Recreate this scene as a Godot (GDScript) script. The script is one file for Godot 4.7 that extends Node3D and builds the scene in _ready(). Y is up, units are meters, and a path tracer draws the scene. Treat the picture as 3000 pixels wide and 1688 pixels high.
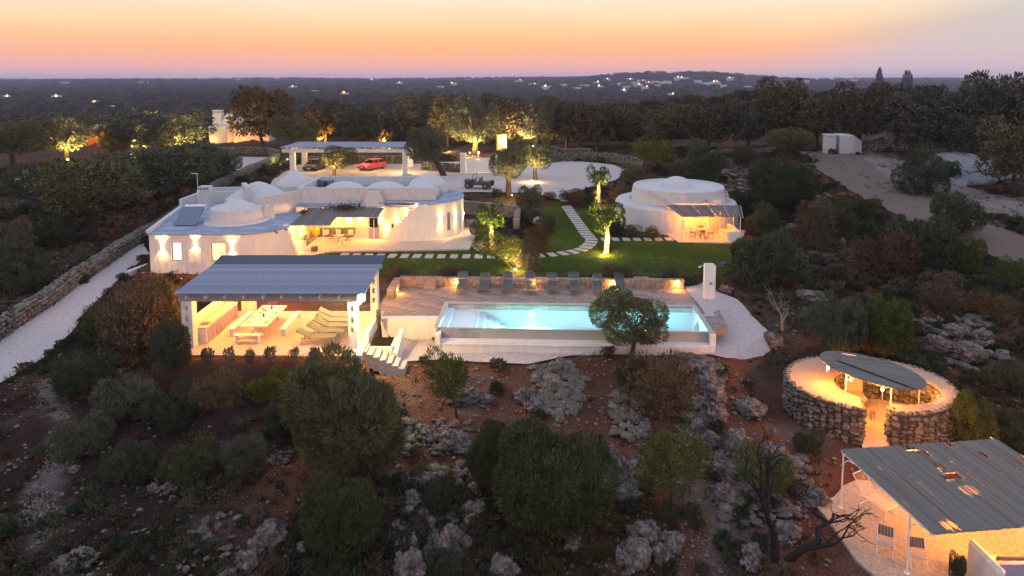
extends Node3D

var taken := {}
var M := {}
var noise_tex := {}
var rng := RandomNumberGenerator.new()
var control: Array[Vector3] = []
var pads: Array = []
var grid_h := PackedFloat32Array()
const GX0 := -90.0
const GD0 := 6.0
const GS := 2.0
const GNX := 91
const GND := 98


class MB:
	var v := PackedVector3Array()
	var n := PackedVector3Array()
	var c := PackedColorArray()
	var uv := PackedVector2Array()
	var i := PackedInt32Array()
	var col := Color.WHITE

	func tri(a: Vector3, b: Vector3, d: Vector3) -> void:
		var m := (d - a).cross(b - a).normalized()
		var k := v.size()
		v.append(a); v.append(b); v.append(d)
		for q in 3:
			n.append(m)
			c.append(col)
			i.append(k + q)

	func quad(a: Vector3, b: Vector3, d: Vector3, e: Vector3) -> void:
		var m := (d - a).cross(b - a).normalized()
		var k := v.size()
		v.append(a); v.append(b); v.append(d); v.append(e)
		for q in 4:
			n.append(m)
			c.append(col)
		i.append_array(PackedInt32Array([k, k + 1, k + 2, k, k + 2, k + 3]))

	func box(o: Vector3, s: Vector3, b := Basis()) -> void:
		var h := s / 2.0
		var p: Array[Vector3] = []
		for q in 8:
			p.append(o + b * Vector3(h.x if q & 1 else -h.x, h.y if q & 2 else -h.y, h.z if q & 4 else -h.z))
		quad(p[4], p[6], p[7], p[5])
		quad(p[1], p[3], p[2], p[0])
		quad(p[5], p[7], p[3], p[1])
		quad(p[0], p[2], p[6], p[4])
		quad(p[6], p[2], p[3], p[7])
		quad(p[0], p[4], p[5], p[1])

	# a box with its upright and top edges cut off
	func soft_box(o: Vector3, s: Vector3, r: float, b := Basis()) -> void:
		var h := s / 2.0
		var ring := [Vector2(h.x - r, h.z), Vector2(h.x, h.z - r), Vector2(h.x, -h.z + r), Vector2(h.x - r, -h.z), Vector2(-h.x + r, -h.z), Vector2(-h.x, -h.z + r), Vector2(-h.x, h.z - r), Vector2(-h.x + r, h.z)]
		var top: Array[Vector3] = []
		for q in 8:
			var a: Vector2 = ring[q]
			var d: Vector2 = ring[(q + 1) % 8]
			var k := Vector2(maxf(0.0, 1.0 - r / h.x), maxf(0.0, 1.0 - r / h.z))
			var a0 := o + b * Vector3(a.x, -h.y, a.y)
			var d0 := o + b * Vector3(d.x, -h.y, d.y)
			var a1 := o + b * Vector3(a.x, h.y - r, a.y)
			var d1 := o + b * Vector3(d.x, h.y - r, d.y)
			var a2 := o + b * Vector3(a.x * k.x, h.y, a.y * k.y)
			var d2 := o + b * Vector3(d.x * k.x, h.y, d.y * k.y)
			quad(a0, a1, d1, d0)
			quad(a1, a2, d2, d1)
			top.append(a2)
		for q in range(1, 7):
			tri(top[0], top[q + 1], top[q])

	# smooth triangle: vertex normals given, winding put right
	func stri(a: Vector3, b: Vector3, d: Vector3, na: Vector3, nb: Vector3, nd: Vector3) -> void:
		var g := (d - a).cross(b - a)
		var k := v.size()
		if g.dot(na + nb + nd) < 0.0:
			v.append(a); v.append(d); v.append(b)
			n.append(na); n.append(nd); n.append(nb)
		else:
			v.append(a); v.append(b); v.append(d)
			n.append(na); n.append(nb); n.append(nd)
		for q in 3:
			c.append(col)
			i.append(k + q)

	func tube(path: Array, radii: Array, sides := 8, caps := true) -> void:
		var rings: Array = []
		for k in path.size():
			var a: Vector3 = path[max(k - 1, 0)]
			var b: Vector3 = path[min(k + 1, path.size() - 1)]
			var t := (b - a).normalized()
			var x := t.cross(Vector3(0.31, 0.2, 0.93) if absf(t.y) > 0.8 else Vector3.UP).normalized()
			var y := t.cross(x)
			var ring: Array = []
			for s in sides:
				var w := TAU * s / sides
				var d: Vector3 = x * cos(w) + y * sin(w)
				ring.append([path[k] + d * radii[k], d])
			rings.append(ring)
		for k in path.size() - 1:
			for s in sides:
				var e := (s + 1) % sides
				var p = rings[k][s]
				var q = rings[k][e]
				var r = rings[k + 1][e]
				var u = rings[k + 1][s]
				stri(p[0], q[0], r[0], p[1], q[1], r[1])
				stri(p[0], r[0], u[0], p[1], r[1], u[1])
		if caps:
			for k in [0, path.size() - 1]:
				var a: Vector3 = path[k]
				var t: Vector3 = (path[1] - path[0]).normalized() * -1.0 if k == 0 else (path[k] - path[k - 1]).normalized()
				for s in sides:
					stri(a, rings[k][s][0], rings[k][(s + 1) % sides][0], t, t, t)

	# profile of Vector2(radius, height), smooth round, flat or smooth along
	func lathe(o: Vector3, prof: Array, segs := 32, a0 := 0.0, a1 := TAU, squash := 1.0) -> void:
		for k in prof.size() - 1:
			var p: Vector2 = prof[k]
			var q: Vector2 = prof[k + 1]
			if p.is_equal_approx(q):
				continue
			var d := (q - p).normalized()
			for s in segs:
				var w := a0 + (a1 - a0) * s / segs
				var e := a0 + (a1 - a0) * (s + 1) / segs
				var cw := Vector3(cos(w), 0, sin(w) * squash)
				var ce := Vector3(cos(e), 0, sin(e) * squash)
				var nw := (Vector3(cos(w), 0, sin(w)) * d.y + Vector3.UP * -d.x).normalized()
				var ne := (Vector3(cos(e), 0, sin(e)) * d.y + Vector3.UP * -d.x).normalized()
				var A := o + cw * p.x + Vector3.UP * p.y
				var B := o + ce * p.x + Vector3.UP * p.y
				var C := o + ce * q.x + Vector3.UP * q.y
				var D := o + cw * q.x + Vector3.UP * q.y
				if p.x > 0.0001:
					stri(A, B, C, nw, ne, ne)
				if q.x > 0.0001:
					stri(A, C, D, nw, ne, nw)

	# upright prism over a polygon of Vector2(x, z)
	func prism(poly: PackedVector2Array, y0: float, y1: float, bottom := false) -> void:
		var p := poly
		if not Geometry2D.is_polygon_clockwise(p):
			p = p.duplicate()
			p.reverse()
		var t := Geometry2D.triangulate_polygon(p)
		for k in range(0, t.size(), 3):
			var a := Vector3(p[t[k]].x, y1, p[t[k]].y)
			var b := Vector3(p[t[k + 1]].x, y1, p[t[k + 1]].y)
			var d := Vector3(p[t[k + 2]].x, y1, p[t[k + 2]].y)
			stri(a, b, d, Vector3.UP, Vector3.UP, Vector3.UP)
			if bottom:
				var u := Vector3.UP * (y0 - y1)
				stri(a + u, b + u, d + u, Vector3.DOWN, Vector3.DOWN, Vector3.DOWN)
		if y0 == y1:
			return
		for k in p.size():
			var a := p[k]
			var b := p[(k + 1) % p.size()]
			var m := Vector3(b.y - a.y, 0, a.x - b.x).normalized()
			if Geometry2D.is_point_in_polygon((a + b) / 2.0 + Vector2(m.x, m.z) * 0.01, p):
				m = -m
			var A := Vector3(a.x, y0, a.y)
			var B := Vector3(b.x, y0, b.y)
			var u := Vector3.UP * (y1 - y0)
			stri(A, B, B + u, m, m, m)
			stri(A, B + u, A + u, m, m, m)

	func mesh() -> ArrayMesh:
		var m := ArrayMesh.new()
		if v.is_empty():
			return m
		var arr := []
		arr.resize(Mesh.ARRAY_MAX)
		arr[Mesh.ARRAY_VERTEX] = v
		arr[Mesh.ARRAY_NORMAL] = n
		arr[Mesh.ARRAY_COLOR] = c
		if uv.size() == v.size():
			arr[Mesh.ARRAY_TEX_UV] = uv
		arr[Mesh.ARRAY_INDEX] = i
		m.add_surface_from_arrays(Mesh.PRIMITIVE_TRIANGLES, arr)
		return m


func mb(col := Color.WHITE) -> MB:
	var b := MB.new()
	b.col = col
	return b


func numbered(called: String) -> String:
	var k: int = taken.get(called, 0)
	taken[called] = k + 1
	return called if k == 0 else "%s_%03d" % [called, k]


func tag(o: Node, label: String, category: String, group := "") -> void:
	o.set_meta("label", label)
	o.set_meta("category", category)
	if group:
		o.set_meta("group", group)


func thing(called: String, label: String, category: String, at := Vector3.ZERO, turn := 0.0, group := "") -> Node3D:
	var o := Node3D.new()
	o.name = numbered(called)
	add_child(o, true)
	o.position = at
	o.rotation.y = turn
	tag(o, label, category, group)
	return o


func part(called: String, b, m: Material, parent: Node, at := Vector3.ZERO) -> MeshInstance3D:
	var o := MeshInstance3D.new()
	o.mesh = b.mesh() if b is MB else b
	o.material_override = m
	o.name = called
	parent.add_child(o, true)
	o.position = at
	return o


func single(called: String, b, m: Material, label: String, category: String, at := Vector3.ZERO, group := "") -> MeshInstance3D:
	var o := part(numbered(called), b, m, self, at)
	tag(o, label, category, group)
	return o


func structure(called: String, b, m: Material, parent: Node = self) -> MeshInstance3D:
	var o := part(numbered(called) if parent == self else called, b, m, parent)
	if parent == self:
		o.set_meta("kind", "structure")
	return o


func scatter(called: String, mesh: Mesh, m: Material, places: Array, colors: Array, parent: Node = self) -> MultiMeshInstance3D:
	var mm := MultiMesh.new()
	mm.transform_format = MultiMesh.TRANSFORM_3D
	mm.use_colors = colors.size() > 0
	mm.mesh = mesh
	mm.instance_count = places.size()
	for k in places.size():
		mm.set_instance_transform(k, places[k])
		if colors.size():
			mm.set_instance_color(k, colors[k])
	var o := MultiMeshInstance3D.new()
	o.multimesh = mm
	o.material_override = m
	o.name = numbered(called) if parent == self else called
	o.set_meta("kind", "stuff")
	parent.add_child(o, true)
	return o


func lin(r: float, g: float, b: float) -> Color:
	return Color(r, g, b).linear_to_srgb()


func tex(called: String, freq: float, lo: float, hi: float, type := FastNoiseLite.TYPE_SIMPLEX_SMOOTH, octaves := 4, size := 512) -> NoiseTexture2D:
	if noise_tex.has(called):
		return noise_tex[called]
	var t := NoiseTexture2D.new()
	var f := FastNoiseLite.new()
	f.seed = hash(called) % 1000
	f.noise_type = type
	f.frequency = freq
	f.fractal_octaves = octaves
	if type == FastNoiseLite.TYPE_CELLULAR:
		f.cellular_return_type = FastNoiseLite.RETURN_DISTANCE
	t.noise = f
	t.width = size
	t.height = size
	t.seamless = true
	var g := Gradient.new()
	g.set_color(0, Color(lo, lo, lo))
	g.set_color(1, Color(hi, hi, hi))
	t.color_ramp = g
	noise_tex[called] = t
	return t


func mat(called: String, col: Color, rough := 0.85, tint: Texture2D = null, scale := 0.3, bump: Texture2D = null, depth := 0.0) -> StandardMaterial3D:
	var m := StandardMaterial3D.new()
	m.resource_name = called
	m.albedo_color = col
	m.roughness = rough
	if rough >= 0.9:
		m.metallic_specular = 0.12
	if tint or bump:
		m.uv1_triplanar = true
		m.uv1_world_triplanar = true
		m.uv1_scale = Vector3.ONE * scale
	if tint:
		m.albedo_texture = tint
	if bump:
		m.heightmap_enabled = true
		m.heightmap_texture = bump
		m.heightmap_scale = depth
	M[called] = m
	return m


func glow(called: String, col: Color, energy: float) -> StandardMaterial3D:
	var m := StandardMaterial3D.new()
	m.albedo_color = Color(0.9, 0.9, 0.9)
	m.emission_enabled = true
	m.emission = col
	m.emission_energy_multiplier = energy
	M[called] = m
	return m


# ---------------------------------------------------------------- terrain

func cp(x: float, d: float, h: float) -> void:
	control.append(Vector3(x, d, h))


func pad(poly: Array, level: float, blend: float) -> void:
	pads.append([PackedVector2Array(poly), level, blend])


func far_height(x: float, d: float) -> float:
	var h := -11.0 + 2.0 * sin(x * 0.006 + d * 0.004)
	h += smoothstep(1200.0, 4200.0, d) * (22.0 + 5.0 * sin(x * 0.0011 + 1.0) + 3.0 * sin(x * 0.0031))
	h += 34.0 * exp(-pow((x - 560.0) / 330.0, 2.0) - pow((d - 2400.0) / 420.0, 2.0))
	h += 15.0 * exp(-pow((x - 190.0) / 120.0, 2.0) - pow((d - 210.0) / 110.0, 2.0))
	return h


func prepare_ground() -> void:
	grid_h.resize(GNX * GND)
	for j in GND:
		for i in GNX:
			var x := GX0 + i * GS
			var d := GD0 + j * GS
			var s := 0.0
			var t := 0.0
			for c in control:
				var w := pow((c.x - x) * (c.x - x) + (c.y - d) * (c.y - d) + 2.0, -1.5)
				s += w
				t += w * c.z
			grid_h[j * GNX + i] = t / s


func edge_distance(p: Vector2, poly: PackedVector2Array) -> float:
	if Geometry2D.is_point_in_polygon(p, poly):
		return 0.0
	var best := 1e9
	for k in poly.size():
		best = minf(best, p.distance_squared_to(Geometry2D.get_closest_point_to_segment(p, poly[k], poly[(k + 1) % poly.size()])))
	return sqrt(best)


# height of the ground at x and z, before small bumps
func gh(x: float, z: float) -> float:
	var d := -z
	var fx := clampf((x - GX0) / GS, 0.0, GNX - 1.001)
	var fd := clampf((d - GD0) / GS, 0.0, GND - 1.001)
	var i := int(fx)
	var j := int(fd)
	var u := fx - i
	var w := fd - j
	var a := lerpf(grid_h[j * GNX + i], grid_h[j * GNX + i + 1], u)
	var b := lerpf(grid_h[(j + 1) * GNX + i], grid_h[(j + 1) * GNX + i + 1], u)
	var h := lerpf(a, b, w)
	var t := maxf(smoothstep(150.0, 290.0, d), smoothstep(80.0, 220.0, absf(x)))
	if t > 0.0:
		h = lerpf(h, far_height(x, d), t)
	if d < 120.0 and d > 20.0 and absf(x) < 45.0:
		for q in pads:
			var e := edge_distance(Vector2(x, d), q[0])
			if e < q[2]:
				h = lerpf(h, q[1], 1.0 - smoothstep(0.0, q[2], e))
	return h


func on(x: float, z: float, up := 0.0) -> Vector3:
	return Vector3(x, gh(x, z) + up, z)


func v2(pts: Array) -> PackedVector2Array:
	return PackedVector2Array(pts)


func _ready() -> void:
	var cam := Camera3D.new()
	cam.name = "camera"
	cam.position = Vector3(0, 14.5, 0)
	cam.rotation.x = -deg_to_rad(5.8)
	cam.set_frustum(0.2 * 0.844, Vector2(0, -0.205 * 0.2), 0.2, 9000.0)
	add_child(cam)
	cam.current = true
	var we := WorldEnvironment.new()
	we.name = "dusk_sky"
	var env := Environment.new()
	env.background_mode = Environment.BG_SKY
	env.sky = Sky.new()
	var pan := PanoramaSkyMaterial.new()
	pan.panorama = dusk_panorama()
	env.sky.sky_material = pan
	env.background_energy_multiplier = 1.0
	env.tonemap_mode = Environment.TONE_MAPPER_LINEAR
	env.tonemap_exposure = 3.5
	env.sdfgi_enabled = true
	env.ssao_enabled = true
	env.ssil_enabled = true
	env.fog_enabled = true
	env.fog_light_color = Color(0.66, 0.65, 0.72)
	env.fog_density = 0.00013
	we.environment = env
	add_child(we)
	rng.seed = 7
	cp(-30, 22, -3.0); cp(-17, 24, -3.3); cp(-8, 23, -3.9); cp(0, 21, -4.3); cp(8, 22, -4.3); cp(14, 24, -3.9); cp(20, 25, -3.6); cp(28, 26, -3.4)
	cp(-17, 29, -2.3); cp(-10, 29, -2.6); cp(-3, 28.5, -3.3); cp(4, 29, -3.3); cp(10, 29, -3.2); cp(15, 29, -3.1)
	cp(-14, 33, -0.6); cp(-9, 33, -1.1); cp(-20, 33, -1.2); cp(-23, 37, -0.6); cp(-6, 37, -1.3); cp(-5.5, 35.5, -1.45); cp(-7, 34.8, -1.2); cp(0, 37.6, -1.05); cp(-3, 37.4, -1.3); cp(6, 37.6, -1.0); cp(11, 38, -0.85); cp(3, 36.6, -1.2); cp(8, 36.6, -1.1); cp(-1, 36.6, -1.3); cp(14, 38, -0.8)
	cp(0, 33, -2.6); cp(6, 33, -2.5); cp(-5, 32, -2.3); cp(12, 33, -2.3)
	cp(15, 45, -0.1); cp(20, 46, 0.3); cp(25, 42, -0.2); cp(30, 38, -1.0); cp(22, 52, 0.6); cp(30, 53, 1.1); cp(42, 60, 2.0); cp(30, 68, 2.0); cp(38, 45, 0.1); cp(50, 50, 1.2); cp(26, 36, -2.0); cp(34, 30, -2.2)
	cp(25, 80, 2.2); cp(35, 90, 3.0); cp(45, 95, 3.8); cp(62, 100, 5.0); cp(30, 108, 3.0); cp(50, 122, 5.0); cp(85, 130, 6.5); cp(70, 75, 3.2)
	cp(-30, 92, 1.8); cp(-15, 90, 1.8); cp(0, 85, 1.8); cp(10, 95, 1.9); cp(-10, 110, 1.9)
	cp(0, 125, 2.0); cp(-30, 125, 1.2); cp(20, 130, 2.5); cp(-55, 112, 0.4); cp(0, 150, 1.5); cp(60, 150, 5.5)
	cp(-32, 57, -0.2); cp(-30, 50, -0.4); cp(-30, 42, -0.7); cp(-28, 35, -1.0); cp(-38, 50, -0.4); cp(-46, 60, -0.4); cp(-50, 80, 0.1); cp(-37, 75, 0.5); cp(-34, 84, 1.4); cp(-75, 60, -1.2); cp(-60, 40, -1.6); cp(-36, 36, -1.2)
	pad([Vector2(-27.6, 50.6), Vector2(-18.5, 50.6), Vector2(-17.9, 47.2), Vector2(15, 47.2), Vector2(19.5, 55), Vector2(23, 66), Vector2(12, 73.5), Vector2(2, 73.5), Vector2(-3, 68), Vector2(-8, 69.5), Vector2(-30, 68)], 0.6, 1.2)
	pad([Vector2(-30, 86), Vector2(-32, 100), Vector2(-8, 101), Vector2(8, 105), Vector2(15, 101), Vector2(16, 93), Vector2(8, 76.5), Vector2(-1, 75), Vector2(-8, 77), Vector2(-20, 80)], 1.8, 2.5)
	pad([Vector2(-18.5, 33.8), Vector2(-8.3, 33.8), Vector2(-7.9, 41.2), Vector2(12.4, 40.5), Vector2(14, 44), Vector2(12.5, 46.9), Vector2(-8.6, 46.9), Vector2(-18.1, 46)], 0.0, 0.6)
	pad([Vector2(13.6, 36.5), Vector2(13.8, 33), Vector2(15.5, 30), Vector2(19.5, 29.3), Vector2(23.2, 31), Vector2(23.4, 36), Vector2(21, 38), Vector2(16, 38.5)], -2.85, 1.6)
	pad([Vector2(12.6, 26.5), Vector2(12.6, 22), Vector2(24, 20), Vector2(25, 28), Vector2(17, 29), Vector2(14.5, 28)], -3.3, 1.2)
	prepare_ground()
	materials()
	paved_and_planted()
	ground()
	far_country()
	pool_and_deck()
	pavilion()
	main_house()
	small_house()
	stone_round_hut()
	reed_pergola()
	carport_and_gate()
	dry_walls()
	vehicles()
	garden_lights()
	trees()
	rocks()
	undergrowth()


# the sky after sunset: warm low in the west, blue overhead, grey-violet behind
func dusk_panorama() -> ImageTexture:
	var w := 2048
	var h := 1024
	var im := Image.create(w, h, false, Image.FORMAT_RGBF)
	var west := Gradient.new()
	west.offsets = PackedFloat32Array([0.0, 0.009, 0.02, 0.034, 0.05, 0.07, 0.13, 0.28, 0.5, 1.0])
	west.colors = PackedColorArray([Color(0.195, 0.11, 0.112), Color(0.255, 0.113, 0.095), Color(0.305, 0.132, 0.07), Color(0.318, 0.168, 0.075), Color(0.31, 0.21, 0.115), Color(0.3, 0.245, 0.18), Color(0.33, 0.3, 0.29), Color(0.27, 0.32, 0.43), Color(0.22, 0.26, 0.36), Color(0.18, 0.21, 0.31)])
	var east := Gradient.new()
	east.offsets = PackedFloat32Array([0.0, 0.06, 0.17, 0.4, 1.0])
	east.colors = PackedColorArray([Color(0.18, 0.17, 0.25), Color(0.36, 0.28, 0.27), Color(0.3, 0.28, 0.33), Color(0.21, 0.22, 0.3), Color(0.18, 0.21, 0.31)])
	var f := FastNoiseLite.new()
	f.seed = 5
	f.frequency = 1.0
	f.fractal_octaves = 4
	for y in h:
		var e := 90.0 - (y + 0.5) / h * 180.0
		var t := clampf(e / 90.0, 0.0, 1.0)
		var a := west.sample(t)
		var b := east.sample(t)
		for x in w:
			var az := wrapf((x + 0.5) / w * 360.0, -180.0, 180.0)
			var k := pow(0.5 + 0.5 * cos(deg_to_rad(az + 6.0)), 1.4)
			var c := b.lerp(a, k)
			if e > -2.0 and e < 30.0:
				# a broad grey veil to the right whose lower edge slants up from the horizon
				var veil := smoothstep(-6.0, 8.0, (az - 20.0) - e * 2.3) * smoothstep(95.0, 40.0, az) * smoothstep(30.0, 8.0, e)
				c = c.lerp(Color(0.17, 0.125, 0.14).lerp(Color(0.165, 0.175, 0.17), clampf(e / 6.0, 0, 1)), veil * 0.85)
				# a few thin streaks of cloud low down
				var s := f.get_noise_2d(az * 0.22, e * 3.2)
				var streak := smoothstep(0.42, 0.58, s) * smoothstep(0.6, 1.2, e) * smoothstep(4.2, 3.0, e) * smoothstep(20, 0, absf(az + 10.0) - 20.0)
				c = c.lerp(Color(0.2, 0.1, 0.09), streak * 0.6)
				var soft := f.get_noise_2d(az * 0.06 + 40.0, e * 0.5)
				c = c * (1.0 + 0.05 * soft)
			im.set_pixel(x, y, c)
	return ImageTexture.create_from_image(im)


func materials() -> void:
	var fine := tex("fine", 0.03, 0.72, 1.0)
	var broad := tex("broad", 0.008, 0.8, 1.0, FastNoiseLite.TYPE_SIMPLEX_SMOOTH, 5)
	var grit := tex("grit", 0.09, 0.0, 1.0, FastNoiseLite.TYPE_SIMPLEX_SMOOTH, 3)
	var speck := tex("speck", 0.06, 0.45, 1.0, FastNoiseLite.TYPE_CELLULAR, 2)
	var pits := tex("pits", 0.02, 0.0, 1.0, FastNoiseLite.TYPE_SIMPLEX_SMOOTH, 6)
	var streaks := tex("streaks", 0.012, 0.92, 1.0, FastNoiseLite.TYPE_SIMPLEX_SMOOTH, 6)
	mat("plaster", lin(0.78, 0.73, 0.66), 0.9, streaks, 0.12, pits, 2.5).uv1_scale = Vector3(0.35, 0.09, 0.35)
	mat("roof_wash", lin(0.36, 0.4, 0.48), 0.92, broad, 0.16, pits, 2.0)
	mat("limewash", lin(0.6, 0.58, 0.55), 0.92, streaks, 0.16, pits, 4.0).uv1_scale = Vector3(0.45, 0.14, 0.45)
	mat("roof_board", lin(0.26, 0.29, 0.35), 0.8, fine, 0.4)
	for q in [["roof_board_worn", 0.31, 0.335, 0.385], ["roof_board_deep", 0.22, 0.25, 0.31]]:
		mat(q[0], lin(q[1], q[2], q[3]), 0.8, fine, 0.4)
	mat("dark_board", lin(0.09, 0.1, 0.13), 0.8, fine, 0.4)
	mat("beam", lin(0.5, 0.46, 0.44), 0.8, fine, 0.5)
	mat("reed", lin(0.34, 0.315, 0.27), 0.95, tex("reed", 0.12, 0.6, 1.0), 0.8).vertex_color_use_as_albedo = true
	mat("patio_stone", lin(0.62, 0.52, 0.4), 0.8, tex("slab", 0.025, 0.78, 1.0), 0.35, grit, 0.5)
	mat("deck_stone", lin(0.42, 0.33, 0.28), 0.85, paving(), 0.42, grit, 0.6)
	mat("wall_stone", Color.WHITE, 0.95, fine, 0.9, pits, 4.0).vertex_color_use_as_albedo = true
	mat("coping", lin(0.55, 0.5, 0.44), 0.85, fine, 0.5, grit, 0.4)
	mat("core", lin(0.12, 0.095, 0.075), 1.0, fine, 0.7, pits, 5.0)
	mat("gravel", lin(0.52, 0.45, 0.41), 1.0, tex("gravelly", 0.02, 0.86, 1.0, FastNoiseLite.TYPE_SIMPLEX_SMOOTH, 8, 1024), 0.16, grit, 0.25)
	mat("grass_sheet", lin(0.09, 0.13, 0.022), 1.0, tex("lawn", 0.05, 0.55, 1.0), 0.35, grit, 4.0)
	mat("blade", lin(0.1, 0.15, 0.025), 0.9).vertex_color_use_as_albedo = true
	mat("ground", Color.WHITE, 1.0, tex("soil", 0.05, 0.6, 1.0, FastNoiseLite.TYPE_SIMPLEX_SMOOTH, 5), 0.28, tex("clod", 0.05, 0.0, 1.0, FastNoiseLite.TYPE_SIMPLEX_SMOOTH, 5), 9.0).vertex_color_use_as_albedo = true
	mat("rock", Color.WHITE, 0.95, tex("rocky", 0.022, 0.5, 1.0, FastNoiseLite.TYPE_SIMPLEX_SMOOTH, 6), 0.5, pits, 14.0).vertex_color_use_as_albedo = true
	mat("pool_liner", lin(0.6, 0.68, 0.7), 0.7)
	mat("acrylic", lin(0.36, 0.35, 0.3), 0.3)
	mat("overflow_grey", lin(0.33, 0.33, 0.34), 0.8, broad, 0.3)
	mat("white_metal", lin(0.7, 0.69, 0.66), 0.5)
	mat("grey_metal", lin(0.16, 0.17, 0.18), 0.5)
	mat("dark_metal", lin(0.035, 0.035, 0.04), 0.5)
	mat("rubber", lin(0.02, 0.02, 0.022), 0.8)
	mat("sling", lin(0.1, 0.115, 0.11), 0.85, fine, 2.0)
	mat("sling_tan", lin(0.26, 0.4, 0.32), 0.85, fine, 2.0)
	mat("cushion", lin(0.2, 0.17, 0.16), 0.95, fine, 1.0)
	mat("pale_cushion", lin(0.62, 0.55, 0.46), 0.95, fine, 1.0)
	mat("lilac_door", lin(0.24, 0.21, 0.33), 0.7)
	mat("yellow_glaze", lin(0.62, 0.36, 0.02), 0.3)
	mat("wood", lin(0.3, 0.2, 0.12), 0.7, fine, 1.0)
	mat("terracotta", lin(0.4, 0.16, 0.08), 0.85)
	mat("black_glass", lin(0.012, 0.013, 0.016), 0.08)
	mat("panel_glass", lin(0.1, 0.14, 0.19), 0.15)
	mat("red_paint", lin(0.5, 0.02, 0.015), 0.25).clearcoat_enabled = true
	mat("black_paint", lin(0.015, 0.015, 0.018), 0.25).clearcoat_enabled = true
	mat("olive_paint", lin(0.07, 0.08, 0.05), 0.55)
	mat("bark", lin(0.11, 0.085, 0.065), 0.95, fine, 1.5, pits, 6.0)
	mat("pale_bark", lin(0.42, 0.36, 0.28), 0.95, fine, 1.5, pits, 5.0)
	mat("dead_wood", lin(0.05, 0.042, 0.04), 0.95, fine, 1.5, pits, 6.0)
	for a in [["leaf_olive", 0.1, 0.108, 0.066], ["leaf_dark", 0.062, 0.076, 0.042], ["leaf_fresh", 0.085, 0.105, 0.025], ["leaf_citrus", 0.06, 0.11, 0.018], ["leaf_dry", 0.085, 0.05, 0.03], ["leaf_brown", 0.1, 0.078, 0.05], ["leaf_far", 0.092, 0.088, 0.06], ["leaf_silver", 0.115, 0.115, 0.085], ["leaf_flower", 0.55, 0.5, 0.42]]:
		var m := mat(a[0], lin(a[1], a[2], a[3]), 0.9)
		m.vertex_color_use_as_albedo = true
		m.backlight_enabled = true
		m.backlight = Color(0.35, 0.35, 0.2)
	var water := StandardMaterial3D.new()
	water.transparency = BaseMaterial3D.TRANSPARENCY_ALPHA
	water.albedo_color = Color(0.8, 0.95, 1.0, 0.06)
	water.roughness = 0.03
	water.metallic_specular = 0.4
	M["water"] = water
	var pane := StandardMaterial3D.new()
	pane.transparency = BaseMaterial3D.TRANSPARENCY_ALPHA
	pane.albedo_color = Color(0.9, 0.95, 1.0, 0.1)
	pane.roughness = 0.03
	M["pane"] = pane
	glow("warm_bulb", Color(1.0, 0.78, 0.45), 10.0)
	glow("soft_bulb", Color(1.0, 0.74, 0.4), 4.0)
	glow("white_bulb", Color(1.0, 0.92, 0.72), 14.0)
	glow("lit_room", Color(1.0, 0.73, 0.36), 0.85)
	glow("pale_glow", Color(1.0, 0.85, 0.6), 1.0)
	glow("far_lamp", Color(1.0, 0.86, 0.62), 5.0)
	glow("orange_lamp", Color(1.0, 0.5, 0.15), 4.0)
	glow("pool_lens", Color(0.75, 1.0, 1.0), 6.0)


# small irregular paving courses, too fine to tell apart from the air
func paving() -> ImageTexture:
	var im := Image.create(512, 512, false, Image.FORMAT_RGB8)
	var r := RandomNumberGenerator.new()
	r.seed = 4
	im.fill(Color(0.6, 0.56, 0.54))
	for row in 8:
		var x := -r.randi() % 40
		while x < 512:
			var w := 50 + r.randi() % 70
			var t := 0.78 + r.randf() * 0.22
			im.fill_rect(Rect2i(x, row * 64 + 2, w - 3, 61), Color(t, t * (0.95 + r.randf() * 0.05), t * 0.95))
			x += w
	var f := FastNoiseLite.new()
	f.frequency = 0.05
	for y in 512:
		for x in 512:
			var c := im.get_pixel(x, y)
			im.set_pixel(x, y, c * (0.9 + 0.12 * f.get_noise_2d(x, y)))
	return ImageTexture.create_from_image(im)


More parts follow.
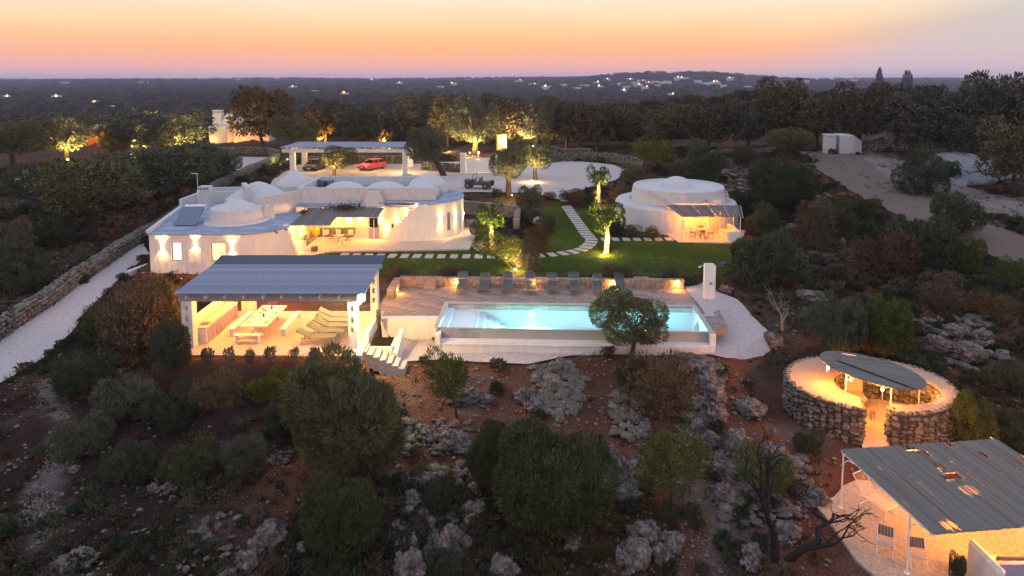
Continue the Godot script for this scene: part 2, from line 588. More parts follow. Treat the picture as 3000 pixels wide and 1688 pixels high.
func ground_color(x: float, d: float, f: FastNoiseLite) -> Color:
	var red := Color(0.18, 0.082, 0.05)
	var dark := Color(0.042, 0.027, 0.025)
	var dry := Color(0.105, 0.078, 0.06)
	var dust := Color(0.2, 0.165, 0.14)
	var a := f.get_noise_2d(x * 0.9, d * 0.9)
	var b := f.get_noise_2d(x * 5.0 + 90.0, d * 5.0)
	var e := f.get_noise_2d(x * 2.2 - 50.0, d * 2.2 + 70.0)
	var c := dry.lerp(red, smoothstep(-0.35, 0.3, a))
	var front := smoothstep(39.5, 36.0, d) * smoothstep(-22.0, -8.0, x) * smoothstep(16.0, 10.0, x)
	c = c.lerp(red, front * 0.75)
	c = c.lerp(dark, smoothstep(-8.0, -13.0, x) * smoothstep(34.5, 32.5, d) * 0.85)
	c = c.lerp(dust, smoothstep(0.08, 0.5, b + e * 0.5) * (0.55 if x > -8.0 or d > 40.0 else 0.2))
	c = c.lerp(Color(0.045, 0.05, 0.024), smoothstep(0.05, 0.4, e) * 0.5 * smoothstep(36.0, 42.0, d))
	# the bare earth track that climbs to the cistern
	var trail := 47.0 - (98.0 - d) * 0.02 + maxf(0.0, 80.0 - d) * 0.25
	if d > 46.0 and d < 104.0:
		c = c.lerp(Color(0.36, 0.3, 0.26), smoothstep(7.5, 4.0, absf(x - trail) + b * 1.5) * 0.9)
	# pale trails of spread gravel at the bottom left
	if d < 34.0 and x < -10.0:
		var trail_x := -23.2 + (33.5 - d) * 0.62 + sin(d * 0.9) * 0.5
		c = c.lerp(Color(0.3, 0.27, 0.26), smoothstep(0.75, 0.2, absf(x - trail_x) + b * 0.8) * 0.55)
		var line2 := -19.0 + (25.5 - d) * -1.6
		c = c.lerp(Color(0.2, 0.18, 0.17), smoothstep(0.7, 0.1, absf(x - line2) + b * 0.9) * 0.35)
	var away := smoothstep(120.0, 240.0, maxf(d, absf(x) * 1.6))
	var wood := Color(0.03, 0.03, 0.026).lerp(Color(0.06, 0.052, 0.05), smoothstep(0.0, 0.5, f.get_noise_2d(x * 0.05, d * 0.12)))
	c = c.lerp(wood, away)
	return c * (1.1 + 0.35 * e)


func steps_between(list: Array) -> PackedFloat32Array:
	var out := PackedFloat32Array()
	for k in list.size() - 1:
		var a: float = list[k][0]
		var b: float = list[k + 1][0]
		var n: int = list[k][1]
		for q in n:
			out.append(lerpf(a, b, float(q) / n))
	out.append(list[-1][0])
	return out


func ground() -> void:
	var f := FastNoiseLite.new()
	f.seed = 21
	f.frequency = 0.06
	f.fractal_octaves = 4
	var xs := steps_between([[-6500, 10], [-1500, 20], [-400, 20], [-130, 20], [-75, 40], [-45, 190], [45, 40], [75, 30], [150, 20], [400, 20], [1500, 10], [6500, 0]])
	var ds := steps_between([[-1500, 5], [-200, 6], [0, 8], [14, 90], [50, 50], [80, 40], [120, 30], [200, 40], [600, 30], [1800, 40], [4600, 15], [8000, 0]])
	var b := mb()
	for d in ds:
		for x in xs:
			var h := gh(x, -d)
			var rough := 1.0
			if d < 120.0 and absf(x) < 45.0:
				for p in pads:
					rough = minf(rough, smoothstep(0.2, 2.5, edge_distance(Vector2(x, d), p[0])))
			if d < 130.0 and rough > 0.0:
				for q in kept.size():
					if kept_boxes[q].has_point(Vector2(x, -d)):
						rough = minf(rough, smoothstep(0.1, 1.5, edge_distance(Vector2(x, -d), kept[q])))
			var e := f.get_noise_2d(x * 4.0, d * 4.0) * 0.24 + f.get_noise_2d(x * 14.0, d * 14.0) * 0.1
			if d > 150.0:
				e *= 6.0
			if x > -4.4 and x < 11.9 and d > 38.2 and d < 43.2:
				h = -2.2
			b.v.append(Vector3(x, h + e * rough - 0.05, -d))
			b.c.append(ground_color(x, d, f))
	var w := xs.size()
	for j in ds.size() - 1:
		for i in w - 1:
			var k := j * w + i
			b.i.append_array(PackedInt32Array([k, k + w, k + w + 1, k, k + w + 1, k + 1]))
	b.n.resize(b.v.size())
	b.n.fill(Vector3.ZERO)
	for k in range(0, b.i.size(), 3):
		var p := b.v[b.i[k]]
		var m := (b.v[b.i[k + 2]] - p).cross(b.v[b.i[k + 1]] - p)
		for q in 3:
			b.n[b.i[k + q]] += m
	for k in b.n.size():
		b.n[k] = b.n[k].normalized()
	structure("ground", b, M.ground)


# a sheet laid over the ground inside a polygon of Vector2(x, z)
func drape(poly: PackedVector2Array, cell: float, up: float) -> MB:
	kept.append(poly)
	var box := Rect2(poly[0], Vector2.ZERO)
	for p in poly:
		box = box.expand(p)
	kept_boxes.append(box.grow(1.6))
	var b := mb()
	var lo := poly[0]
	var hi := poly[0]
	for p in poly:
		lo = lo.min(p)
		hi = hi.max(p)
	var y := lo.y
	while y < hi.y:
		var x := lo.x
		while x < hi.x:
			var sq := v2([Vector2(x, y), Vector2(x + cell, y), Vector2(x + cell, y + cell), Vector2(x, y + cell)])
			for q in Geometry2D.intersect_polygons(poly, sq):
				var t := Geometry2D.triangulate_polygon(q)
				for k in range(0, t.size(), 3):
					var pa: Vector2 = q[t[k]]
					var pb: Vector2 = q[t[k + 1]]
					var pd: Vector2 = q[t[k + 2]]
					b.stri(on(pa.x, pa.y, up), on(pb.x, pb.y, up), on(pd.x, pd.y, up), Vector3.UP, Vector3.UP, Vector3.UP)
			x += cell
		y += cell
	return b


# the outline with small irregularities
func ragged(poly: Array, amount: float, step := 1.2) -> PackedVector2Array:
	var out := PackedVector2Array()
	for k in poly.size():
		var a: Vector2 = poly[k]
		var e: Vector2 = poly[(k + 1) % poly.size()]
		var n := maxi(1, int(a.distance_to(e) / step))
		for q in n:
			out.append(a.lerp(e, float(q) / n) + Vector2(rng.randf_range(-amount, amount), rng.randf_range(-amount, amount)))
	return out


func paved_and_planted() -> void:
	structure("gravel_road", drape(ragged([Vector2(-29.17, -28.9), Vector2(-31.61, -31.85), Vector2(-30.11, -38.79), Vector2(-30.7, -43.18), Vector2(-31.48, -48.71), Vector2(-32.39, -54.14), Vector2(-33.53, -61.21), Vector2(-30.61, -56.38), Vector2(-29.7, -51.41), Vector2(-28.75, -47.45), Vector2(-28.27, -44.36), Vector2(-27.18, -41.65), Vector2(-26.47, -38.75), Vector2(-25.88, -36.41), Vector2(-26.01, -34.74), Vector2(-26.27, -33.63)], 0.12), 0.7, 0.06), M.gravel)
	structure("driveway", drape(ragged([Vector2(-29, 70), Vector2(-30, 84), Vector2(-32, 103), Vector2(-8, 104), Vector2(0, 100), Vector2(6, 104), Vector2(11, 104), Vector2(15, 100), Vector2(16, 94), Vector2(13, 85), Vector2(8, 77), Vector2(5.5, 74.6), Vector2(3, 75), Vector2(-1, 75.4), Vector2(-8, 76), Vector2(-12, 72), Vector2(-20, 70)].map(func(p): return Vector2(p.x, -p.y)), 0.15), 1.0, 0.06), M.gravel)
	structure("gravel_path", drape(ragged([Vector2(12.0, -46.5), Vector2(13.4, -46.6), Vector2(15.0, -44.5), Vector2(15.2, -42), Vector2(15.8, -39.5)] + [Vector2(14.77, -38.64), Vector2(12.06, -36.88), Vector2(9.77, -37.72), Vector2(7.54, -38.28), Vector2(5.12, -37.98), Vector2(2.9, -37.32), Vector2(0.95, -36.42), Vector2(-1.91, -36.83), Vector2(-4.07, -37.35), Vector2(-5.95, -36.96), Vector2(-7.34, -37.21)] + [Vector2(-8, -40.2), Vector2(11, -40.0), Vector2(12, -41)], 0.1), 0.6, 0.06), M.gravel)
	structure("earth_track", drape(ragged([Vector2(43.08, -97.33), Vector2(47.92, -95.24), Vector2(47.14, -88.27), Vector2(45.67, -82.26), Vector2(45.57, -76.35), Vector2(43.72, -69.57), Vector2(40.67, -59.28), Vector2(42.25, -54.93), Vector2(38.11, -49.29), Vector2(37.25, -52.86), Vector2(36.2, -56.39), Vector2(36.21, -61.97), Vector2(37.61, -70.02), Vector2(38.18, -78.69), Vector2(39, -85.94)], 0.35), 1.2, 0.07), mat("track_earth", lin(0.27, 0.205, 0.165), 1.0, noise_tex["soil"], 0.3, noise_tex["grit"], 3.0))
	# lawn
	var lawn := v2([Vector2(-17.4, -47.6), Vector2(14.6, -46.7), Vector2(16.6, -49.5), Vector2(18.6, -56.4), Vector2(14.2, -57.0), Vector2(13.6, -60.0), Vector2(10.0, -62.5), Vector2(8.8, -66.5), Vector2(7.6, -71.5), Vector2(6.0, -74.3), Vector2(5.0, -74.3), Vector2(3.4, -72.5), Vector2(3.2, -68), Vector2(2.6, -61), Vector2(1.6, -56.6), Vector2(-0.4, -54.6), Vector2(-3.0, -54.3), Vector2(-16, -53.3), Vector2(-17.6, -51.6)])
	var sheet := structure("lawn", drape(lawn, 1.5, 0.03), M.grass_sheet)
	var patch := FastNoiseLite.new()
	patch.frequency = 0.16
	patch.fractal_octaves = 3
	var places := []
	var colors := []
	for k in 70000:
		var p := Vector2(rng.randf_range(-17.6, 18.6), rng.randf_range(-74.3, -46.7))
		if not Geometry2D.is_point_in_polygon(p, lawn) or on_path(p):
			continue
		var s := rng.randf_range(0.7, 1.4)
		places.append(Transform3D(Basis(Vector3.UP, rng.randf() * TAU).scaled(Vector3(s, s, s)), on(p.x, p.y, 0.02)))
		var worn := patch.get_noise_2d(p.x, p.y)
		var t := rng.randf_range(0.5, 1.4) * (1.0 + worn * 0.7)
		colors.append(Color(t * rng.randf_range(0.9, 1.25) * (1.0 + maxf(0.0, worn) * 0.5), t, t))
	scatter("grass", tuft(5, 0.07, 0.05), M.blade, places, colors, sheet)
	# patio in front of the main house
	var patio := mb()
	patio.prism(v2([Vector2(-17.6, -58.6), Vector2(-17.4, -52.4), Vector2(-16.3, -52.2), Vector2(-14.6, -53.9), Vector2(-3.5, -54.6), Vector2(-3.1, -61.6), Vector2(-4, -66), Vector2(-12, -60)]), 0.3, 0.68)
	structure("patio", patio, M.patio_stone)
	var terrace := mb()
	terrace.prism(v2([Vector2(13.6, -61.5), Vector2(14.2, -56.9), Vector2(19.2, -56.7), Vector2(21.5, -61.5)]), 0.3, 0.69)
	structure("terrace", terrace, M.patio_stone)
	# stepping stones across the lawn
	var path := thing_structure("garden_path")
	var slab := mb()
	slab.soft_box(Vector3.ZERO, Vector3(1.1, 0.06, 0.62), 0.015)
	var slab_mesh := slab.mesh()
	var stops := path_points()
	for k in stops.size():
		var o := part("stepping_stone", slab_mesh, M.coping, path, Vector3(stops[k].x, gh(stops[k].x, stops[k].y) + 0.065, stops[k].y))
		o.rotation.y = stops[k].z + rng.randf_range(-0.02, 0.02)
		o.scale = Vector3(rng.randf_range(0.96, 1.03), 1, rng.randf_range(0.94, 1.04))
	# flower beds of dark soil between patio and lawn
	structure("flower_bed", drape(v2([Vector2(-3.3, -54.5), Vector2(-0.6, -54.7), Vector2(1.5, -56.8), Vector2(2.5, -61), Vector2(3.1, -68), Vector2(2.6, -71.6), Vector2(-2.0, -70.6), Vector2(-3.0, -62)]), 1.0, 0.035), mat("bed_soil", lin(0.05, 0.032, 0.024), 1.0, noise_tex["soil"], 0.4, noise_tex["clod"], 8.0))


var _stops: Array = []


func path_points() -> Array:
	if _stops.size():
		return _stops
	var line: Array[Vector3] = [Vector3(5.63, 0.6, -78.35), Vector3(6.06, 0.6, -71.14), Vector3(6.39, 0.6, -64.81), Vector3(6.66, 0.6, -60.03), Vector3(6.87, 0.6, -58.07), Vector3(6.57, 0.6, -56.48), Vector3(5.74, 0.6, -54.63), Vector3(4.71, 0.6, -53.64), Vector3(3.24, 0.6, -52.9), Vector3(1.61, 0.6, -52.48), Vector3(-0.32, 0.6, -52.33), Vector3(-5.35, 0.6, -52.33), Vector3(-9.92, 0.6, -52.48), Vector3(-14.16, 0.6, -52.79)]
	var c := Curve3D.new()
	for k in line.size():
		var t := (line[min(k + 1, line.size() - 1)] - line[max(k - 1, 0)]) / 6.0
		c.add_point(line[k], -t, t)
	var l := c.get_baked_length()
	var s := 0.0
	while s < l:
		var p := c.sample_baked(s)
		var q := c.sample_baked(minf(s + 0.3, l))
		var r := c.sample_baked(maxf(s - 0.3, 0.0))
		var t := q - r
		_stops.append(Vector3(p.x, p.z, atan2(t.x, t.z)))
		s += 0.97
	for k in 7:
		var p: Vector3 = Vector3(8.04, 0.6, -58.01).lerp(Vector3(13.61, 0.6, -58.07), k / 6.0)
		_stops.append(Vector3(p.x, p.z, PI / 2))
	return _stops


func on_path(p: Vector2) -> bool:
	for s in path_points():
		if Vector2(s.x, s.y).distance_squared_to(p) < 0.2:
			return true
	return false


func thing_structure(called: String) -> Node3D:
	var o := Node3D.new()
	o.name = numbered(called)
	o.set_meta("kind", "structure")
	add_child(o, true)
	return o


func tuft(blades: int, h: float, spread: float) -> ArrayMesh:
	var b := mb()
	var r := RandomNumberGenerator.new()
	r.seed = 11
	for k in blades:
		var a := TAU * k / blades + r.randf()
		var o := Vector3(cos(a), 0, sin(a)) * spread * r.randf()
		var w := Vector3(-sin(a), 0, cos(a)) * h * 0.12
		var tip := o + Vector3(cos(a) * h * 0.5, h * r.randf_range(0.6, 1.1), sin(a) * h * 0.5)
		b.col = Color.WHITE
		b.tri(o - w, tip, o + w)
	return b.mesh()


# ---------------------------------------------------------------- lamps

func omni(called: String, at: Vector3, energy: float, col := Color(1.0, 0.72, 0.38), size := 0.08, parent: Node = self) -> void:
	var l := OmniLight3D.new()
	l.name = called
	parent.add_child(l, true)
	l.position = at
	l.light_energy = energy
	l.light_color = col
	l.light_size = size
	l.omni_range = 30.0
	l.omni_attenuation = 2.0
	l.shadow_enabled = true


func spot(called: String, at: Vector3, towards: Vector3, energy: float, angle: float, col := Color(1.0, 0.75, 0.42), size := 0.04, parent: Node = self, soft := 0.6) -> void:
	var l := SpotLight3D.new()
	l.name = called
	parent.add_child(l, true)
	l.position = at
	l.basis = Basis.looking_at(towards, Vector3.UP if absf(towards.normalized().y) < 0.95 else Vector3.RIGHT)
	l.light_energy = energy
	l.light_color = col
	l.light_size = size
	l.spot_angle = angle
	l.spot_angle_attenuation = soft
	l.spot_range = 30.0
	l.spot_attenuation = 2.0
	l.shadow_enabled = true


# a wall lamp that shines up and down; out points away from the wall
func updown(at: Vector3, out: Vector3, label: String, energy := 1.6, group := "") -> void:
	var t := thing("wall_lamp", label, "wall lamp", at, atan2(out.x, out.z), group)
	var b := mb()
	b.box(Vector3(0, 0, 0.07), Vector3(0.12, 0.09, 0.1))
	part("housing", b, M.white_metal, t)
	for s in [-1, 1]:
		var g := mb()
		g.box(Vector3(0, s * 0.062, 0.08), Vector3(0.1, 0.03, 0.08))
		part("bulb", g, M.warm_bulb, t)
		spot("lamp_light", Vector3(0, s * 0.085, 0.085), Vector3(0, s, -0.06), energy * 2.4, 52.0, Color(1.0, 0.76, 0.44), 0.04, t, 0.7)


# a small garden spike light that shines up into a tree
func uplight(at: Vector3, towards: Vector3, energy: float, label: String, col := Color(1.0, 0.84, 0.5), angle := 50.0) -> void:
	var t := thing("garden_spotlight", label, "garden light", at)
	var b := mb()
	b.tube([Vector3.ZERO, Vector3(0, 0.14, 0)], [0.015, 0.015], 6)
	b.tube([Vector3(0, 0.1, 0), Vector3(0, 0.2, 0)], [0.05, 0.07], 8)
	part("spike", b, M.dark_metal, t)
	var g := mb()
	g.lathe(Vector3(0, 0.22, 0), [Vector2(0, 0.03), Vector2(0.04, 0.025), Vector2(0.06, 0), Vector2(0.03, -0.02), Vector2(0, -0.02)], 10)
	part("bulb", g, M.white_bulb, t)
	spot("garden_light", Vector3(0, 0.29, 0), towards, energy * 4.6, angle, col, 0.05, t, 0.8)
	omni("garden_glow", Vector3(0, 0.34, 0), energy * 0.55, col, 0.03, t)


# ---------------------------------------------------------------- pool and deck

var block_meshes: Array = []


func block_mesh(k: int) -> ArrayMesh:
	if block_meshes.is_empty():
		var r := RandomNumberGenerator.new()
		r.seed = 3
		for q in 6:
			var t := r.randf_range(0.75, 1.1)
			var b := mb(Color(0.46 * t, 0.36 * t, 0.28 * t * r.randf_range(0.9, 1.05)))
			b.soft_box(Vector3.ZERO, Vector3.ONE, 0.07)
			block_meshes.append(b.mesh())
	return block_meshes[k % block_meshes.size()]


# courses of squared stones on both faces of a wall from a to b, bases given
func ashlar(parent: Node3D, a: Vector3, b: Vector3, height: float, thick: float, courses: int, width: float) -> void:
	var along := b - a
	along.y = 0.0
	var l := along.length()
	var turn := atan2(-along.z, along.x)
	var u := along.normalized()
	var core := mb()
	core.box((a + b) / 2.0 + Vector3(0, height / 2.0 - 0.1, 0), Vector3(l - 0.04, height + 0.14, thick - 0.06), Basis(Vector3.UP, turn))
	part("core", core, M.core, parent)
	var n := Vector3(-u.z, 0, u.x)
	for c in courses:
		var s := 0.0
		while s < l - 0.05:
			var w := minf(width * rng.randf_range(0.7, 1.4), l - s)
			var o := part("stone_block", block_mesh(rng.randi()), M.wall_stone, parent, a + u * (s + w / 2.0) + Vector3(0, height * (c + 0.5) / courses, 0) + n * rng.randf_range(-0.012, 0.012))
			o.rotation.y = turn
			o.scale = Vector3(w - 0.012, height / courses - 0.012, thick + rng.randf_range(0.0, 0.03))
			s += w


func pool_and_deck() -> void:
	# deck paving round the pool: four sheets that leave the basin open
	var deck := mb()
	for q in [[Vector2(-8.5, -46.75), Vector2(12.9, -46.1), Vector2(13.3, -43.4), Vector2(11.75, -42.25), Vector2(-4.35, -42.94), Vector2(-8.5, -43.2)], [Vector2(-8.5, -43.19), Vector2(-4.36, -42.94), Vector2(-4.42, -40.65), Vector2(-8.5, -40.65)], [Vector2(11.75, -42.24), Vector2(13.3, -43.38), Vector2(12.6, -38.6), Vector2(11.55, -38.3)]]:
		deck.prism(v2(q), -0.35, 0.0)
	structure("pool_deck", deck, M.deck_stone)
	# white retaining wall under the deck and the pool
	var wall := thing("retaining_wall", "long white retaining wall under the deck edge and the pool overflow", "wall")
	var w := mb()
	w.box(Vector3(-6.45, -1.36, -40.45), Vector3(4.2, 2.6, 0.36))
	w.box(Vector3(-6.45, -0.03, -40.45), Vector3(4.24, 0.1, 0.42))
	w.box(Vector3(3.6, -1.72, -37.96), Vector3(15.9, 1.9, 0.4), Basis(Vector3.UP, -0.043))
	w.box(Vector3(3.6, -0.75, -37.95), Vector3(15.95, 0.1, 0.46), Basis(Vector3.UP, -0.043))
	w.box(Vector3(-4.3, -1.4, -39.3), Vector3(0.3, 2.4, 2.6))
	part("wall", w, M.plaster, wall)
	# the pool itself
	var pool := thing("swimming_pool", "long infinity pool with glowing turquoise water and a shallow end on the left", "pool", Vector3(-4.12, 0, -42.98), -0.043)
	var L := 15.6
	var W := 4.05
	var b := mb()
	b.box(Vector3(1.05, -0.52, W / 2), Vector3(2.1, 0.14, W))
	b.box(Vector3(0.2, -0.36, W / 2), Vector3(0.4, 0.18, W - 0.02))
	b.box(Vector3((2.1 + L) / 2, -1.55, W / 2), Vector3(L - 2.1, 0.14, W))
	part("basin_floor", b, M.pool_liner, pool)
	for k in 4:
		var s := mb()
		s.box(Vector3(2.3 + k * 0.4, -1.05 - k * 0.12, W / 2), Vector3(0.4, 1.0 - k * 0.24, W - 0.02))
		part("pool_step", s, M.pool_liner, pool)
	var sides := mb()
	sides.box(Vector3(L / 2, -0.8, -0.11), Vector3(L + 0.44, 1.6, 0.2))
	sides.box(Vector3(-0.11, -0.8, W / 2), Vector3(0.2, 1.6, W))
	sides.box(Vector3(L + 0.11, -0.8, W / 2), Vector3(0.2, 1.6, W))
	part("basin_wall", sides, M.pool_liner, pool)
	var rim := mb()
	rim.box(Vector3(L / 2, 0.035, -0.12), Vector3(L + 0.5, 0.07, 0.24))
	rim.box(Vector3(-0.14, 0.035, W / 2 + 0.12), Vector3(0.24, 0.07, W + 0.2))
	rim.box(Vector3(L + 0.16, 0.035, W / 2 + 0.2), Vector3(0.3, 0.07, W + 0.35))
	part("rim", rim, M.coping, pool)
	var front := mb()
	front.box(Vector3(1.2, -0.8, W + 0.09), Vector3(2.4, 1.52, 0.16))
	part("overflow_wall", front, M.overflow_grey, pool)  # the shadow over this left stretch is put into its grey colour
	var front2 := mb()
	front2.box(Vector3(L / 2 + 1.2, -0.8, W + 0.09), Vector3(L - 2.4, 1.52, 0.16))
	part("overflow_wall", front2, M.acrylic, pool)
	var gutter := mb()
	gutter.box(Vector3(L / 2, -0.66, W + 0.4), Vector3(L + 0.3, 0.06, 0.6))
	gutter.box(Vector3(L + 0.2, -0.4, W + 0.35), Vector3(0.34, 0.72, 0.6))
	part("gutter", gutter, M.plaster, pool)
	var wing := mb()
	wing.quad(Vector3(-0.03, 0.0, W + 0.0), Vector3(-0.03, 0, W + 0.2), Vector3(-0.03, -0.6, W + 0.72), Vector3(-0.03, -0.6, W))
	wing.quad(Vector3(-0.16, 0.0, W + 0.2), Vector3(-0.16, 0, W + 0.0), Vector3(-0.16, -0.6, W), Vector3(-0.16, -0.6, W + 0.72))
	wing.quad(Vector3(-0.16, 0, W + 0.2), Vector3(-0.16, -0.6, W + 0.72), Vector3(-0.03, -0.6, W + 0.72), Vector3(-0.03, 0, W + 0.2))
	part("overflow_cheek", wing, M.overflow_grey, pool)
	# the surface, gently uneven
	var surf := mb()
	var f := FastNoiseLite.new()
	f.frequency = 1.3
	var nx := 78
	var nz := 20
	for j in nz:
		for i in nx:
			var p: Array = []
			var q: Array = []
			for e in [Vector2(i, j), Vector2(i + 1, j), Vector2(i + 1, j + 1), Vector2(i, j + 1)]:
				var x: float = L * e.x / nx
				var z: float = (W + 0.1) * e.y / nz
				p.append(Vector3(x, -0.015, z))
				q.append(Vector3(f.get_noise_2d(x, z) * 0.06, 1, f.get_noise_2d(x + 50, z) * 0.06).normalized())
			surf.stri(p[0], p[1], p[2], q[0], q[1], q[2])
			surf.stri(p[0], p[2], p[3], q[0], q[2], q[3])
	part("water", surf, M.water, pool)
	for lx in [5.4, 12.3]:
		var lens := mb()
		lens.lathe(Vector3.ZERO, [Vector2(0, 0.05), Vector2(0.08, 0.04), Vector2(0.11, 0)], 14)
		var o := part("pool_lamp", lens, M.pool_lens, pool, Vector3(lx, -0.55, 0.02))
		o.rotation.x = PI / 2
		spot("pool_light", Vector3(lx, -0.55, 0.12), Vector3(0, -0.4, 1), 85.0 if lx < 6 else 34.0, 80.0, Color(0.42, 0.95, 1.0), 0.12, pool, 0.4)
	# low stone wall between deck and lawn
	var low := thing("garden_wall", "low squared-stone wall behind the sunbeds at the back of the deck", "wall")
	var a := Vector3(-7.87, 0, -46.9)
	var e := Vector3(11.95, 0, -46.25)
	ashlar(low, a, e, 0.66, 0.42, 3, 0.34)
	ashlar(low, Vector3(-8.02, 0, -43.9), Vector3(-8.02, 0, -46.68), 0.66, 0.5, 3, 0.4)
	for px in [[1256, 0.0], [1882, 0.0]]:
		var s := thing("wall_steps", "three stone steps up through the left part of the deck wall" if px[0] < 1500 else "three stone steps up through the right part of the deck wall", "steps", Vector3(Vector3(-5.82, 0, -46.47).x if px[0] < 1500 else Vector3(9.05, 0, -46.16).x, 0, -46.42))
		for k in 3:
			var st := mb()
			st.soft_box(Vector3(0, 0.12 + k * 0.22, 0.26 - k * 0.26), Vector3(1.05, 0.24, 0.28), 0.02)
			part("step", st, M.deck_stone, s)
	var spots := [Vector3(-3.84, 0, -46.78), Vector3(1.51, 0, -46.78), Vector3(6.96, 0, -46.47), Vector3(11.39, 0, -46.31)]
	var where := ["in the deck wall behind the leftmost sunbed", "in the deck wall behind the fourth sunbed", "in the deck wall between the last two sunbeds", "at the right end of the deck wall near the shower"]
	for k in 4:
		var p: Vector3 = spots[k]
		var z := lerpf(-46.9, -46.25, (p.x + 7.87) / 19.8) + 0.24
		var t := thing("recessed_lamp", "small round warm lamp " + where[k], "wall lamp", Vector3(p.x, 0.38, z), 0, "lamps set in the deck wall")
		var d := mb()
		d.lathe(Vector3.ZERO, [Vector2(0, 0.05), Vector2(0.06, 0.045), Vector2(0.08, -0.01), Vector2(0, -0.01)], 12)
		part("bulb", d, M.warm_bulb, t).rotation.x = PI / 2
		omni("wall_light", Vector3(0, 0, 0.1), 0.75, Color(1.0, 0.66, 0.3), 0.05, t)
	var dim := thing("recessed_lamp", "small dim lamp low on the inner face of the left return wall", "wall lamp", Vector3(-7.73, 0.3, -44.9), 0, "lamps set in the deck wall")
	var db := mb()
	db.box(Vector3.ZERO, Vector3(0.04, 0.06, 0.14))
	part("bulb", db, M.soft_bulb, dim)
	omni("wall_light", Vector3(0.1, 0, 0), 0.5, Color(1.0, 0.6, 0.25), 0.04, dim)
	# sunbeds in a row
	var ordinal := ["leftmost grey-green sunbed of the row against the deck wall", "second sunbed from the left in the row by the pool", "third sunbed from the left in the row by the pool", "fourth sunbed, with a wall lamp glowing through its back", "fifth sunbed from the left in the row by the pool", "sixth sunbed from the left, just left of the pool tree", "seventh sunbed, second from the right in the row", "rightmost sunbed of the row, half behind the pool tree"]
	var pts := [Vector3(-3.46, 0, -44.95), Vector3(-1.94, 0, -44.95), Vector3(-0.32, 0, -44.88), Vector3(1.29, 0, -44.88), Vector3(2.81, 0, -44.8), Vector3(4.32, 0, -44.73), Vector3(5.87, 0, -44.66), Vector3(7.48, 0, -44.51)]
	for k in 8:
		sunbed(pts[k] + Vector3(0, 0, -1.0), -0.03 + rng.randf_range(-0.07, 0.07), M.sling, M.grey_metal, [1.0, 0.92, 1.05, 1.0, 0.96, 1.06, 0.9, 1.02][k], ordinal[k], "sunbeds along the deck wall")
	# shower pillar
	var sh := thing("shower_pillar", "white free-standing shower pillar with rounded top corner at the deck corner", "outdoor shower", Vector3(12.99, 0, -43.8))
	var sb := mb()
	var prof := PackedVector2Array()
	for q in [Vector2(-0.36, 0), Vector2(-0.36, 2.42), Vector2(0.2, 2.42), Vector2(0.28, 2.39), Vector2(0.34, 2.33), Vector2(0.36, 2.25), Vector2(0.36, 0)]:
		prof.append(q)
	for k in prof.size():
		var p := prof[k]
		var q := prof[(k + 1) % prof.size()]
		sb.quad(Vector3(p.x, p.y, 0.16), Vector3(q.x, q.y, 0.16), Vector3(q.x, q.y, -0.16), Vector3(p.x, p.y, -0.16))
	var tri := Geometry2D.triangulate_polygon(prof)
	for k in range(0, tri.size(), 3):
		for z in [0.16, -0.16]:
			var nn := Vector3(0, 0, signf(z))
			sb.stri(Vector3(prof[tri[k]].x, prof[tri[k]].y, z), Vector3(prof[tri[k + 1]].x, prof[tri[k + 1]].y, z), Vector3(prof[tri[k + 2]].x, prof[tri[k + 2]].y, z), nn, nn, nn)
	part("pillar", sb, M.plaster, sh)
	var arm := mb()
	arm.tube([Vector3(-0.34, 2.3, 0), Vector3(-0.62, 2.3, 0), Vector3(-0.66, 2.24, 0)], [0.015, 0.015, 0.015], 6)
	arm.lathe(Vector3(-0.66, 2.2, 0), [Vector2(0, 0.05), Vector2(0.03, 0.04), Vector2(0.12, 0.0), Vector2(0, -0.01)], 12)
	part("shower_head", arm, M.white_metal, sh)
	var tap := mb()
	tap.box(Vector3(0.06, 1.15, 0.2), Vector3(0.14, 0.12, 0.08))
	part("tap", tap, M.grey_metal, sh)
	# steps down beside the pavilion, planter and wing wall
	var st := thing("stair", "flight of white steps going down beside the dining pavilion", "stairs")
	for k in 7:
		var x := mb()
		x.soft_box(Vector3(-8.02 + k * 0.34, -0.08 - k * 0.16 - 0.4, -35.95), Vector3(0.36, 0.8, 1.1), 0.02)
		part("step", x, M.coping, st)
	var pl := thing("planter_box", "white masonry planter with bare soil and a climbing plant beside the steps", "planter")
	var pb := mb()
	pb.box(Vector3(-8.1, -0.33, -38.0), Vector3(0.22, 1.5, 2.6))
	pb.box(Vector3(-7.4, -0.85, -36.7), Vector3(1.5, 1.0, 0.16))
	pb.box(Vector3(-6.7, -0.85, -37.5), Vector3(0.16, 1.0, 1.5))
	part("wall", pb, M.plaster, pl)
	var ps := mb()
	ps.box(Vector3(-7.4, -0.75, -37.5), Vector3(1.3, 0.7, 1.5))
	part("soil", ps, M.bed_soil, pl)
	var ww := thing("wing_wall", "white wing wall with sloping top at the foot of the deck wall", "wall")
	var wb := mb()
	for k in 2:
		var x: float = [-6.6, -6.36][k]
		var A := Vector3(x, -2.4, -38.7)
		var B := Vector3(x, -0.08, -38.7)
		var C := Vector3(x, -0.6, -36.5)
		var D := Vector3(x, -2.4, -36.5)
		if k == 1:
			wb.quad(A, B, C, D)
		else:
			wb.quad(D, C, B, A)
	wb.quad(Vector3(-6.6, -0.08, -38.7), Vector3(-6.36, -0.08, -38.7), Vector3(-6.36, -0.6, -36.5), Vector3(-6.6, -0.6, -36.5))
	wb.quad(Vector3(-6.6, -0.6, -36.5), Vector3(-6.36, -0.6, -36.5), Vector3(-6.36, -2.4, -36.5), Vector3(-6.6, -2.4, -36.5))
	part("wall", wb, M.plaster, ww)


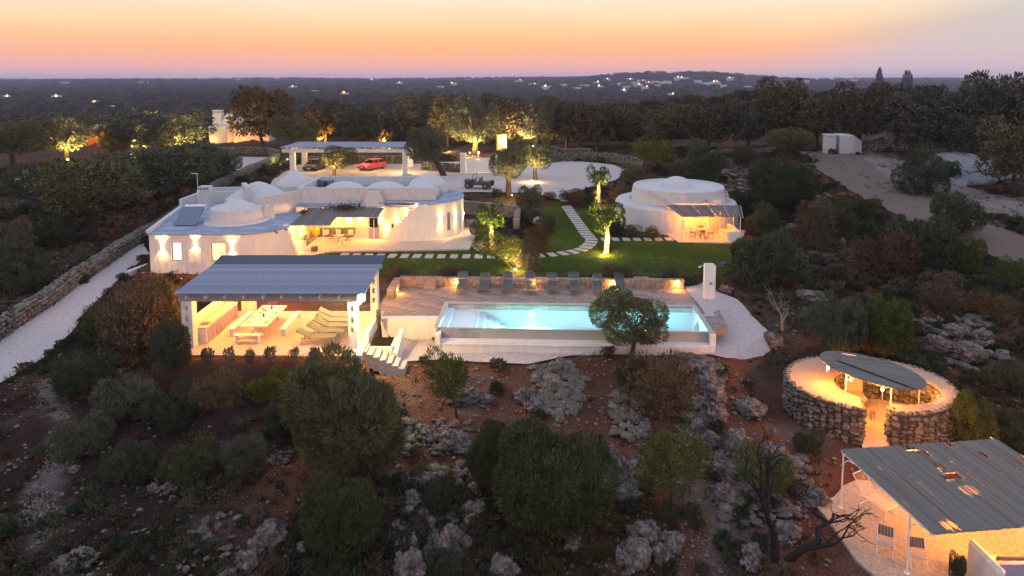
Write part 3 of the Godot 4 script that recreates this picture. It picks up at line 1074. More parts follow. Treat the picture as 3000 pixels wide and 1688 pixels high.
# a sunbed: sling on a tube frame, head end at -z before turning
func sunbed(at: Vector3, turn: float, sling: Material, frame: Material, rise: float, label: String, group: String) -> void:
	var t := thing("sunbed", label, "sunbed", at, turn, group)
	var f := mb()
	for s in [-1, 1]:
		f.tube([Vector3(s * 0.32, 0.33, 1.0), Vector3(s * 0.32, 0.33, -0.35), Vector3(s * 0.32, 0.33, -0.85)], [0.022, 0.022, 0.022], 6)
		f.tube([Vector3(s * 0.32, 0.33, -0.3), Vector3(s * 0.32, 0.33 + 0.29 * rise, -0.68), Vector3(s * 0.32, 0.33 + 0.57 * rise, -1.0)], [0.02, 0.02, 0.02], 6)
	f.tube([Vector3(-0.32, 0.33, 1.0), Vector3(0.32, 0.33, 1.0)], [0.022, 0.022], 6)
	f.tube([Vector3(-0.32, 0.33 + 0.57 * rise, -1.0), Vector3(0.32, 0.33 + 0.57 * rise, -1.0)], [0.022, 0.022], 6)
	part("frame", f, frame, t)
	for x in [-0.32, 0.32]:
		for z in [0.8, -0.75]:
			var l := mb()
			l.tube([Vector3(x, 0.33, z), Vector3(x * 1.06, 0.0, z + 0.1 * signf(z))], [0.02, 0.02], 6)
			part("leg", l, frame, t)
	var seat := mb()
	seat.box(Vector3(0, 0.325, 0.33), Vector3(0.6, 0.02, 1.3))
	part("seat", seat, sling, t)
	var back := mb()
	back.box(Vector3(0, 0.325 + 0.29 * rise, -0.65), Vector3(0.6, 0.02, 0.7 / cos(atan(0.81 * rise))), Basis(Vector3.RIGHT, atan(0.81 * rise)))
	part("backrest", back, sling, t)
	var head := mb()
	head.box(Vector3(0, 0.35 + 0.57 * rise, -1.03), Vector3(0.62, 0.09, 0.12), Basis(Vector3.RIGHT, 0.5))
	part("head_rest", head, sling, t)


# ---------------------------------------------------------------- dining pavilion

func slotted_pillar(parent: Node3D, o: Vector3, w: float, d: float, h: float) -> void:
	var b := mb()
	var lows := [0.9, 1.5, 2.08]
	var y := -0.3
	for s in lows:
		b.box(o + Vector3(0, (y + s) / 2, 0), Vector3(w, s - y, d))
		for q in [-1, 1]:
			b.box(o + Vector3(q * (w / 4 + 0.04), s + 0.16, 0), Vector3(w / 2 - 0.08, 0.32, d))
		y = s + 0.32
	b.box(o + Vector3(0, (y + h) / 2, 0), Vector3(w, h - y, d))
	part("pillar", b, M.plaster, parent)


func pavilion() -> void:
	var floor_b := mb()
	floor_b.prism(v2([Vector2(-18.1, -34.7), Vector2(-7.95, -34.6), Vector2(-8.0, -41.5), Vector2(-18.1, -41.5)]), -0.5, 0.015)
	structure("pavilion_floor", floor_b, M.patio_stone)
	var t := thing("dining_pavilion", "open dining pavilion with slate-blue board roof on white slotted pillars", "pavilion")
	slotted_pillar(t, Vector3(-17.47, 0, -35.83), 0.58, 0.55, 2.62)
	slotted_pillar(t, Vector3(-8.55, 0, -35.7), 0.48, 0.5, 2.62)
	slotted_pillar(t, Vector3(-8.42, 0, -40.75), 0.42, 0.6, 2.98)
	slotted_pillar(t, Vector3(-17.5, 0, -40.75), 0.5, 0.5, 2.98)
	for q in [[Vector3(-12.9, 2.83, -35.75), Vector3(10.0, 0.42, 0.32)], [Vector3(-12.9, 3.14, -40.75), Vector3(9.9, 0.3, 0.3)], [Vector3(-8.2, 2.93, -38.2), Vector3(0.24, 0.22, 4.9)], [Vector3(-17.6, 2.93, -38.2), Vector3(0.24, 0.22, 4.9)]]:
		var b := mb()
		b.box(q[0], q[1], Basis(Vector3.RIGHT, 0.0 if q[1].x > 1 else 0.06))
		part("beam", b, M.beam, t)
	for k in 10:
		var b := mb()
		b.box(Vector3(-17.3 + k * 1.01, 3.09, -37.75), Vector3(0.1, 0.16, 5.1), Basis(Vector3.RIGHT, 0.05))
		part("rafter", b, M.plaster, t)
	var a := Vector3(-12.85, 3.2, -35.06)
	var e := Vector3(-12.85, 3.44, -40.0)
	var slope := Basis(Vector3.RIGHT, atan2(0.24, 4.94))
	for k in 20:
		var b := mb()
		b.soft_box(Vector3.ZERO, Vector3(10.1 + rng.randf_range(-0.02, 0.02), 0.05, 0.238), 0.012, slope)
		part("roof_board", b, [M.roof_board, M.roof_board_worn, M.roof_board, M.roof_board_deep][rng.randi() % 4], t, a.lerp(e, (k + 0.5) / 20.0))
	var steep := Basis(Vector3.RIGHT, 0.2)
	for k in 5:
		var b := mb()
		b.soft_box(Vector3.ZERO, Vector3(10.12, 0.05, 0.225), 0.012, steep)
		part("ridge_board", b, M.dark_board, t, Vector3(-12.85, 3.455, -40.02).lerp(Vector3(-12.85, 3.68, -41.15), (k + 0.5) / 5.0))
	var lw := mb()
	lw.box(Vector3(-17.72, 0.62, -38.2), Vector3(0.25, 1.3, 4.6))
	part("low_wall", lw, M.plaster, t)
	# kitchen counter
	var k0 := thing("kitchen_counter", "long white masonry kitchen counter with lilac doors on the left of the pavilion", "kitchen counter", Vector3(-17.1, 0, -38.4))
	var kb := mb()
	kb.box(Vector3(0, 0.43, 0), Vector3(0.62, 0.86, 4.25))
	part("body", kb, M.plaster, k0)
	var kt := mb()
	kt.soft_box(Vector3(0, 0.9, 0), Vector3(0.7, 0.07, 4.35), 0.02)
	part("worktop", kt, M.coping, k0)
	for k in 4:
		var d := mb()
		d.soft_box(Vector3(0.325, 0.44, 1.55 - k * 1.04), Vector3(0.03, 0.72, 0.94), 0.008)
		part("cupboard_door", d, M.lilac_door, k0)
	var hob := mb()
	hob.box(Vector3(0.02, 0.945, 1.6), Vector3(0.45, 0.02, 0.5))
	part("hob", hob, M.dark_metal, k0)
	var sink := mb()
	sink.tube([Vector3(-0.22, 0.93, -0.6), Vector3(-0.22, 1.2, -0.6), Vector3(-0.05, 1.22, -0.6), Vector3(-0.03, 1.14, -0.6)], [0.014, 0.014, 0.014, 0.014], 6)
	part("tap", sink, M.white_metal, k0)
	var cab := mb()
	cab.soft_box(Vector3(-16.1, 0.55, -40.6), Vector3(0.75, 1.1, 0.5), 0.02)
	single("cabinet", cab, M.plaster, "white box cabinet at the far end of the kitchen counter", "cabinet")
	# table, benches
	var tb := thing("dining_table", "long white trestle table laid with plates under the pavilion", "table", Vector3(-14.45, 0, -38.65))
	for k in 5:
		var p := mb()
		p.soft_box(Vector3(-0.6 + k * 0.3, 0.74, 0), Vector3(0.294, 0.045, 3.5), 0.008)
		part("plank", p, M.white_metal, tb)
	for z in [-1.3, 1.3]:
		for s in [-1, 1]:
			var l := mb()
			l.box(Vector3(s * 0.1, 0.36, z), Vector3(0.07, 0.86, 0.09), Basis(Vector3.BACK, s * 0.75))
			part("leg", l, M.white_metal, tb)
	bench(Vector3(-12.95, 0, -38.75), 3.0, 0.0, "white bench along the right side of the dining table")
	bench(Vector3(-15.85, 0, -38.75), 3.0, 0.0, "white bench along the left side of the dining table")
	bench(Vector3(-14.6, 0, -36.45), 1.5, PI / 2, "short white bench across the near end of the dining table")
	for k in 8:
		var s := -1 if k % 2 else 1
		var pb := mb()
		pb.lathe(Vector3.ZERO, [Vector2(0, 0.004), Vector2(0.09, 0.006), Vector2(0.14, 0.025), Vector2(0.135, 0.014), Vector2(0.09, 0.0), Vector2(0, 0)], 16)
		single("plate", pb, M.sling_tan, "round plate on the %s side of the dining table, %s place from the near end" % ["left" if s < 0 else "right", ["first", "second", "third", "fourth"][k / 2]], "plate", Vector3(-14.45 + s * 0.52, 0.766, -37.5 - (k / 2) * 0.78), "plates on the dining table")
	for k in 2:
		var v := thing("flower_vase", ["dark vase of red flowers on the near half of the dining table", "dark vase of red flowers at the far end of the dining table"][k], "vase", Vector3(-14.4, 0.765, -38.4 - k * 1.35))
		var vb := mb()
		vb.lathe(Vector3.ZERO, [Vector2(0, 0), Vector2(0.05, 0), Vector2(0.07, 0.1), Vector2(0.03, 0.18), Vector2(0.045, 0.22), Vector2(0, 0.22)], 12)
		part("vase", vb, M.dark_metal, v)
		var fl := mb()
		for q in 60:
			var d := Vector3(rng.randfn(), rng.randf_range(0.1, 1.2), rng.randfn()).normalized()
			var c := Vector3(0, 0.22, 0) + d * rng.randf_range(0.1, 0.32)
			fl.col = Color(0.5, 0.05, 0.02) if q % 3 else Color(0.05, 0.08, 0.02)
			var u := d.cross(Vector3(0.3, 1, 0.2)).normalized() * 0.035
			fl.tri(c - u, c + d * 0.07, c + u)
		part("flowers", fl, M.wall_stone, v)
	# stored sunbeds
	var names := ["nearest of the tan sunbeds stored under the pavilion", "second of the tan sunbeds stored under the pavilion, counted from the front", "middle one of the tan sunbeds stored under the pavilion", "fourth of the tan sunbeds stored under the pavilion, counted from the front", "farthest of the tan sunbeds stored under the pavilion"]
	var xs := [-10.75, -10.45, -10.35, -10.4, -10.5]
	for k in 5:
		sunbed(Vector3(xs[k], 0.02, -36.5 - k * 0.86), PI / 2 + [0.04, -0.03, 0.02, 0.0, 0.05][k], M.sling_tan, M.grey_metal, 0.62, names[k], "sunbeds stored under the pavilion")
	# lamps
	var lamps := [Vector3(-16.9, 2.85, -37.0), Vector3(-16.9, 2.95, -39.4), Vector3(-14.4, 2.85, -37.2), Vector3(-14.4, 2.95, -39.4), Vector3(-11.6, 2.85, -37.0), Vector3(-11.6, 2.95, -39.4)]
	var lw2 := ["over the near end of the kitchen counter", "over the far end of the kitchen counter", "over the near half of the dining table", "over the far half of the dining table", "over the nearest stored sunbeds", "over the farthest stored sunbeds"]
	for k in 6:
		ceiling_lamp(lamps[k], "round ceiling lamp under the pavilion roof " + lw2[k], 3.5 if k < 2 else 2.5, "ceiling lamps under the pavilion roof")
	for k in 2:
		ceiling_lamp([Vector3(-15.6, 3.2, -41.05), Vector3(-10.2, 3.2, -41.05)][k], ["added unseen lamp under the back edge of the pavilion roof, left half", "added unseen lamp under the back edge of the pavilion roof, right half"][k], 7.0, "", Color(1.0, 0.72, 0.42))  # two added lamps, out of view, that brighten the house front
	var fl2 := thing("floodlight", "glaring white floodlight at the right front corner of the pavilion roof", "floodlight", Vector3(-8.15, 2.72, -35.35))
	var fb := mb()
	fb.box(Vector3(-0.06, 0.02, 0), Vector3(0.08, 0.2, 0.24))
	part("housing", fb, M.white_metal, fl2)
	var fg := mb()
	fg.soft_box(Vector3(0.04, -0.02, 0.02), Vector3(0.12, 0.2, 0.24), 0.03)
	part("bulb", fg, M.white_bulb, fl2)
	omni("flood_light", Vector3(0.14, -0.06, 0.05), 15.0, Color(1.0, 0.82, 0.52), 0.1, fl2)


func ceiling_lamp(at: Vector3, label: String, energy: float, group := "", col := Color(1.0, 0.6, 0.21)) -> void:
	var t := thing("ceiling_lamp", label, "ceiling lamp", at, 0.0, group)
	var r := mb()
	r.lathe(Vector3.ZERO, [Vector2(0, 0.06), Vector2(0.1, 0.06), Vector2(0.1, 0.0)], 12)
	part("housing", r, M.white_metal, t)
	var b := mb()
	b.lathe(Vector3.ZERO, [Vector2(0.09, 0.0), Vector2(0.07, -0.05), Vector2(0, -0.07)], 12)
	part("bulb", b, M.soft_bulb, t)
	omni("ceiling_light", Vector3(0, -0.12, 0), energy, col, 0.08, t)


func bench(at: Vector3, l: float, turn: float, label: String) -> void:
	var t := thing("bench", label, "bench", at, turn)
	var s := mb()
	s.soft_box(Vector3(0, 0.44, 0), Vector3(0.36, 0.05, l), 0.01)
	part("seat", s, M.white_metal, t)
	for z in [-l / 2 + 0.15, l / 2 - 0.15]:
		var b := mb()
		b.box(Vector3(0, 0.21, z), Vector3(0.3, 0.42, 0.06))
		part("leg", b, M.white_metal, t)
	var x := mb()
	for q in [-1, 1]:
		x.box(Vector3(0, 0.24, q * (l / 4 - 0.08)), Vector3(0.05, 0.05, l / 2 - 0.1), Basis(Vector3.RIGHT, q * 0.28))
	part("brace", x, M.white_metal, t)


# ---------------------------------------------------------------- main house

# a wall along x from x0 to x1 with its face at z, with openings [x0, x1, y0, y1]
func pierced_wall(b: MB, x0: float, x1: float, y0: float, y1: float, z: float, thick: float, holes: Array) -> void:
	var x := x0
	for h in holes:
		b.box(Vector3((x + h[0]) / 2, (y0 + y1) / 2, z - thick / 2), Vector3(h[0] - x, y1 - y0, thick))
		b.box(Vector3((h[0] + h[1]) / 2, (y0 + h[2]) / 2, z - thick / 2), Vector3(h[1] - h[0], h[2] - y0, thick))
		b.box(Vector3((h[0] + h[1]) / 2, (y1 + h[3]) / 2, z - thick / 2), Vector3(h[1] - h[0], y1 - h[3], thick))
		x = h[1]
	b.box(Vector3((x + x1) / 2, (y0 + y1) / 2, z - thick / 2), Vector3(x1 - x, y1 - y0, thick))


func arc(c: Vector2, r: float, a0: float, a1: float, n: int) -> Array:
	var out := []
	for k in n + 1:
		var a := lerpf(a0, a1, float(k) / n)
		out.append(c + Vector2(cos(a), sin(a)) * r)
	return out


func window(parent: Node3D, x0: float, x1: float, y0: float, y1: float, z: float, lit: Material) -> void:
	var w := mb()
	for q in [[(x0 + x1) / 2, y0 + 0.03, x1 - x0, 0.06], [(x0 + x1) / 2, y1 - 0.03, x1 - x0, 0.06], [x0 + 0.03, (y0 + y1) / 2, 0.06, y1 - y0], [x1 - 0.03, (y0 + y1) / 2, 0.06, y1 - y0]]:
		w.box(Vector3(q[0], q[1], z + 0.03), Vector3(q[2], q[3], 0.07))
	var f := part("window", w, M.grey_metal, parent)
	var p := mb()
	p.box(Vector3((x0 + x1) / 2, (y0 + y1) / 2, z + 0.012), Vector3(x1 - x0 - 0.08, y1 - y0 - 0.08, 0.012))
	part("pane", p, M.pane, f)
	var g := mb()
	g.box(Vector3((x0 + x1) / 2, (y0 + y1) / 2, z - 0.03), Vector3(x1 - x0, y1 - y0, 0.03))
	part("glow_back", g, lit, f)


func dome(parent: Node3D, c: Vector3, prof: Array, called := "dome", segs := 40) -> void:
	var b := mb()
	b.lathe(Vector3.ZERO, prof, segs)
	part(called, b, M.limewash, parent, c)


func main_house() -> void:
	var t := thing("main_house", "large whitewashed house with cone domes, curved walls and flat roofs", "house")
	# left wing: front wall pierced by two windows, body behind it
	var left := mb()
	pierced_wall(left, -27.1, -20.6, -1.6, 2.9, -50.0, 0.4, [[-25.5, -24.75, 0.9, 2.32], [-22.55, -21.45, 0.88, 2.28]])
	var body := [Vector2(-27.1, -50.395), Vector2(-20.6, -50.395), Vector2(-20.6, -50.0)]
	body.append_array(arc(Vector2(-20.6, -53.0), 3.0, PI / 2, 0.12, 10))
	body.append_array([Vector2(-17.6, -58.2), Vector2(-18.8, -68), Vector2(-29.8, -66.5), Vector2(-29.6, -60.5)])
	left.prism(v2(body), -1.6, 2.9)
	part("wall", left, M.plaster, t)
	var roof := mb()
	var edge := [Vector2(-27.2, -49.92), Vector2(-20.6, -49.92)]
	edge.append_array(arc(Vector2(-20.6, -53.0), 3.08, PI / 2, 0.1, 10))
	edge.append_array([Vector2(-17.55, -58.25), Vector2(-18.7, -68.1), Vector2(-29.95, -66.6), Vector2(-29.75, -60.5)])
	roof.prism(v2(edge), 2.902, 3.0)
	part("roof", roof, M.roof_wash, t)
	window(t, -25.5, -24.75, 0.9, 2.32, -50.22, M.pale_glow)
	window(t, -22.55, -21.45, 0.88, 2.28, -50.22, M.lit_room)
	var plant := mb()
	plant.tube([Vector3(-21.75, 0.95, -50.1), Vector3(-21.72, 1.3, -50.1), Vector3(-21.6, 1.42, -50.1)], [0.02, 0.02, 0.015], 5)
	plant.tube([Vector3(-21.73, 1.2, -50.1), Vector3(-21.9, 1.36, -50.1)], [0.015, 0.015], 5)
	plant.box(Vector3(-21.75, 1.46, -50.1), Vector3(0.12, 0.1, 0.05))
	part("window_ornament", plant, M.dark_metal, t)
	var hatch := mb()
	hatch.soft_box(Vector3(-23.75, 1.25, -49.985), Vector3(0.95, 1.0, 0.05), 0.015)
	part("meter_door", hatch, M.plaster, t)
	for x in [-18.1, -17.75]:
		var g := mb()
		g.tube([Vector3(x, 2.93, -51.2 if x < -18 else -52.2), Vector3(x + 0.3, 2.82, -50.9 if x < -18 else -52.0)], [0.05, 0.05], 7)
		part("water_spout", g, M.dark_metal, t)
	# stepped parapet down to the patio
	for k in 8:
		var s := mb()
		var x := -17.75 + k * 0.1
		s.box(Vector3(x, (0.5 + 3.12 - k * 0.3) / 2, -52.75), Vector3(0.24, 2.62 - k * 0.3, 0.5 + 0.002 * k))
		part("stair_step", s, M.plaster, t)
	# low parapets round the left roof
	var para := mb()
	for q in [[Vector2(-29.7, -60.4), Vector2(-29.75, -66.4), 0.75], [Vector2(-29.6, -66.4), Vector2(-24.6, -67.2), 0.85], [Vector2(-27.25, -50.2), Vector2(-29.6, -60.3), 0.22], [Vector2(-28.6, -63.0), Vector2(-24.6, -64.2), 0.95], [Vector2(-24.5, -64.1), Vector2(-24.3, -67.0), 0.9]]:
		var m: Vector2 = (q[0] + q[1]) / 2
		var d: Vector2 = q[1] - q[0]
		para.box(Vector3(m.x, 3.0 + q[2] / 2, m.y), Vector3(d.length(), q[2], 0.32), Basis(Vector3.UP, atan2(-d.y, d.x)))
	part("parapet", para, M.limewash, t)
	# round lantern dome on the left roof
	dome(t, Vector3(-22.5, 3.0, -54.9), [Vector2(2.55, 0), Vector2(2.45, 0.16), Vector2(2.12, 0.2), Vector2(2.0, 1.08), Vector2(1.9, 1.14), Vector2(1.8, 1.12), Vector2(1.5, 1.16), Vector2(0.7, 1.55), Vector2(0.25, 1.76), Vector2(0, 1.82)])
	dome(t, Vector3(-22.8, 3.0, -60.6), [Vector2(2.95, 0), Vector2(2.75, 0.9), Vector2(1.6, 1.65), Vector2(0.7, 2.15), Vector2(0.25, 2.3), Vector2(0, 2.33)])
	dome(t, Vector3(-21.0, 3.0, -65.6), [Vector2(1.95, 0), Vector2(1.85, 1.35), Vector2(1.4, 1.85), Vector2(0.5, 2.5), Vector2(0.2, 2.62), Vector2(0, 2.65)])
	var kerb := mb()
	kerb.box(Vector3(-23.2, 4.2, -58.9), Vector3(0.4, 2.2, 2.9), Basis(Vector3.UP, 0.5))
	part("dome_buttress", kerb, M.limewash, t)
	# middle block: back wall of the patio, roof above it, sunken roof behind a high parapet
	var mid := mb()
	mid.prism(v2([Vector2(-18.7, -58.2), Vector2(-7.4, -58.2), Vector2(-5, -66), Vector2(-18.8, -68)]), 0.3, 3.45)
	part("wall", mid, M.plaster, t)
	var mroof := mb()
	mroof.prism(v2([Vector2(-18.75, -58.1), Vector2(-7.9, -58.1), Vector2(-6.0, -66.1), Vector2(-18.85, -68.1)]), 3.452, 3.54)
	part("roof", mroof, M.roof_wash, t)
	var up := mb()
	up.box(Vector3(-12.75, 4.24, -59.6), Vector3(12.1, 1.4, 0.34))
	up.box(Vector3(-12.6, 4.24, -66.6), Vector3(12.5, 1.4, 0.34))
	up.box(Vector3(-18.85, 4.24, -63.1), Vector3(0.34, 1.4, 6.65))
	up.box(Vector3(-20.0, 3.85, -57.7), Vector3(4.3, 1.72, 0.4), Basis(Vector3.UP, 0.98))
	part("upper_wall", up, M.limewash, t)
	var in_roof := mb()
	in_roof.box(Vector3(-12.6, 3.85, -63.1), Vector3(12.1, 0.5, 6.6))
	part("sunken_roof", in_roof, M.roof_wash, t)
	for x in [-15.7, -11.8]:
		dome(t, Vector3(x, 4.05, -63.2), [Vector2(2.0, 0), Vector2(1.7, 0.42), Vector2(1.1, 0.72), Vector2(0.5, 0.86), Vector2(0, 0.9)], "vault")
	var dark := mb()
	dark.box(Vector3(-17.9, 4.5, -64.9), Vector3(1.5, 0.75, 0.1), Basis(Vector3.UP, 0.05))
	part("plant_screen", dark, M.panel_glass, t)
	# chimney hoods on the front edge
	for q in [[-12.05, -58.75, 2.1, 0.9, 1.22], [-20.1, -55.6, 0.75, 0.4, 1.15]]:
		var h := mb()
		var w: float = q[2] / 2
		var k: float = q[3] / 2
		var H: float = q[4]
		var c := Vector3(q[0], 3.5 if q[0] > -18 else 2.98, q[1])
		for s in [1, -1]:
			var A := [c + Vector3(-w, 0, s * 0.4), c + Vector3(w, 0, s * 0.4), c + Vector3(k, H, s * 0.3), c + Vector3(-k, H, s * 0.3)]
			if s < 0:
				A.reverse()
			h.quad(A[3], A[2], A[1], A[0])
		h.quad(c + Vector3(k, H, 0.3), c + Vector3(k, H, -0.3), c + Vector3(w, 0, -0.4), c + Vector3(w, 0, 0.4))
		h.quad(c + Vector3(-k, H, -0.3), c + Vector3(-k, H, 0.3), c + Vector3(-w, 0, 0.4), c + Vector3(-w, 0, -0.4))
		h.quad(c + Vector3(-k, H, -0.3), c + Vector3(k, H, -0.3), c + Vector3(k, H, 0.3), c + Vector3(-k, H, 0.3))
		part("chimney_hood", h, M.limewash, t)
	# right drum with the stair cut along its front
	var dc := Vector3(-8.95, 0.3, -61.7)
	var drum := mb()
	drum.lathe(dc, [Vector2(3.5, 0), Vector2(3.5, 3.35)], 48)
	var R := 4.5
	var n := 120
	for k in n:
		var a0 := TAU * k / n
		var a1 := TAU * (k + 1) / n
		var am := (a0 + a1) / 2.0
		var px := dc.x + R * cos(am)
		var top := 3.5
		if sin(am) > 0.25 and px < -7.5:
			top = clampf(0.42 + ceilf((px + 11.15) / 0.28) * 0.262, 0.0, 3.5)
			if px < -11.25:
				continue
		for q in [[R, 1.0], [R - 0.26, -1.0]]:
			var c0 := Vector3(cos(a0), 0, sin(a0))
			var c1 := Vector3(cos(a1), 0, sin(a1))
			drum.stri(dc + c0 * q[0], dc + c1 * q[0], dc + c1 * q[0] + Vector3.UP * top, c0 * q[1], c1 * q[1], c1 * q[1])
			drum.stri(dc + c0 * q[0], dc + c1 * q[0] + Vector3.UP * top, dc + c0 * q[0] + Vector3.UP * top, c0 * q[1], c1 * q[1], c0 * q[1])
			if q[1] > 0:
				var u := Vector3.UP
				drum.stri(dc + c0 * R + u * top, dc + c1 * R + u * top, dc + c1 * (R - 0.26) + u * top, u, u, u)
				drum.stri(dc + c0 * R + u * top, dc + c1 * (R - 0.26) + u * top, dc + c0 * (R - 0.26) + u * top, u, u, u)
	part("drum_wall", drum, M.plaster, t)
	var flat := mb()
	flat.box(Vector3(-10.6, 1.95, -58.35), Vector3(6.2, 3.2, 0.3))
	part("stair_wall", flat, M.plaster, t)
	for k in 11:
		var s := mb()
		s.box(Vector3(-10.95 + k * 0.3, 0.35 + (0.27 * (k + 1)) / 2, -57.85), Vector3(0.3, 0.27 * (k + 1) + 0.1, 0.75))
		part("stair_step", s, M.plaster, t)
	var cap := mb()
	var ring := PackedVector2Array()
	for k in 64:
		var a := TAU * k / 64
		var p := Vector2(dc.x, dc.z) + Vector2(cos(a), sin(a)) * 4.56
		if sin(a) > 0.3 and p.x < -7.6:
			p = Vector2(maxf(p.x, -11.5), -58.3)
		ring.append(p)
	cap.prism(ring, 3.76, 3.86, true)
	part("drum_roof", cap, M.roof_wash, t)
	dome(t, Vector3(-8.0, 3.85, -64.6), [Vector2(1.95, 0), Vector2(1.8, 0.75), Vector2(1.6, 0.95), Vector2(0.8, 1.45), Vector2(0.3, 1.62), Vector2(0, 1.66)])
	dome(t, Vector3(-8.4, 3.55, -61.2), [Vector2(1.8, 0), Vector2(1.7, 0.95), Vector2(1.5, 1.1), Vector2(0.7, 1.5), Vector2(0.25, 1.65), Vector2(0, 1.68)])
	var slit := mb()
	slit.soft_box(Vector3.ZERO, Vector3(0.34, 1.55, 0.1), 0.02)
	var so := part("slit_window", slit, M.grey_metal, t, Vector3(-8.95 + 4.47 * sin(0.86), 2.1, -61.7 + 4.47 * cos(0.86)))
	so.rotation.y = 0.86
	# chimney with slots
	var ch := mb()
	ch.box(Vector3(-27.5, 3.75, -60.6), Vector3(0.95, 1.7, 0.7))
	for k in 5:
		ch.box(Vector3(-27.92 + k * 0.21, 4.71, -60.6), Vector3(0.1, 0.24, 0.68))
	ch.box(Vector3(-27.5, 4.88, -60.6), Vector3(1.0, 0.1, 0.74))
	part("chimney", ch, M.limewash, t)
	# door to the patio
	var dd := thing("patio_door", "lilac wooden door with a glazed upper half on the patio", "door", Vector3(-11.98, 0.68, -58.13))
	var df := mb()
	df.box(Vector3(0, 0.5, 0), Vector3(0.86, 1.0, 0.07))
	df.box(Vector3(-0.39, 1.5, 0), Vector3(0.08, 1.0, 0.07))
	df.box(Vector3(0.39, 1.5, 0), Vector3(0.08, 1.0, 0.07))
	df.box(Vector3(0, 1.97, 0), Vector3(0.86, 0.08, 0.07))
	df.box(Vector3(0, 0.62, 0.04), Vector3(0.6, 0.5, 0.02))
	part("door_leaf", df, M.lilac_door, dd)
	var dg := mb()
	dg.box(Vector3(0, 1.46, 0), Vector3(0.7, 0.94, 0.02))
	part("pane", dg, M.black_glass, dd)
	var dh := mb()
	dh.box(Vector3(-0.3, 1.02, 0.07), Vector3(0.16, 0.04, 0.05))
	part("handle", dh, M.white_metal, dd)
	house_furniture()
	# lamps on the outer walls
	updown(Vector3(Vector3(-26.11, 2.04, -50).x, 2.05, -49.98), Vector3.BACK, "up-and-down wall lamp left of the narrow front window", 1.3)
	updown(Vector3(Vector3(-23.65, 2.27, -50).x, 2.28, -49.98), Vector3.BACK, "up-and-down wall lamp between the two front windows", 1.3)
	updown(Vector3(Vector3(-20.89, 1.91, -50).x, 1.95, -49.98), Vector3.BACK, "up-and-down wall lamp right of the larger front window", 1.3)
	updown(Vector3(-11.35, 2.75, -58.17), Vector3.BACK, "up-and-down wall lamp between the lilac door and the stair", 1.5)
	updown(Vector3(-13.1, 2.75, -58.17), Vector3.BACK, "up-and-down wall lamp on the patio wall left of the lilac door", 0.9)
	updown(Vector3(-17.55, 2.3, -53.6), Vector3.RIGHT, "up-and-down wall lamp on the left side wall of the patio, front end", 1.3)
	updown(Vector3(-17.55, 2.2, -56.0), Vector3.RIGHT, "up-and-down wall lamp on the left side wall of the patio above the bench", 0.8)
	for k in 2:
		var a: float = [0.66, 1.05][k]
		updown(Vector3(-8.95 + 4.52 * sin(a), 2.3, -61.7 + 4.52 * cos(a)), Vector3(sin(a), 0, cos(a)), ["up-and-down wall lamp left of the slit window on the round wall", "up-and-down wall lamp right of the slit window on the round wall"][k], 0.8)
	updown(Vector3(-8.95 + 4.52 * sin(1.45), 2.3, -61.7 + 4.52 * cos(1.45)), Vector3(sin(1.45), 0, cos(1.45)), "wall lamp at the far right edge of the round wall", 0.8)
	for k in 4:
		var p: Vector3 = [Vector3(-10.84, 0.95, -58), Vector3(-9.97, 1.7, -58), Vector3(-9.13, 2.36, -58), Vector3(-8.27, 3.14, -58)][k]
		var l := thing("stair_lamp", ["lowest lamp beside the rising house stair", "second lamp up beside the house stair", "third lamp up beside the house stair", "topmost lamp beside the rising house stair"][k], "wall lamp", Vector3(p.x, p.y + 0.5, -58.17))
		var g := mb()
		g.box(Vector3(0, 0, 0.03), Vector3(0.16, 0.18, 0.05))
		part("bulb", g, M.warm_bulb, l)
		spot("stair_light", Vector3(0, 0.1, 0.09), Vector3(0, 1, -0.1), 1.4, 45, Color(1.0, 0.76, 0.44), 0.03, l)
		omni("stair_glow", Vector3(0, 0.0, 0.12), 0.2, Color(1.0, 0.76, 0.44), 0.03, l)


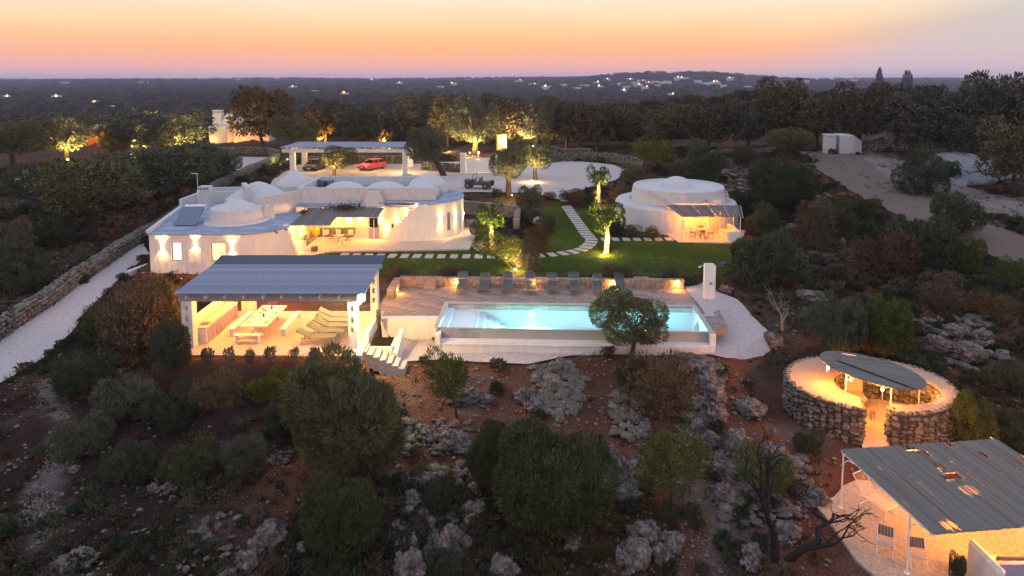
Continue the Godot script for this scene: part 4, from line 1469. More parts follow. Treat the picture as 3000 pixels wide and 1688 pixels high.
func house_furniture() -> void:
	# reed shade over the patio in two levels
	var t := thing("patio_shade", "dark reed shade on thin white posts over the house patio", "pergola")
	for q in [[-17.5, -14.4, -52.9, -58.1, 3.02, 3.4], [-14.38, -11.0, -55.2, -58.1, 3.2, 3.42]]:
		var b := mb()
		var n := int((q[1] - q[0]) / 0.05)
		for k in n:
			var x := lerpf(q[0], q[1], (k + 0.5) / n)
			var j := rng.randf_range(-0.06, 0.06)
			b.col = Color.WHITE * rng.randf_range(0.6, 1.3)
			b.box(Vector3(x, (q[4] + q[5]) / 2 + rng.randf_range(-0.01, 0.01), (q[2] + q[3]) / 2 + j), Vector3(0.045, 0.035, absf(q[3] - q[2])), Basis(Vector3.RIGHT, atan2(q[5] - q[4], absf(q[3] - q[2]))))
		var m := part("reed_mat", b, M.reed, t)
		m.set_meta("kind", "stuff")
		for z in [q[2] - 0.1, (q[2] + q[3]) / 2]:
			var beam := mb()
			var y: float = lerpf(q[4], q[5], (z - q[2]) / (q[3] - q[2])) - 0.06
			beam.box(Vector3((q[0] + q[1]) / 2, y, z), Vector3(q[1] - q[0], 0.07, 0.07))
			part("beam", beam, M.white_metal, t)
	for p in [Vector3(-14.87, 0.68, -52.8), Vector3(-14.19, 0.68, -54.1), Vector3(-11.27, 0.68, -54.77)]:
		var b := mb()
		b.tube([p, Vector3(p.x, 3.1, p.z)], [0.03, 0.03], 8)
		part("post", b, M.white_metal, t)
	# vine tangle resting on the shade
	var vine := mb()
	for k in 500:
		var c := Vector3(rng.randfn(-14.2, 0.7), 3.5 + absf(rng.randfn(0, 0.14)), rng.randfn(-57.3, 0.5))
		if k % 7 == 0:
			c = Vector3(rng.randfn(-17.2, 0.15), 3.45 + absf(rng.randfn(0, 0.12)), rng.randfn(-55.6, 0.5))
		var d := Vector3(rng.randfn(), rng.randfn() * 0.5 + 0.3, rng.randfn()).normalized()
		var u := d.cross(Vector3(0.1, 0.3, 1)).normalized() * 0.04
		vine.col = Color(1, 1, 1) * rng.randf_range(0.6, 1.4)
		vine.tri(c - u, c + d * 0.22, c + u)
	single("vine", vine, M.leaf_dry, "dry vine tangle lying on top of the patio shade", "climbing plant")
	for k in 3:
		ceiling_lamp([Vector3(-16.2, 2.95, -54.4), Vector3(-15.6, 3.1, -57.0), Vector3(-12.8, 3.15, -56.8)][k], "small lamp under the patio shade, " + ["front left", "above the corner seat", "above the bistro table"][k], 2.4, "", Color(1.0, 0.72, 0.36))
	# built-in seats
	var s := thing("corner_sofa", "grey built-in patio sofa along the back wall with cushions", "sofa", Vector3(-15.1, 0.68, -57.75))
	var b := mb()
	b.box(Vector3(0, 0.16, 0), Vector3(3.1, 0.32, 0.8))
	part("base", b, M.plaster, s)
	for k in 3:
		var c := mb()
		c.soft_box(Vector3(-1.03 + k * 1.03, 0.4, 0.02), Vector3(1.0, 0.16, 0.78), 0.04)
		part("seat_cushion", c, M.cushion, s)
		var d := mb()
		d.soft_box(Vector3(-1.03 + k * 1.03, 0.75, -0.28), Vector3(1.0, 0.55, 0.18), 0.05, Basis(Vector3.RIGHT, -0.15))
		part("back_cushion", d, M.cushion, s)
	for k in 3:
		var c := mb()
		c.soft_box(Vector3.ZERO, Vector3(0.44, 0.42, 0.14), 0.05, Basis(Vector3.RIGHT, -0.35))
		single("pillow", c, M.pale_cushion, ["pale square pillow at the left end of the back patio sofa", "pale square pillow in the middle of the back patio sofa", "pale pillow at the right end of the back patio sofa"][k], "pillow", Vector3(-16.0 + k * 1.05, 1.36, -57.72))
	var s2 := thing("side_sofa", "built-in patio sofa along the left side wall", "sofa", Vector3(-17.05, 0.68, -55.6))
	var b2 := mb()
	b2.box(Vector3(0, 0.16, 0), Vector3(0.85, 0.32, 3.2))
	b2.box(Vector3(0, 0.42, 1.7), Vector3(0.9, 0.85, 0.2))
	b2.box(Vector3(-0.42, 0.45, 0), Vector3(0.14, 0.9, 3.2))
	part("base", b2, M.plaster, s2)
	for k in 3:
		var c := mb()
		c.soft_box(Vector3(0.03, 0.4, -1.03 + k * 1.03), Vector3(0.8, 0.16, 1.0), 0.04)
		part("seat_cushion", c, M.cushion, s2)
	for k in 3:
		var c := mb()
		c.soft_box(Vector3.ZERO, Vector3(0.14, 0.42, 0.44), 0.05, Basis(Vector3.BACK, -0.35))
		single("pillow", c, M.cushion if k == 1 else M.pale_cushion, ["pale pillow at the far end of the side patio sofa", "dark pillow in the middle of the side patio sofa", "pale pillow at the near end of the side patio sofa"][k], "pillow", Vector3(-17.2, 1.36, -56.5 + k * 0.75))
	var v := thing("clay_jar", "big yellow glazed jar with a dark neck in the patio corner", "jar", Vector3(-16.95, 0.98, -57.7))
	var vb := mb()
	vb.lathe(Vector3.ZERO, [Vector2(0, 0), Vector2(0.26, 0), Vector2(0.38, 0.3), Vector2(0.36, 0.6), Vector2(0.2, 0.82), Vector2(0, 0.83)], 20)
	part("body", vb, M.yellow_glaze, v)
	var vn := mb()
	vn.lathe(Vector3.ZERO, [Vector2(0.19, 0.8), Vector2(0.08, 0.92), Vector2(0.08, 1.1), Vector2(0.14, 1.22), Vector2(0.0, 1.22)], 16)
	part("neck", vn, M.wood, v)
	var plinth := mb()
	plinth.box(Vector3(-16.98, 0.8, -57.7), Vector3(0.8, 0.3, 0.8))
	single("corner_plinth", plinth, M.plaster, "low white plinth under the yellow jar", "plinth")
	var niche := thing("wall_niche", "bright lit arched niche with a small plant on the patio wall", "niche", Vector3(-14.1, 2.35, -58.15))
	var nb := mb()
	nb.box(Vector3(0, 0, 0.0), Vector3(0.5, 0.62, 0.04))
	part("glow_back", nb, M.pale_glow, niche)  # back of the niche glows itself, standing in for the light inside it
	var nf := mb()
	for x in [-0.27, 0.27]:
		nf.box(Vector3(x, 0, 0.03), Vector3(0.05, 0.68, 0.09))
	nf.box(Vector3(0, 0.335, 0.03), Vector3(0.6, 0.05, 0.09))
	nf.box(Vector3(0, -0.335, 0.05), Vector3(0.6, 0.05, 0.14))
	part("frame", nf, M.plaster, niche)
	var np := mb()
	np.lathe(Vector3(0, -0.31, 0.07), [Vector2(0, 0), Vector2(0.05, 0), Vector2(0.06, 0.1), Vector2(0, 0.1)], 8)
	for k in 24:
		var d := Vector3(rng.randfn(), rng.randf() + 0.3, rng.randfn() * 0.3).normalized()
		np.tri(Vector3(-0.02, -0.2, 0.08), Vector3(0, -0.2, 0.08) + d * 0.16, Vector3(0.02, -0.2, 0.08))
	part("pot_plant", np, M.leaf_dark, niche)
	var sign := TextMesh.new()
	sign.text = "Bee ed"
	sign.font_size = 36
	sign.pixel_size = 0.0075
	sign.depth = 0.03
	var sf := SystemFont.new()
	sf.font_names = PackedStringArray(["Droid Serif"])
	sign.font = sf
	single("wall_lettering", sign, M.dark_metal, "dark metal letters on the patio wall above the sofa", "lettering", Vector3(-16.05, 1.98, -58.1))
	bistro(Vector3(Vector3(-14.52, 0.68, -56.16)), "round bistro table on the house patio", "chair at the house patio bistro table", 2)
	for k in 2:
		var st := mb()
		st.soft_box(Vector3(0, 0.2, 0), Vector3(0.46, 0.4, 0.46), 0.05)
		single("pouf", st, M.cushion if k == 0 else M.pale_cushion, ["grey square pouf near the front edge of the patio", "pale pouf in front of the side sofa armrest"][k], "pouf", [Vector3(-15.92, 0.68, -53.88), Vector3(-17.69, 0.68, -54.88)][k])
	# solar water heater on the roof
	var sol := thing("solar_panel", "tilted solar water heater panel on the left house roof", "solar panel", Vector3(-25.75, 3.0, -53.6), 0.06)
	var pb := mb()
	pb.soft_box(Vector3(0, 0.62, 0), Vector3(1.75, 0.08, 2.3), 0.02, Basis(Vector3.RIGHT, 0.5))
	part("panel", pb, M.panel_glass, sol)
	var pf := mb()
	for x in [-0.7, 0.7]:
		pf.tube([Vector3(x, 0.02, 1.0), Vector3(x, 0.02, -1.0), Vector3(x, 1.1, -0.98)], [0.025, 0.025, 0.025], 5)
		pf.tube([Vector3(x, 0.02, 0.2), Vector3(x, 1.0, -0.9)], [0.02, 0.02], 5)
	part("stand", pf, M.white_metal, sol)
	var pt := mb()
	pt.tube([Vector3(-0.8, 1.05, -1.35), Vector3(0.8, 1.05, -1.35)], [0.24, 0.24], 14)
	part("water_tank", pt, M.white_metal, sol)
	var an := thing("roof_antenna", "tall thin television aerial on the left house roof", "aerial", Vector3(-27.7, 3.0, -59.5))
	var ap := mb()
	ap.tube([Vector3.ZERO, Vector3(0, 3.2, 0)], [0.03, 0.022], 6)
	ap.box(Vector3(0.02, 1.6, 0.05), Vector3(0.14, 0.26, 0.12))
	part("mast", ap, M.white_metal, an)
	var ay := mb()
	ay.tube([Vector3(0.05, 3.18, 0), Vector3(-0.55, 3.24, 0)], [0.014, 0.014], 5)
	for k in 6:
		ay.tube([Vector3(-0.5 + k * 0.1, 3.23 - k * 0.01, -0.2), Vector3(-0.5 + k * 0.1, 3.23 - k * 0.01, 0.2)], [0.008, 0.008], 4)
	part("crossbars", ay, M.white_metal, an)
	var ac := thing("cooling_unit", "grey air conditioning unit with a round black fan on the upper roof", "air conditioner", Vector3(-17.7, 4.1, -64.6), 0.05)
	var ab := mb()
	ab.soft_box(Vector3(0, 0.4, 0), Vector3(0.95, 0.75, 0.36), 0.03)
	part("casing", ab, M.grey_metal, ac)
	var fan := mb()
	fan.lathe(Vector3.ZERO, [Vector2(0, 0.03), Vector2(0.26, 0.03), Vector2(0.28, 0.0)], 18)
	var fo := part("fan", fan, M.dark_metal, ac, Vector3(-0.1, 0.42, 0.185))
	fo.rotation.x = PI / 2
	var pa := mb()
	for k in 40:
		var d := Vector3(rng.randfn() * 0.5, rng.randf() + 0.6, rng.randfn() * 0.5).normalized()
		var c := Vector3(0, 0.1 + rng.randf() * 0.4, 0)
		pa.tri(c + Vector3(-0.03, 0, 0), c + d * 0.28, c + Vector3(0.03, 0, 0))
	var pot := thing("potted_plant", "small dark potted plant on a stair step of the house", "plant", Vector3(-10.24, 1.48, -57.5))
	part("leaves", pa, M.leaf_dark, pot)
	var pp := mb()
	pp.lathe(Vector3.ZERO, [Vector2(0, 0), Vector2(0.08, 0), Vector2(0.11, 0.16), Vector2(0, 0.16)], 10)
	part("pot", pp, M.terracotta, pot)


func bistro(at: Vector3, label: String, chair_label: String, chairs: int) -> void:
	var t := thing("bistro_table", label, "table", at)
	var top := mb()
	top.lathe(Vector3.ZERO, [Vector2(0, 0.76), Vector2(0.44, 0.76), Vector2(0.45, 0.74), Vector2(0, 0.73)], 24)
	part("table_top", top, M.pale_cushion, t)
	for k in 3:
		var a := TAU * k / 3
		var l := mb()
		l.tube([Vector3(0, 0.73, 0), Vector3(cos(a) * 0.1, 0.4, sin(a) * 0.1), Vector3(cos(a) * 0.34, 0, sin(a) * 0.34)], [0.02, 0.02, 0.02], 6)
		part("leg", l, M.dark_metal, t)
	for k in chairs:
		var a := TAU * (k + 0.12) / chairs
		chair(at + Vector3(cos(a), 0, sin(a)) * 0.75, -a - PI / 2, chair_label + [", right of it", ", left of it", ", behind it", ", in front of it"][(k if chairs == 2 else [0, 3, 1, 2][k])])


func chair(at: Vector3, turn: float, label: String, m := "wood") -> void:
	var t := thing("chair", label, "chair", at, turn)
	var s := mb()
	s.soft_box(Vector3(0, 0.44, 0), Vector3(0.42, 0.04, 0.42), 0.015)
	part("seat", s, M[m], t)
	var b := mb()
	b.soft_box(Vector3(0, 0.72, -0.21), Vector3(0.42, 0.26, 0.03), 0.01)
	part("backrest", b, M[m], t)
	for x in [-0.19, 0.19]:
		for z in [-0.2, 0.19]:
			var l := mb()
			l.tube([Vector3(x, 0.8 if z < 0 else 0.43, z), Vector3(x * 1.1, 0, z * 1.1)], [0.015, 0.015], 5)
			part("leg", l, M.grey_metal, t)


# ---------------------------------------------------------------- small house

func small_house() -> void:
	var t := thing("small_house", "small round limewashed house in two tiers topped by a low dome", "house", Vector3(15.9, 0.5, -65.6))
	var a := mb()
	a.lathe(Vector3.ZERO, [Vector2(6.0, -0.4), Vector2(5.75, 2.1), Vector2(5.62, 2.3), Vector2(5.4, 2.36), Vector2(4.4, 2.4)], 64)
	part("lower_wall", a, M.limewash, t)
	var b := mb()
	b.lathe(Vector3(0.2, 0, 0.2), [Vector2(4.55, 2.3), Vector2(4.3, 3.7), Vector2(4.2, 3.8), Vector2(4.02, 3.8), Vector2(3.95, 3.62), Vector2(3.6, 3.56), Vector2(0, 3.56)], 64)
	part("upper_wall", b, M.limewash, t)
	var c := mb()
	c.lathe(Vector3(0.2, 0, -0.4), [Vector2(1.75, 3.25), Vector2(1.6, 3.6), Vector2(1.2, 4.1), Vector2(0.75, 4.38), Vector2(0.35, 4.5), Vector2(0, 4.53)], 40)
	part("dome", c, M.limewash, t)
	# narrow steps climbing the upper tier
	for k in 11:
		var w: float = -1.05 + 0.062 * k
		var s := mb()
		var q := 4.66 - 0.33 * (1.0 - k / 10.0)
		s.box(Vector3.ZERO, Vector3(0.3, 0.17, 0.5))
		var ang := PI / 2 + 0.85 - k * 0.065
		var o := part("wall_step", s, M.limewash, t, Vector3(0.2 + cos(ang) * (q + 0.06), 3.6 - k * 0.12, 0.2 + sin(ang) * (q + 0.06)))
		o.rotation.y = -ang + PI / 2
	for k in 7:
		var s := mb()
		s.box(Vector3.ZERO, Vector3(0.2, 0.12, 0.2))
		var o := part("wall_step", s, M.limewash, t, Vector3(0.2 + cos(0.25) * (4.45 + k * 0.06), 3.3 - k * 0.16, 0.2 + sin(0.25) * (4.45 + k * 0.06)))
		o.rotation.y = -0.25
	var hood := mb()
	for s in [-1, 1]:
		hood.box(Vector3(1.7 + s * 0.55, 2.75, 4.3), Vector3(1.35, 0.12, 0.5), Basis(Vector3.BACK, -s * 0.55))
	part("chimney_hood", hood, M.limewash, t)
	var door := mb()
	door.box(Vector3(2.2, 1.15, 5.42), Vector3(1.0, 2.0, 0.1), Basis(Vector3.UP, 0.38))
	part("door", door, M.pale_cushion, t)
	# shade in front
	var p := thing("reed_canopy", "grey reed shade on thin posts in front of the small round house", "pergola")
	var B0 := Vector3(13.9, 3.2, -60.6)
	var B1 := Vector3(20.6, 3.15, -60.6)
	var F0 := Vector3(14.4, 2.85, -56.9)
	var F1 := Vector3(19.6, 2.85, -57.0)
	var n := 110
	var mb1 := mb()
	for k in n:
		var u := (k + 0.5) / n
		var x := B0.lerp(B1, u)
		var y := F0.lerp(F1, u)
		if (k * 37) % 23 == 3:
			continue
		mb1.col = Color.WHITE * rng.randf_range(0.6, 1.35)
		mb1.tube([x, y + Vector3(0, rng.randf_range(-0.01, 0.02), rng.randf_range(-0.1, 0.1))], [0.026, 0.026], 5, false)
	part("reed_mat", mb1, M.reed, p).set_meta("kind", "stuff")
	for q in [[B0, F0], [B1, F1], [B0.lerp(B1, 0.5), F0.lerp(F1, 0.5)]]:
		var r := mb()
		r.tube([q[0] + Vector3(0, -0.08, 0), q[1] + Vector3(0, -0.08, 0)], [0.035, 0.035], 6)
		part("rail", r, M.white_metal, p)
	for q in [Vector3(14.0, 0.69, -60.3), Vector3(14.4, 0.69, -56.95), Vector3(19.7, 0.69, -59.8), Vector3(19.4, 0.69, -57.05)]:
		var r := mb()
		r.tube([q, Vector3(q.x, 2.85 if q.z > -58 else 3.1, q.z)], [0.035, 0.035], 8)
		part("post", r, M.white_metal, p)
	bistro(Vector3(16.6, 0.7, -58.6), "round table under the small house shade", "chair at the small house table", 4)
	var s := thing("terrace_sofa", "white masonry sofa with pale cushions at the right end of the small terrace", "sofa", Vector3(18.9, 0.69, -58.6))
	var sb := mb()
	sb.box(Vector3(0, 0.18, 0), Vector3(0.9, 0.36, 2.6))
	sb.box(Vector3(0.5, 0.45, 0), Vector3(0.16, 0.9, 2.6))
	sb.soft_box(Vector3(0.05, 0.45, 1.45), Vector3(1.15, 0.9, 0.3), 0.08)
	part("base", sb, M.plaster, s)
	for k in 2:
		var q := mb()
		q.soft_box(Vector3(-0.02, 0.44, 0.65 - k * 1.3), Vector3(0.85, 0.16, 1.26), 0.05)
		part("seat_cushion", q, M.pale_cushion, s)
		var r := mb()
		r.soft_box(Vector3(0.36, 0.75, 0.65 - k * 1.3), Vector3(0.16, 0.5, 1.2), 0.05)
		part("back_cushion", r, M.pale_cushion, s)
	ceiling_lamp(Vector3(15.6, 2.85, -58.8), "lamp under the left half of the small house shade", 3.4, "", Color(1.0, 0.58, 0.2))
	ceiling_lamp(Vector3(18.2, 2.85, -58.8), "lamp under the right half of the small house shade", 3.4, "", Color(1.0, 0.58, 0.2))
	var wl := mb()
	wl.tube([Vector3(0, 0, 0), Vector3(0, 0.75, 0)], [0.035, 0.035], 6)
	wl.box(Vector3(-0.05, 0, 0), Vector3(0.25, 0.04, 0.1))
	single("wall_heater", wl, M.dark_metal, "thin dark upright fitting hanging near the front of the small house shade", "fitting", Vector3(14.75, 1.75, -57.6))


# ---------------------------------------------------------------- stones

var stone_meshes: Array = []


func lump(r: RandomNumberGenerator, subdiv: int, amount: float, flat := 1.0) -> MB:
	var t := (1.0 + sqrt(5.0)) / 2.0
	var p: Array = [Vector3(-1, t, 0), Vector3(1, t, 0), Vector3(-1, -t, 0), Vector3(1, -t, 0), Vector3(0, -1, t), Vector3(0, 1, t), Vector3(0, -1, -t), Vector3(0, 1, -t), Vector3(t, 0, -1), Vector3(t, 0, 1), Vector3(-t, 0, -1), Vector3(-t, 0, 1)]
	var f: Array = [[0, 11, 5], [0, 5, 1], [0, 1, 7], [0, 7, 10], [0, 10, 11], [1, 5, 9], [5, 11, 4], [11, 10, 2], [10, 7, 6], [7, 1, 8], [3, 9, 4], [3, 4, 2], [3, 2, 6], [3, 6, 8], [3, 8, 9], [4, 9, 5], [2, 4, 11], [6, 2, 10], [8, 6, 7], [9, 8, 1]]
	for k in p.size():
		p[k] = p[k].normalized()
	for s in subdiv:
		var mid := {}
		var g := []
		for q in f:
			var m := []
			for e in 3:
				var a: int = q[e]
				var b: int = q[(e + 1) % 3]
				var key := Vector2i(mini(a, b), maxi(a, b))
				if not mid.has(key):
					mid[key] = p.size()
					p.append(((p[a] + p[b]) / 2.0).normalized())
				m.append(mid[key])
			g.append_array([[q[0], m[0], m[2]], [q[1], m[1], m[0]], [q[2], m[2], m[1]], [m[0], m[1], m[2]]])
		f = g
	var n := FastNoiseLite.new()
	n.seed = r.randi() % 9999
	n.frequency = 0.75
	n.fractal_octaves = 3
	# cut by a few planes so that it has faces, then roughen
	var cuts := []
	for k in 7:
		cuts.append([Vector3(r.randfn(), r.randfn(), r.randfn()).normalized(), r.randf_range(0.62, 0.9)])
	for k in p.size():
		var v: Vector3 = p[k]
		for c in cuts:
			var d: float = v.dot(c[0]) - c[1]
			if d > 0.0:
				v -= c[0] * d * 0.9
		v *= 1.0 + amount * n.get_noise_3dv(p[k] * 1.6) + amount * 0.4 * n.get_noise_3dv(p[k] * 5.0)
		p[k] = Vector3(v.x, v.y * flat, v.z)
	var nor := PackedVector3Array()
	nor.resize(p.size())
	for q in f:
		var m: Vector3 = (p[q[1]] - p[q[0]]).cross(p[q[2]] - p[q[0]])
		if m.dot(p[q[0]]) < 0.0:
			m = -m
		for e in q:
			nor[e] += m
	var b := mb()
	for q in f:
		if subdiv < 2:
			var m: Vector3 = (p[q[1]] - p[q[0]]).cross(p[q[2]] - p[q[0]]).normalized()
			if m.dot(p[q[0]]) < 0.0:
				m = -m
			var na: Vector3 = (nor[q[0]].normalized() + m * 1.5).normalized()
			b.stri(p[q[0]], p[q[1]], p[q[2]], na, (nor[q[1]].normalized() + m * 1.5).normalized(), (nor[q[2]].normalized() + m * 1.5).normalized())
		else:
			b.stri(p[q[0]], p[q[1]], p[q[2]], nor[q[0]].normalized(), nor[q[1]].normalized(), nor[q[2]].normalized())
	return b


func stone_mesh(k: int) -> ArrayMesh:
	if stone_meshes.is_empty():
		var r := RandomNumberGenerator.new()
		r.seed = 17
		for q in 10:
			var t := r.randf_range(0.22, 0.44)
			var b := lump(r, 1, 0.25, 0.75)
			var c := Color(t, t * r.randf_range(0.82, 0.92), t * r.randf_range(0.66, 0.82))
			for e in b.c.size():
				b.c[e] = c
			stone_meshes.append(b.mesh())
	return stone_meshes[k % stone_meshes.size()]


# rough unmortared stones set on the ground at the given places; the first 300 are parts
func lay_stones(parent: Node3D, places: Array, limit: int) -> void:
	places.sort_custom(func(a, b): return a.origin.length_squared() < b.origin.length_squared())
	var rest := []
	for k in places.size():
		if k < limit:
			var o := part("stone", stone_mesh(rng.randi()), M.rock, parent)
			o.transform = places[k]
		else:
			rest.append(places[k])
	if rest.size():
		for q in 3:
			var some := []
			for k in range(q, rest.size(), 3):
				some.append(rest[k])
			scatter("stones", stone_mesh(q * 3 + 1), M.rock, some, [], parent)


func stone_place(p: Vector3, s: Vector3, turn: float) -> Transform3D:
	return Transform3D(Basis(Vector3.UP, turn + rng.randf_range(-0.3, 0.3)) * Basis(Vector3.RIGHT, rng.randf_range(-0.25, 0.25)) * Basis(Vector3.BACK, rng.randf_range(-0.25, 0.25)) * Basis.from_scale(s * rng.randf_range(0.8, 1.2)), p)


func dry_wall(label: String, pts: Array, h: float, thick: float, size: float, limit: int) -> void:
	var t := thing("dry_stone_wall", label, "stone wall")
	var core := mb()
	var places := []
	for k in pts.size() - 1:
		var a: Vector2 = pts[k]
		var b: Vector2 = pts[k + 1]
		var u := (b - a).normalized()
		var n := Vector2(-u.y, u.x)
		var l := a.distance_to(b)
		var turn := atan2(-u.y, u.x)
		var steps := maxi(1, int(l / 1.0))
		for s in steps:
			var p := a.lerp(b, float(s) / steps)
			var q := a.lerp(b, float(s + 1) / steps)
			var hw := thick / 2 - size * 0.3
			var P := on(p.x, p.y, -0.3)
			var Q := on(q.x, q.y, -0.3)
			var N := Vector3(n.x, 0, n.y) * hw
			var U := Vector3.UP * (h + 0.3 - size * 0.25)
			core.quad(P + N, P + N + U, Q + N + U, Q + N)
			core.quad(Q - N, Q - N + U, P - N + U, P - N)
			core.quad(P + N + U, P - N + U, Q - N + U, Q + N + U)
		var row := size * 0.72
		for side in [-1.0, 1.0]:
			var y := row * 0.4
			while y < h:
				var s := rng.randf() * size
				while s < l:
					var w := size * rng.randf_range(0.75, 1.35)
					var p: Vector2 = a + u * s + n * side * (thick / 2 - size * 0.28 + rng.randf_range(-0.04, 0.04))
					places.append(stone_place(on(p.x, p.y, y + rng.randf_range(-0.03, 0.03)), Vector3(w * 0.56, row * 0.72, size * 0.45), turn))
					s += w
				y += row
		var c := -thick / 2 + size * 0.4
		while c < thick / 2 - size * 0.3:
			var s := rng.randf() * size
			while s < l:
				var w := size * rng.randf_range(0.8, 1.4)
				var p: Vector2 = a + u * s + n * (c + rng.randf_range(-0.05, 0.05))
				places.append(stone_place(on(p.x, p.y, h - size * 0.1), Vector3(w * 0.55, size * 0.3, size * 0.5), turn))
				s += w
			c += size * 0.8
	part("core", core, M.core, t)
	lay_stones(t, places, limit)


func dry_walls() -> void:
	dry_wall("long rough dry stone wall running beside the gravel road on the left", [Vector2(-30.15, -34.94), Vector2(-30.52, -39.34), Vector2(-31.15, -43.84), Vector2(-32.09, -49.68), Vector2(-32.82, -54.89), Vector2(-34.11, -62.28), Vector2(-34.32, -68.95), Vector2(-35.45, -77.78), Vector2(-35.59, -88.09), Vector2(-37.36, -100.13), Vector2(-40.05, -115.65)], 1.0, 1.0, 0.34, 300)
	dry_wall("dark stone wall along the back of the carport", [Vector2(-31.5, -101.5), Vector2(-22, -102), Vector2(-12.5, -102.5)], 1.3, 0.5, 0.4, 0)
	dry_wall("lamplit stone wall between the leaning olive and the gate", [Vector2(-12.6, -94.5), Vector2(-10, -93), Vector2(-6.9, -91.8)], 1.25, 0.5, 0.4, 0)
	dry_wall("pale curved stone wall round the turning circle right of the gate", [Vector2(4.61, -101.71), Vector2(7.35, -104.25), Vector2(10.64, -105.69), Vector2(15.15, -103.73), Vector2(17.55, -99.53), Vector2(18.09, -93.43)], 1.25, 0.5, 0.4, 0)
	dry_wall("weathered stone wall by the parking place in front of the distant farmhouse", [Vector2(-54.59, -126.19), Vector2(-49.73, -126.77), Vector2(-44.07, -123.39), Vector2(-40.68, -118)], 1.2, 0.6, 0.45, 0)
	dry_wall("long grey stone wall running right from the white cistern", [Vector2(51.49, -100.39), Vector2(54.86, -97.44), Vector2(58.28, -93.46), Vector2(61.94, -91.19), Vector2(63.26, -89.44)], 1.5, 0.6, 0.5, 0)
	dry_wall("low pale wall on the hillside left of the white cistern", [Vector2(30.66, -104.2), Vector2(33.98, -105.56), Vector2(37.34, -106.06), Vector2(41.32, -106.05)], 0.6, 0.5, 0.4, 0)
	dry_wall("sloping stone wall beside the dark parked car at the back", [Vector2(7.73, -109.65), Vector2(11.13, -110.63), Vector2(12.82, -108.4)], 1.3, 0.5, 0.4, 0)
	var a := thing("retaining_wall", "pinkish squared-stone retaining wall below the parked jeep", "wall")
	ashlar(a, Vector3(-5.51, 0.6, -70.03), Vector3(0.41, 0.6, -67.23), 1.35, 0.5, 4, 0.6)
	var b := thing("retaining_wall", "squared-stone garden wall running towards the camera through the flower bed", "wall")
	ashlar(b, Vector3(0.38, 0.6, -62.26), Vector3(0.63, 0.6, -69.31), 0.9, 0.55, 3, 0.6)
	var c := thing("retaining_wall", "short low stone wall behind the round end of the house patio", "wall")
	ashlar(c, Vector3(-4.41, 0.6, -62.84), Vector3(-2.19, 0.6, -63.43), 0.75, 0.5, 2, 0.55)
	var d := thing("white_wall", "low white wall stepping down at the left foot of the house", "wall")
	var m := mb()
	var wa: Vector3 = Vector3(-29.13, -0.2, -50.51)
	var wb: Vector3 = Vector3(-28.65, 0, -52.87)
	m.box((wa + wb) / 2.0 + Vector3(0, -0.45, 0), Vector3(wa.distance_to(wb), 1.1, 0.35), Basis(Vector3.UP, atan2(-(wb - wa).z, (wb - wa).x)))
	part("wall", m, M.plaster, d)
	# heap of quarried white stones
	var places := []
	var heap := v2([Vector2(54.76, -90.63), Vector2(59.52, -91.71), Vector2(63.04, -89.44), Vector2(63.4, -86.16), Vector2(60.06, -80.67), Vector2(55.9, -79.03), Vector2(51.39, -78.21), Vector2(51.38, -82.09)])
	for k in 1500:
		var lo := heap[0]
		var hi := heap[0]
		for p in heap:
			lo = lo.min(p)
			hi = hi.max(p)
		var p := Vector2(rng.randf_range(lo.x, hi.x), rng.randf_range(lo.y, hi.y))
		if not Geometry2D.is_point_in_polygon(p, heap):
			continue
		var s := pow(rng.randf(), 2.0) * 0.8 + 0.22
		var rise := clampf(edge_in(p, heap) * 0.35, 0.0, 1.1)
		places.append(stone_place(on(p.x, p.y, rise * rng.randf_range(0.6, 1.0)), Vector3(s, s * 0.8, s * 0.9), rng.randf() * TAU))
	var white := lump(rng, 1, 0.25, 0.8)
	for e in white.c.size():
		white.c[e] = Color(0.5, 0.5, 0.5)
	var o := scatter("rubble", white.mesh(), M.rock, places, [])
	tag(o, "heap of pale quarried stones on the slope right of the cistern", "rubble heap")
	# cistern
	var ci := thing("cistern", "small white masonry cistern of two blocks on the hillside", "cistern", Vector3(47.52, 3.8, -98.94))
	var cb := mb()
	cb.soft_box(Vector3(-1.3, 1.25, 0), Vector3(1.3, 2.7, 1.6), 0.1)
	cb.soft_box(Vector3(-1.3, 2.6, 0), Vector3(1.5, 0.2, 1.8), 0.06)
	part("pillar", cb, M.limewash, ci)
	var cc := mb()
	cc.soft_box(Vector3(0.9, 1.25, -0.4), Vector3(2.1, 2.7, 2.4), 0.12)
	cc.soft_box(Vector3(0.7, 2.62, -0.4), Vector3(1.6, 0.2, 2.0), 0.08)
	cc.quad(Vector3(1.9, -0.1, 0.8), Vector3(1.9, 2.5, 0.7), Vector3(3.3, 1.7, 0.2), Vector3(3.3, -0.1, 0.3))
	cc.quad(Vector3(1.9, 2.5, 0.7), Vector3(1.9, 2.5, -1.5), Vector3(3.3, 1.7, -1.5), Vector3(3.3, 1.7, 0.2))
	cc.quad(Vector3(3.3, -0.1, 0.3), Vector3(3.3, 1.7, 0.2), Vector3(3.3, 1.7, -1.5), Vector3(3.3, -0.1, -1.5))
	part("tank", cc, M.limewash, ci)


func edge_in(p: Vector2, poly: PackedVector2Array) -> float:
	var best := 1e9
	for k in poly.size():
		best = minf(best, p.distance_to(Geometry2D.get_closest_point_to_segment(p, poly[k], poly[(k + 1) % poly.size()])))
	return best


# ---------------------------------------------------------------- round stone hut

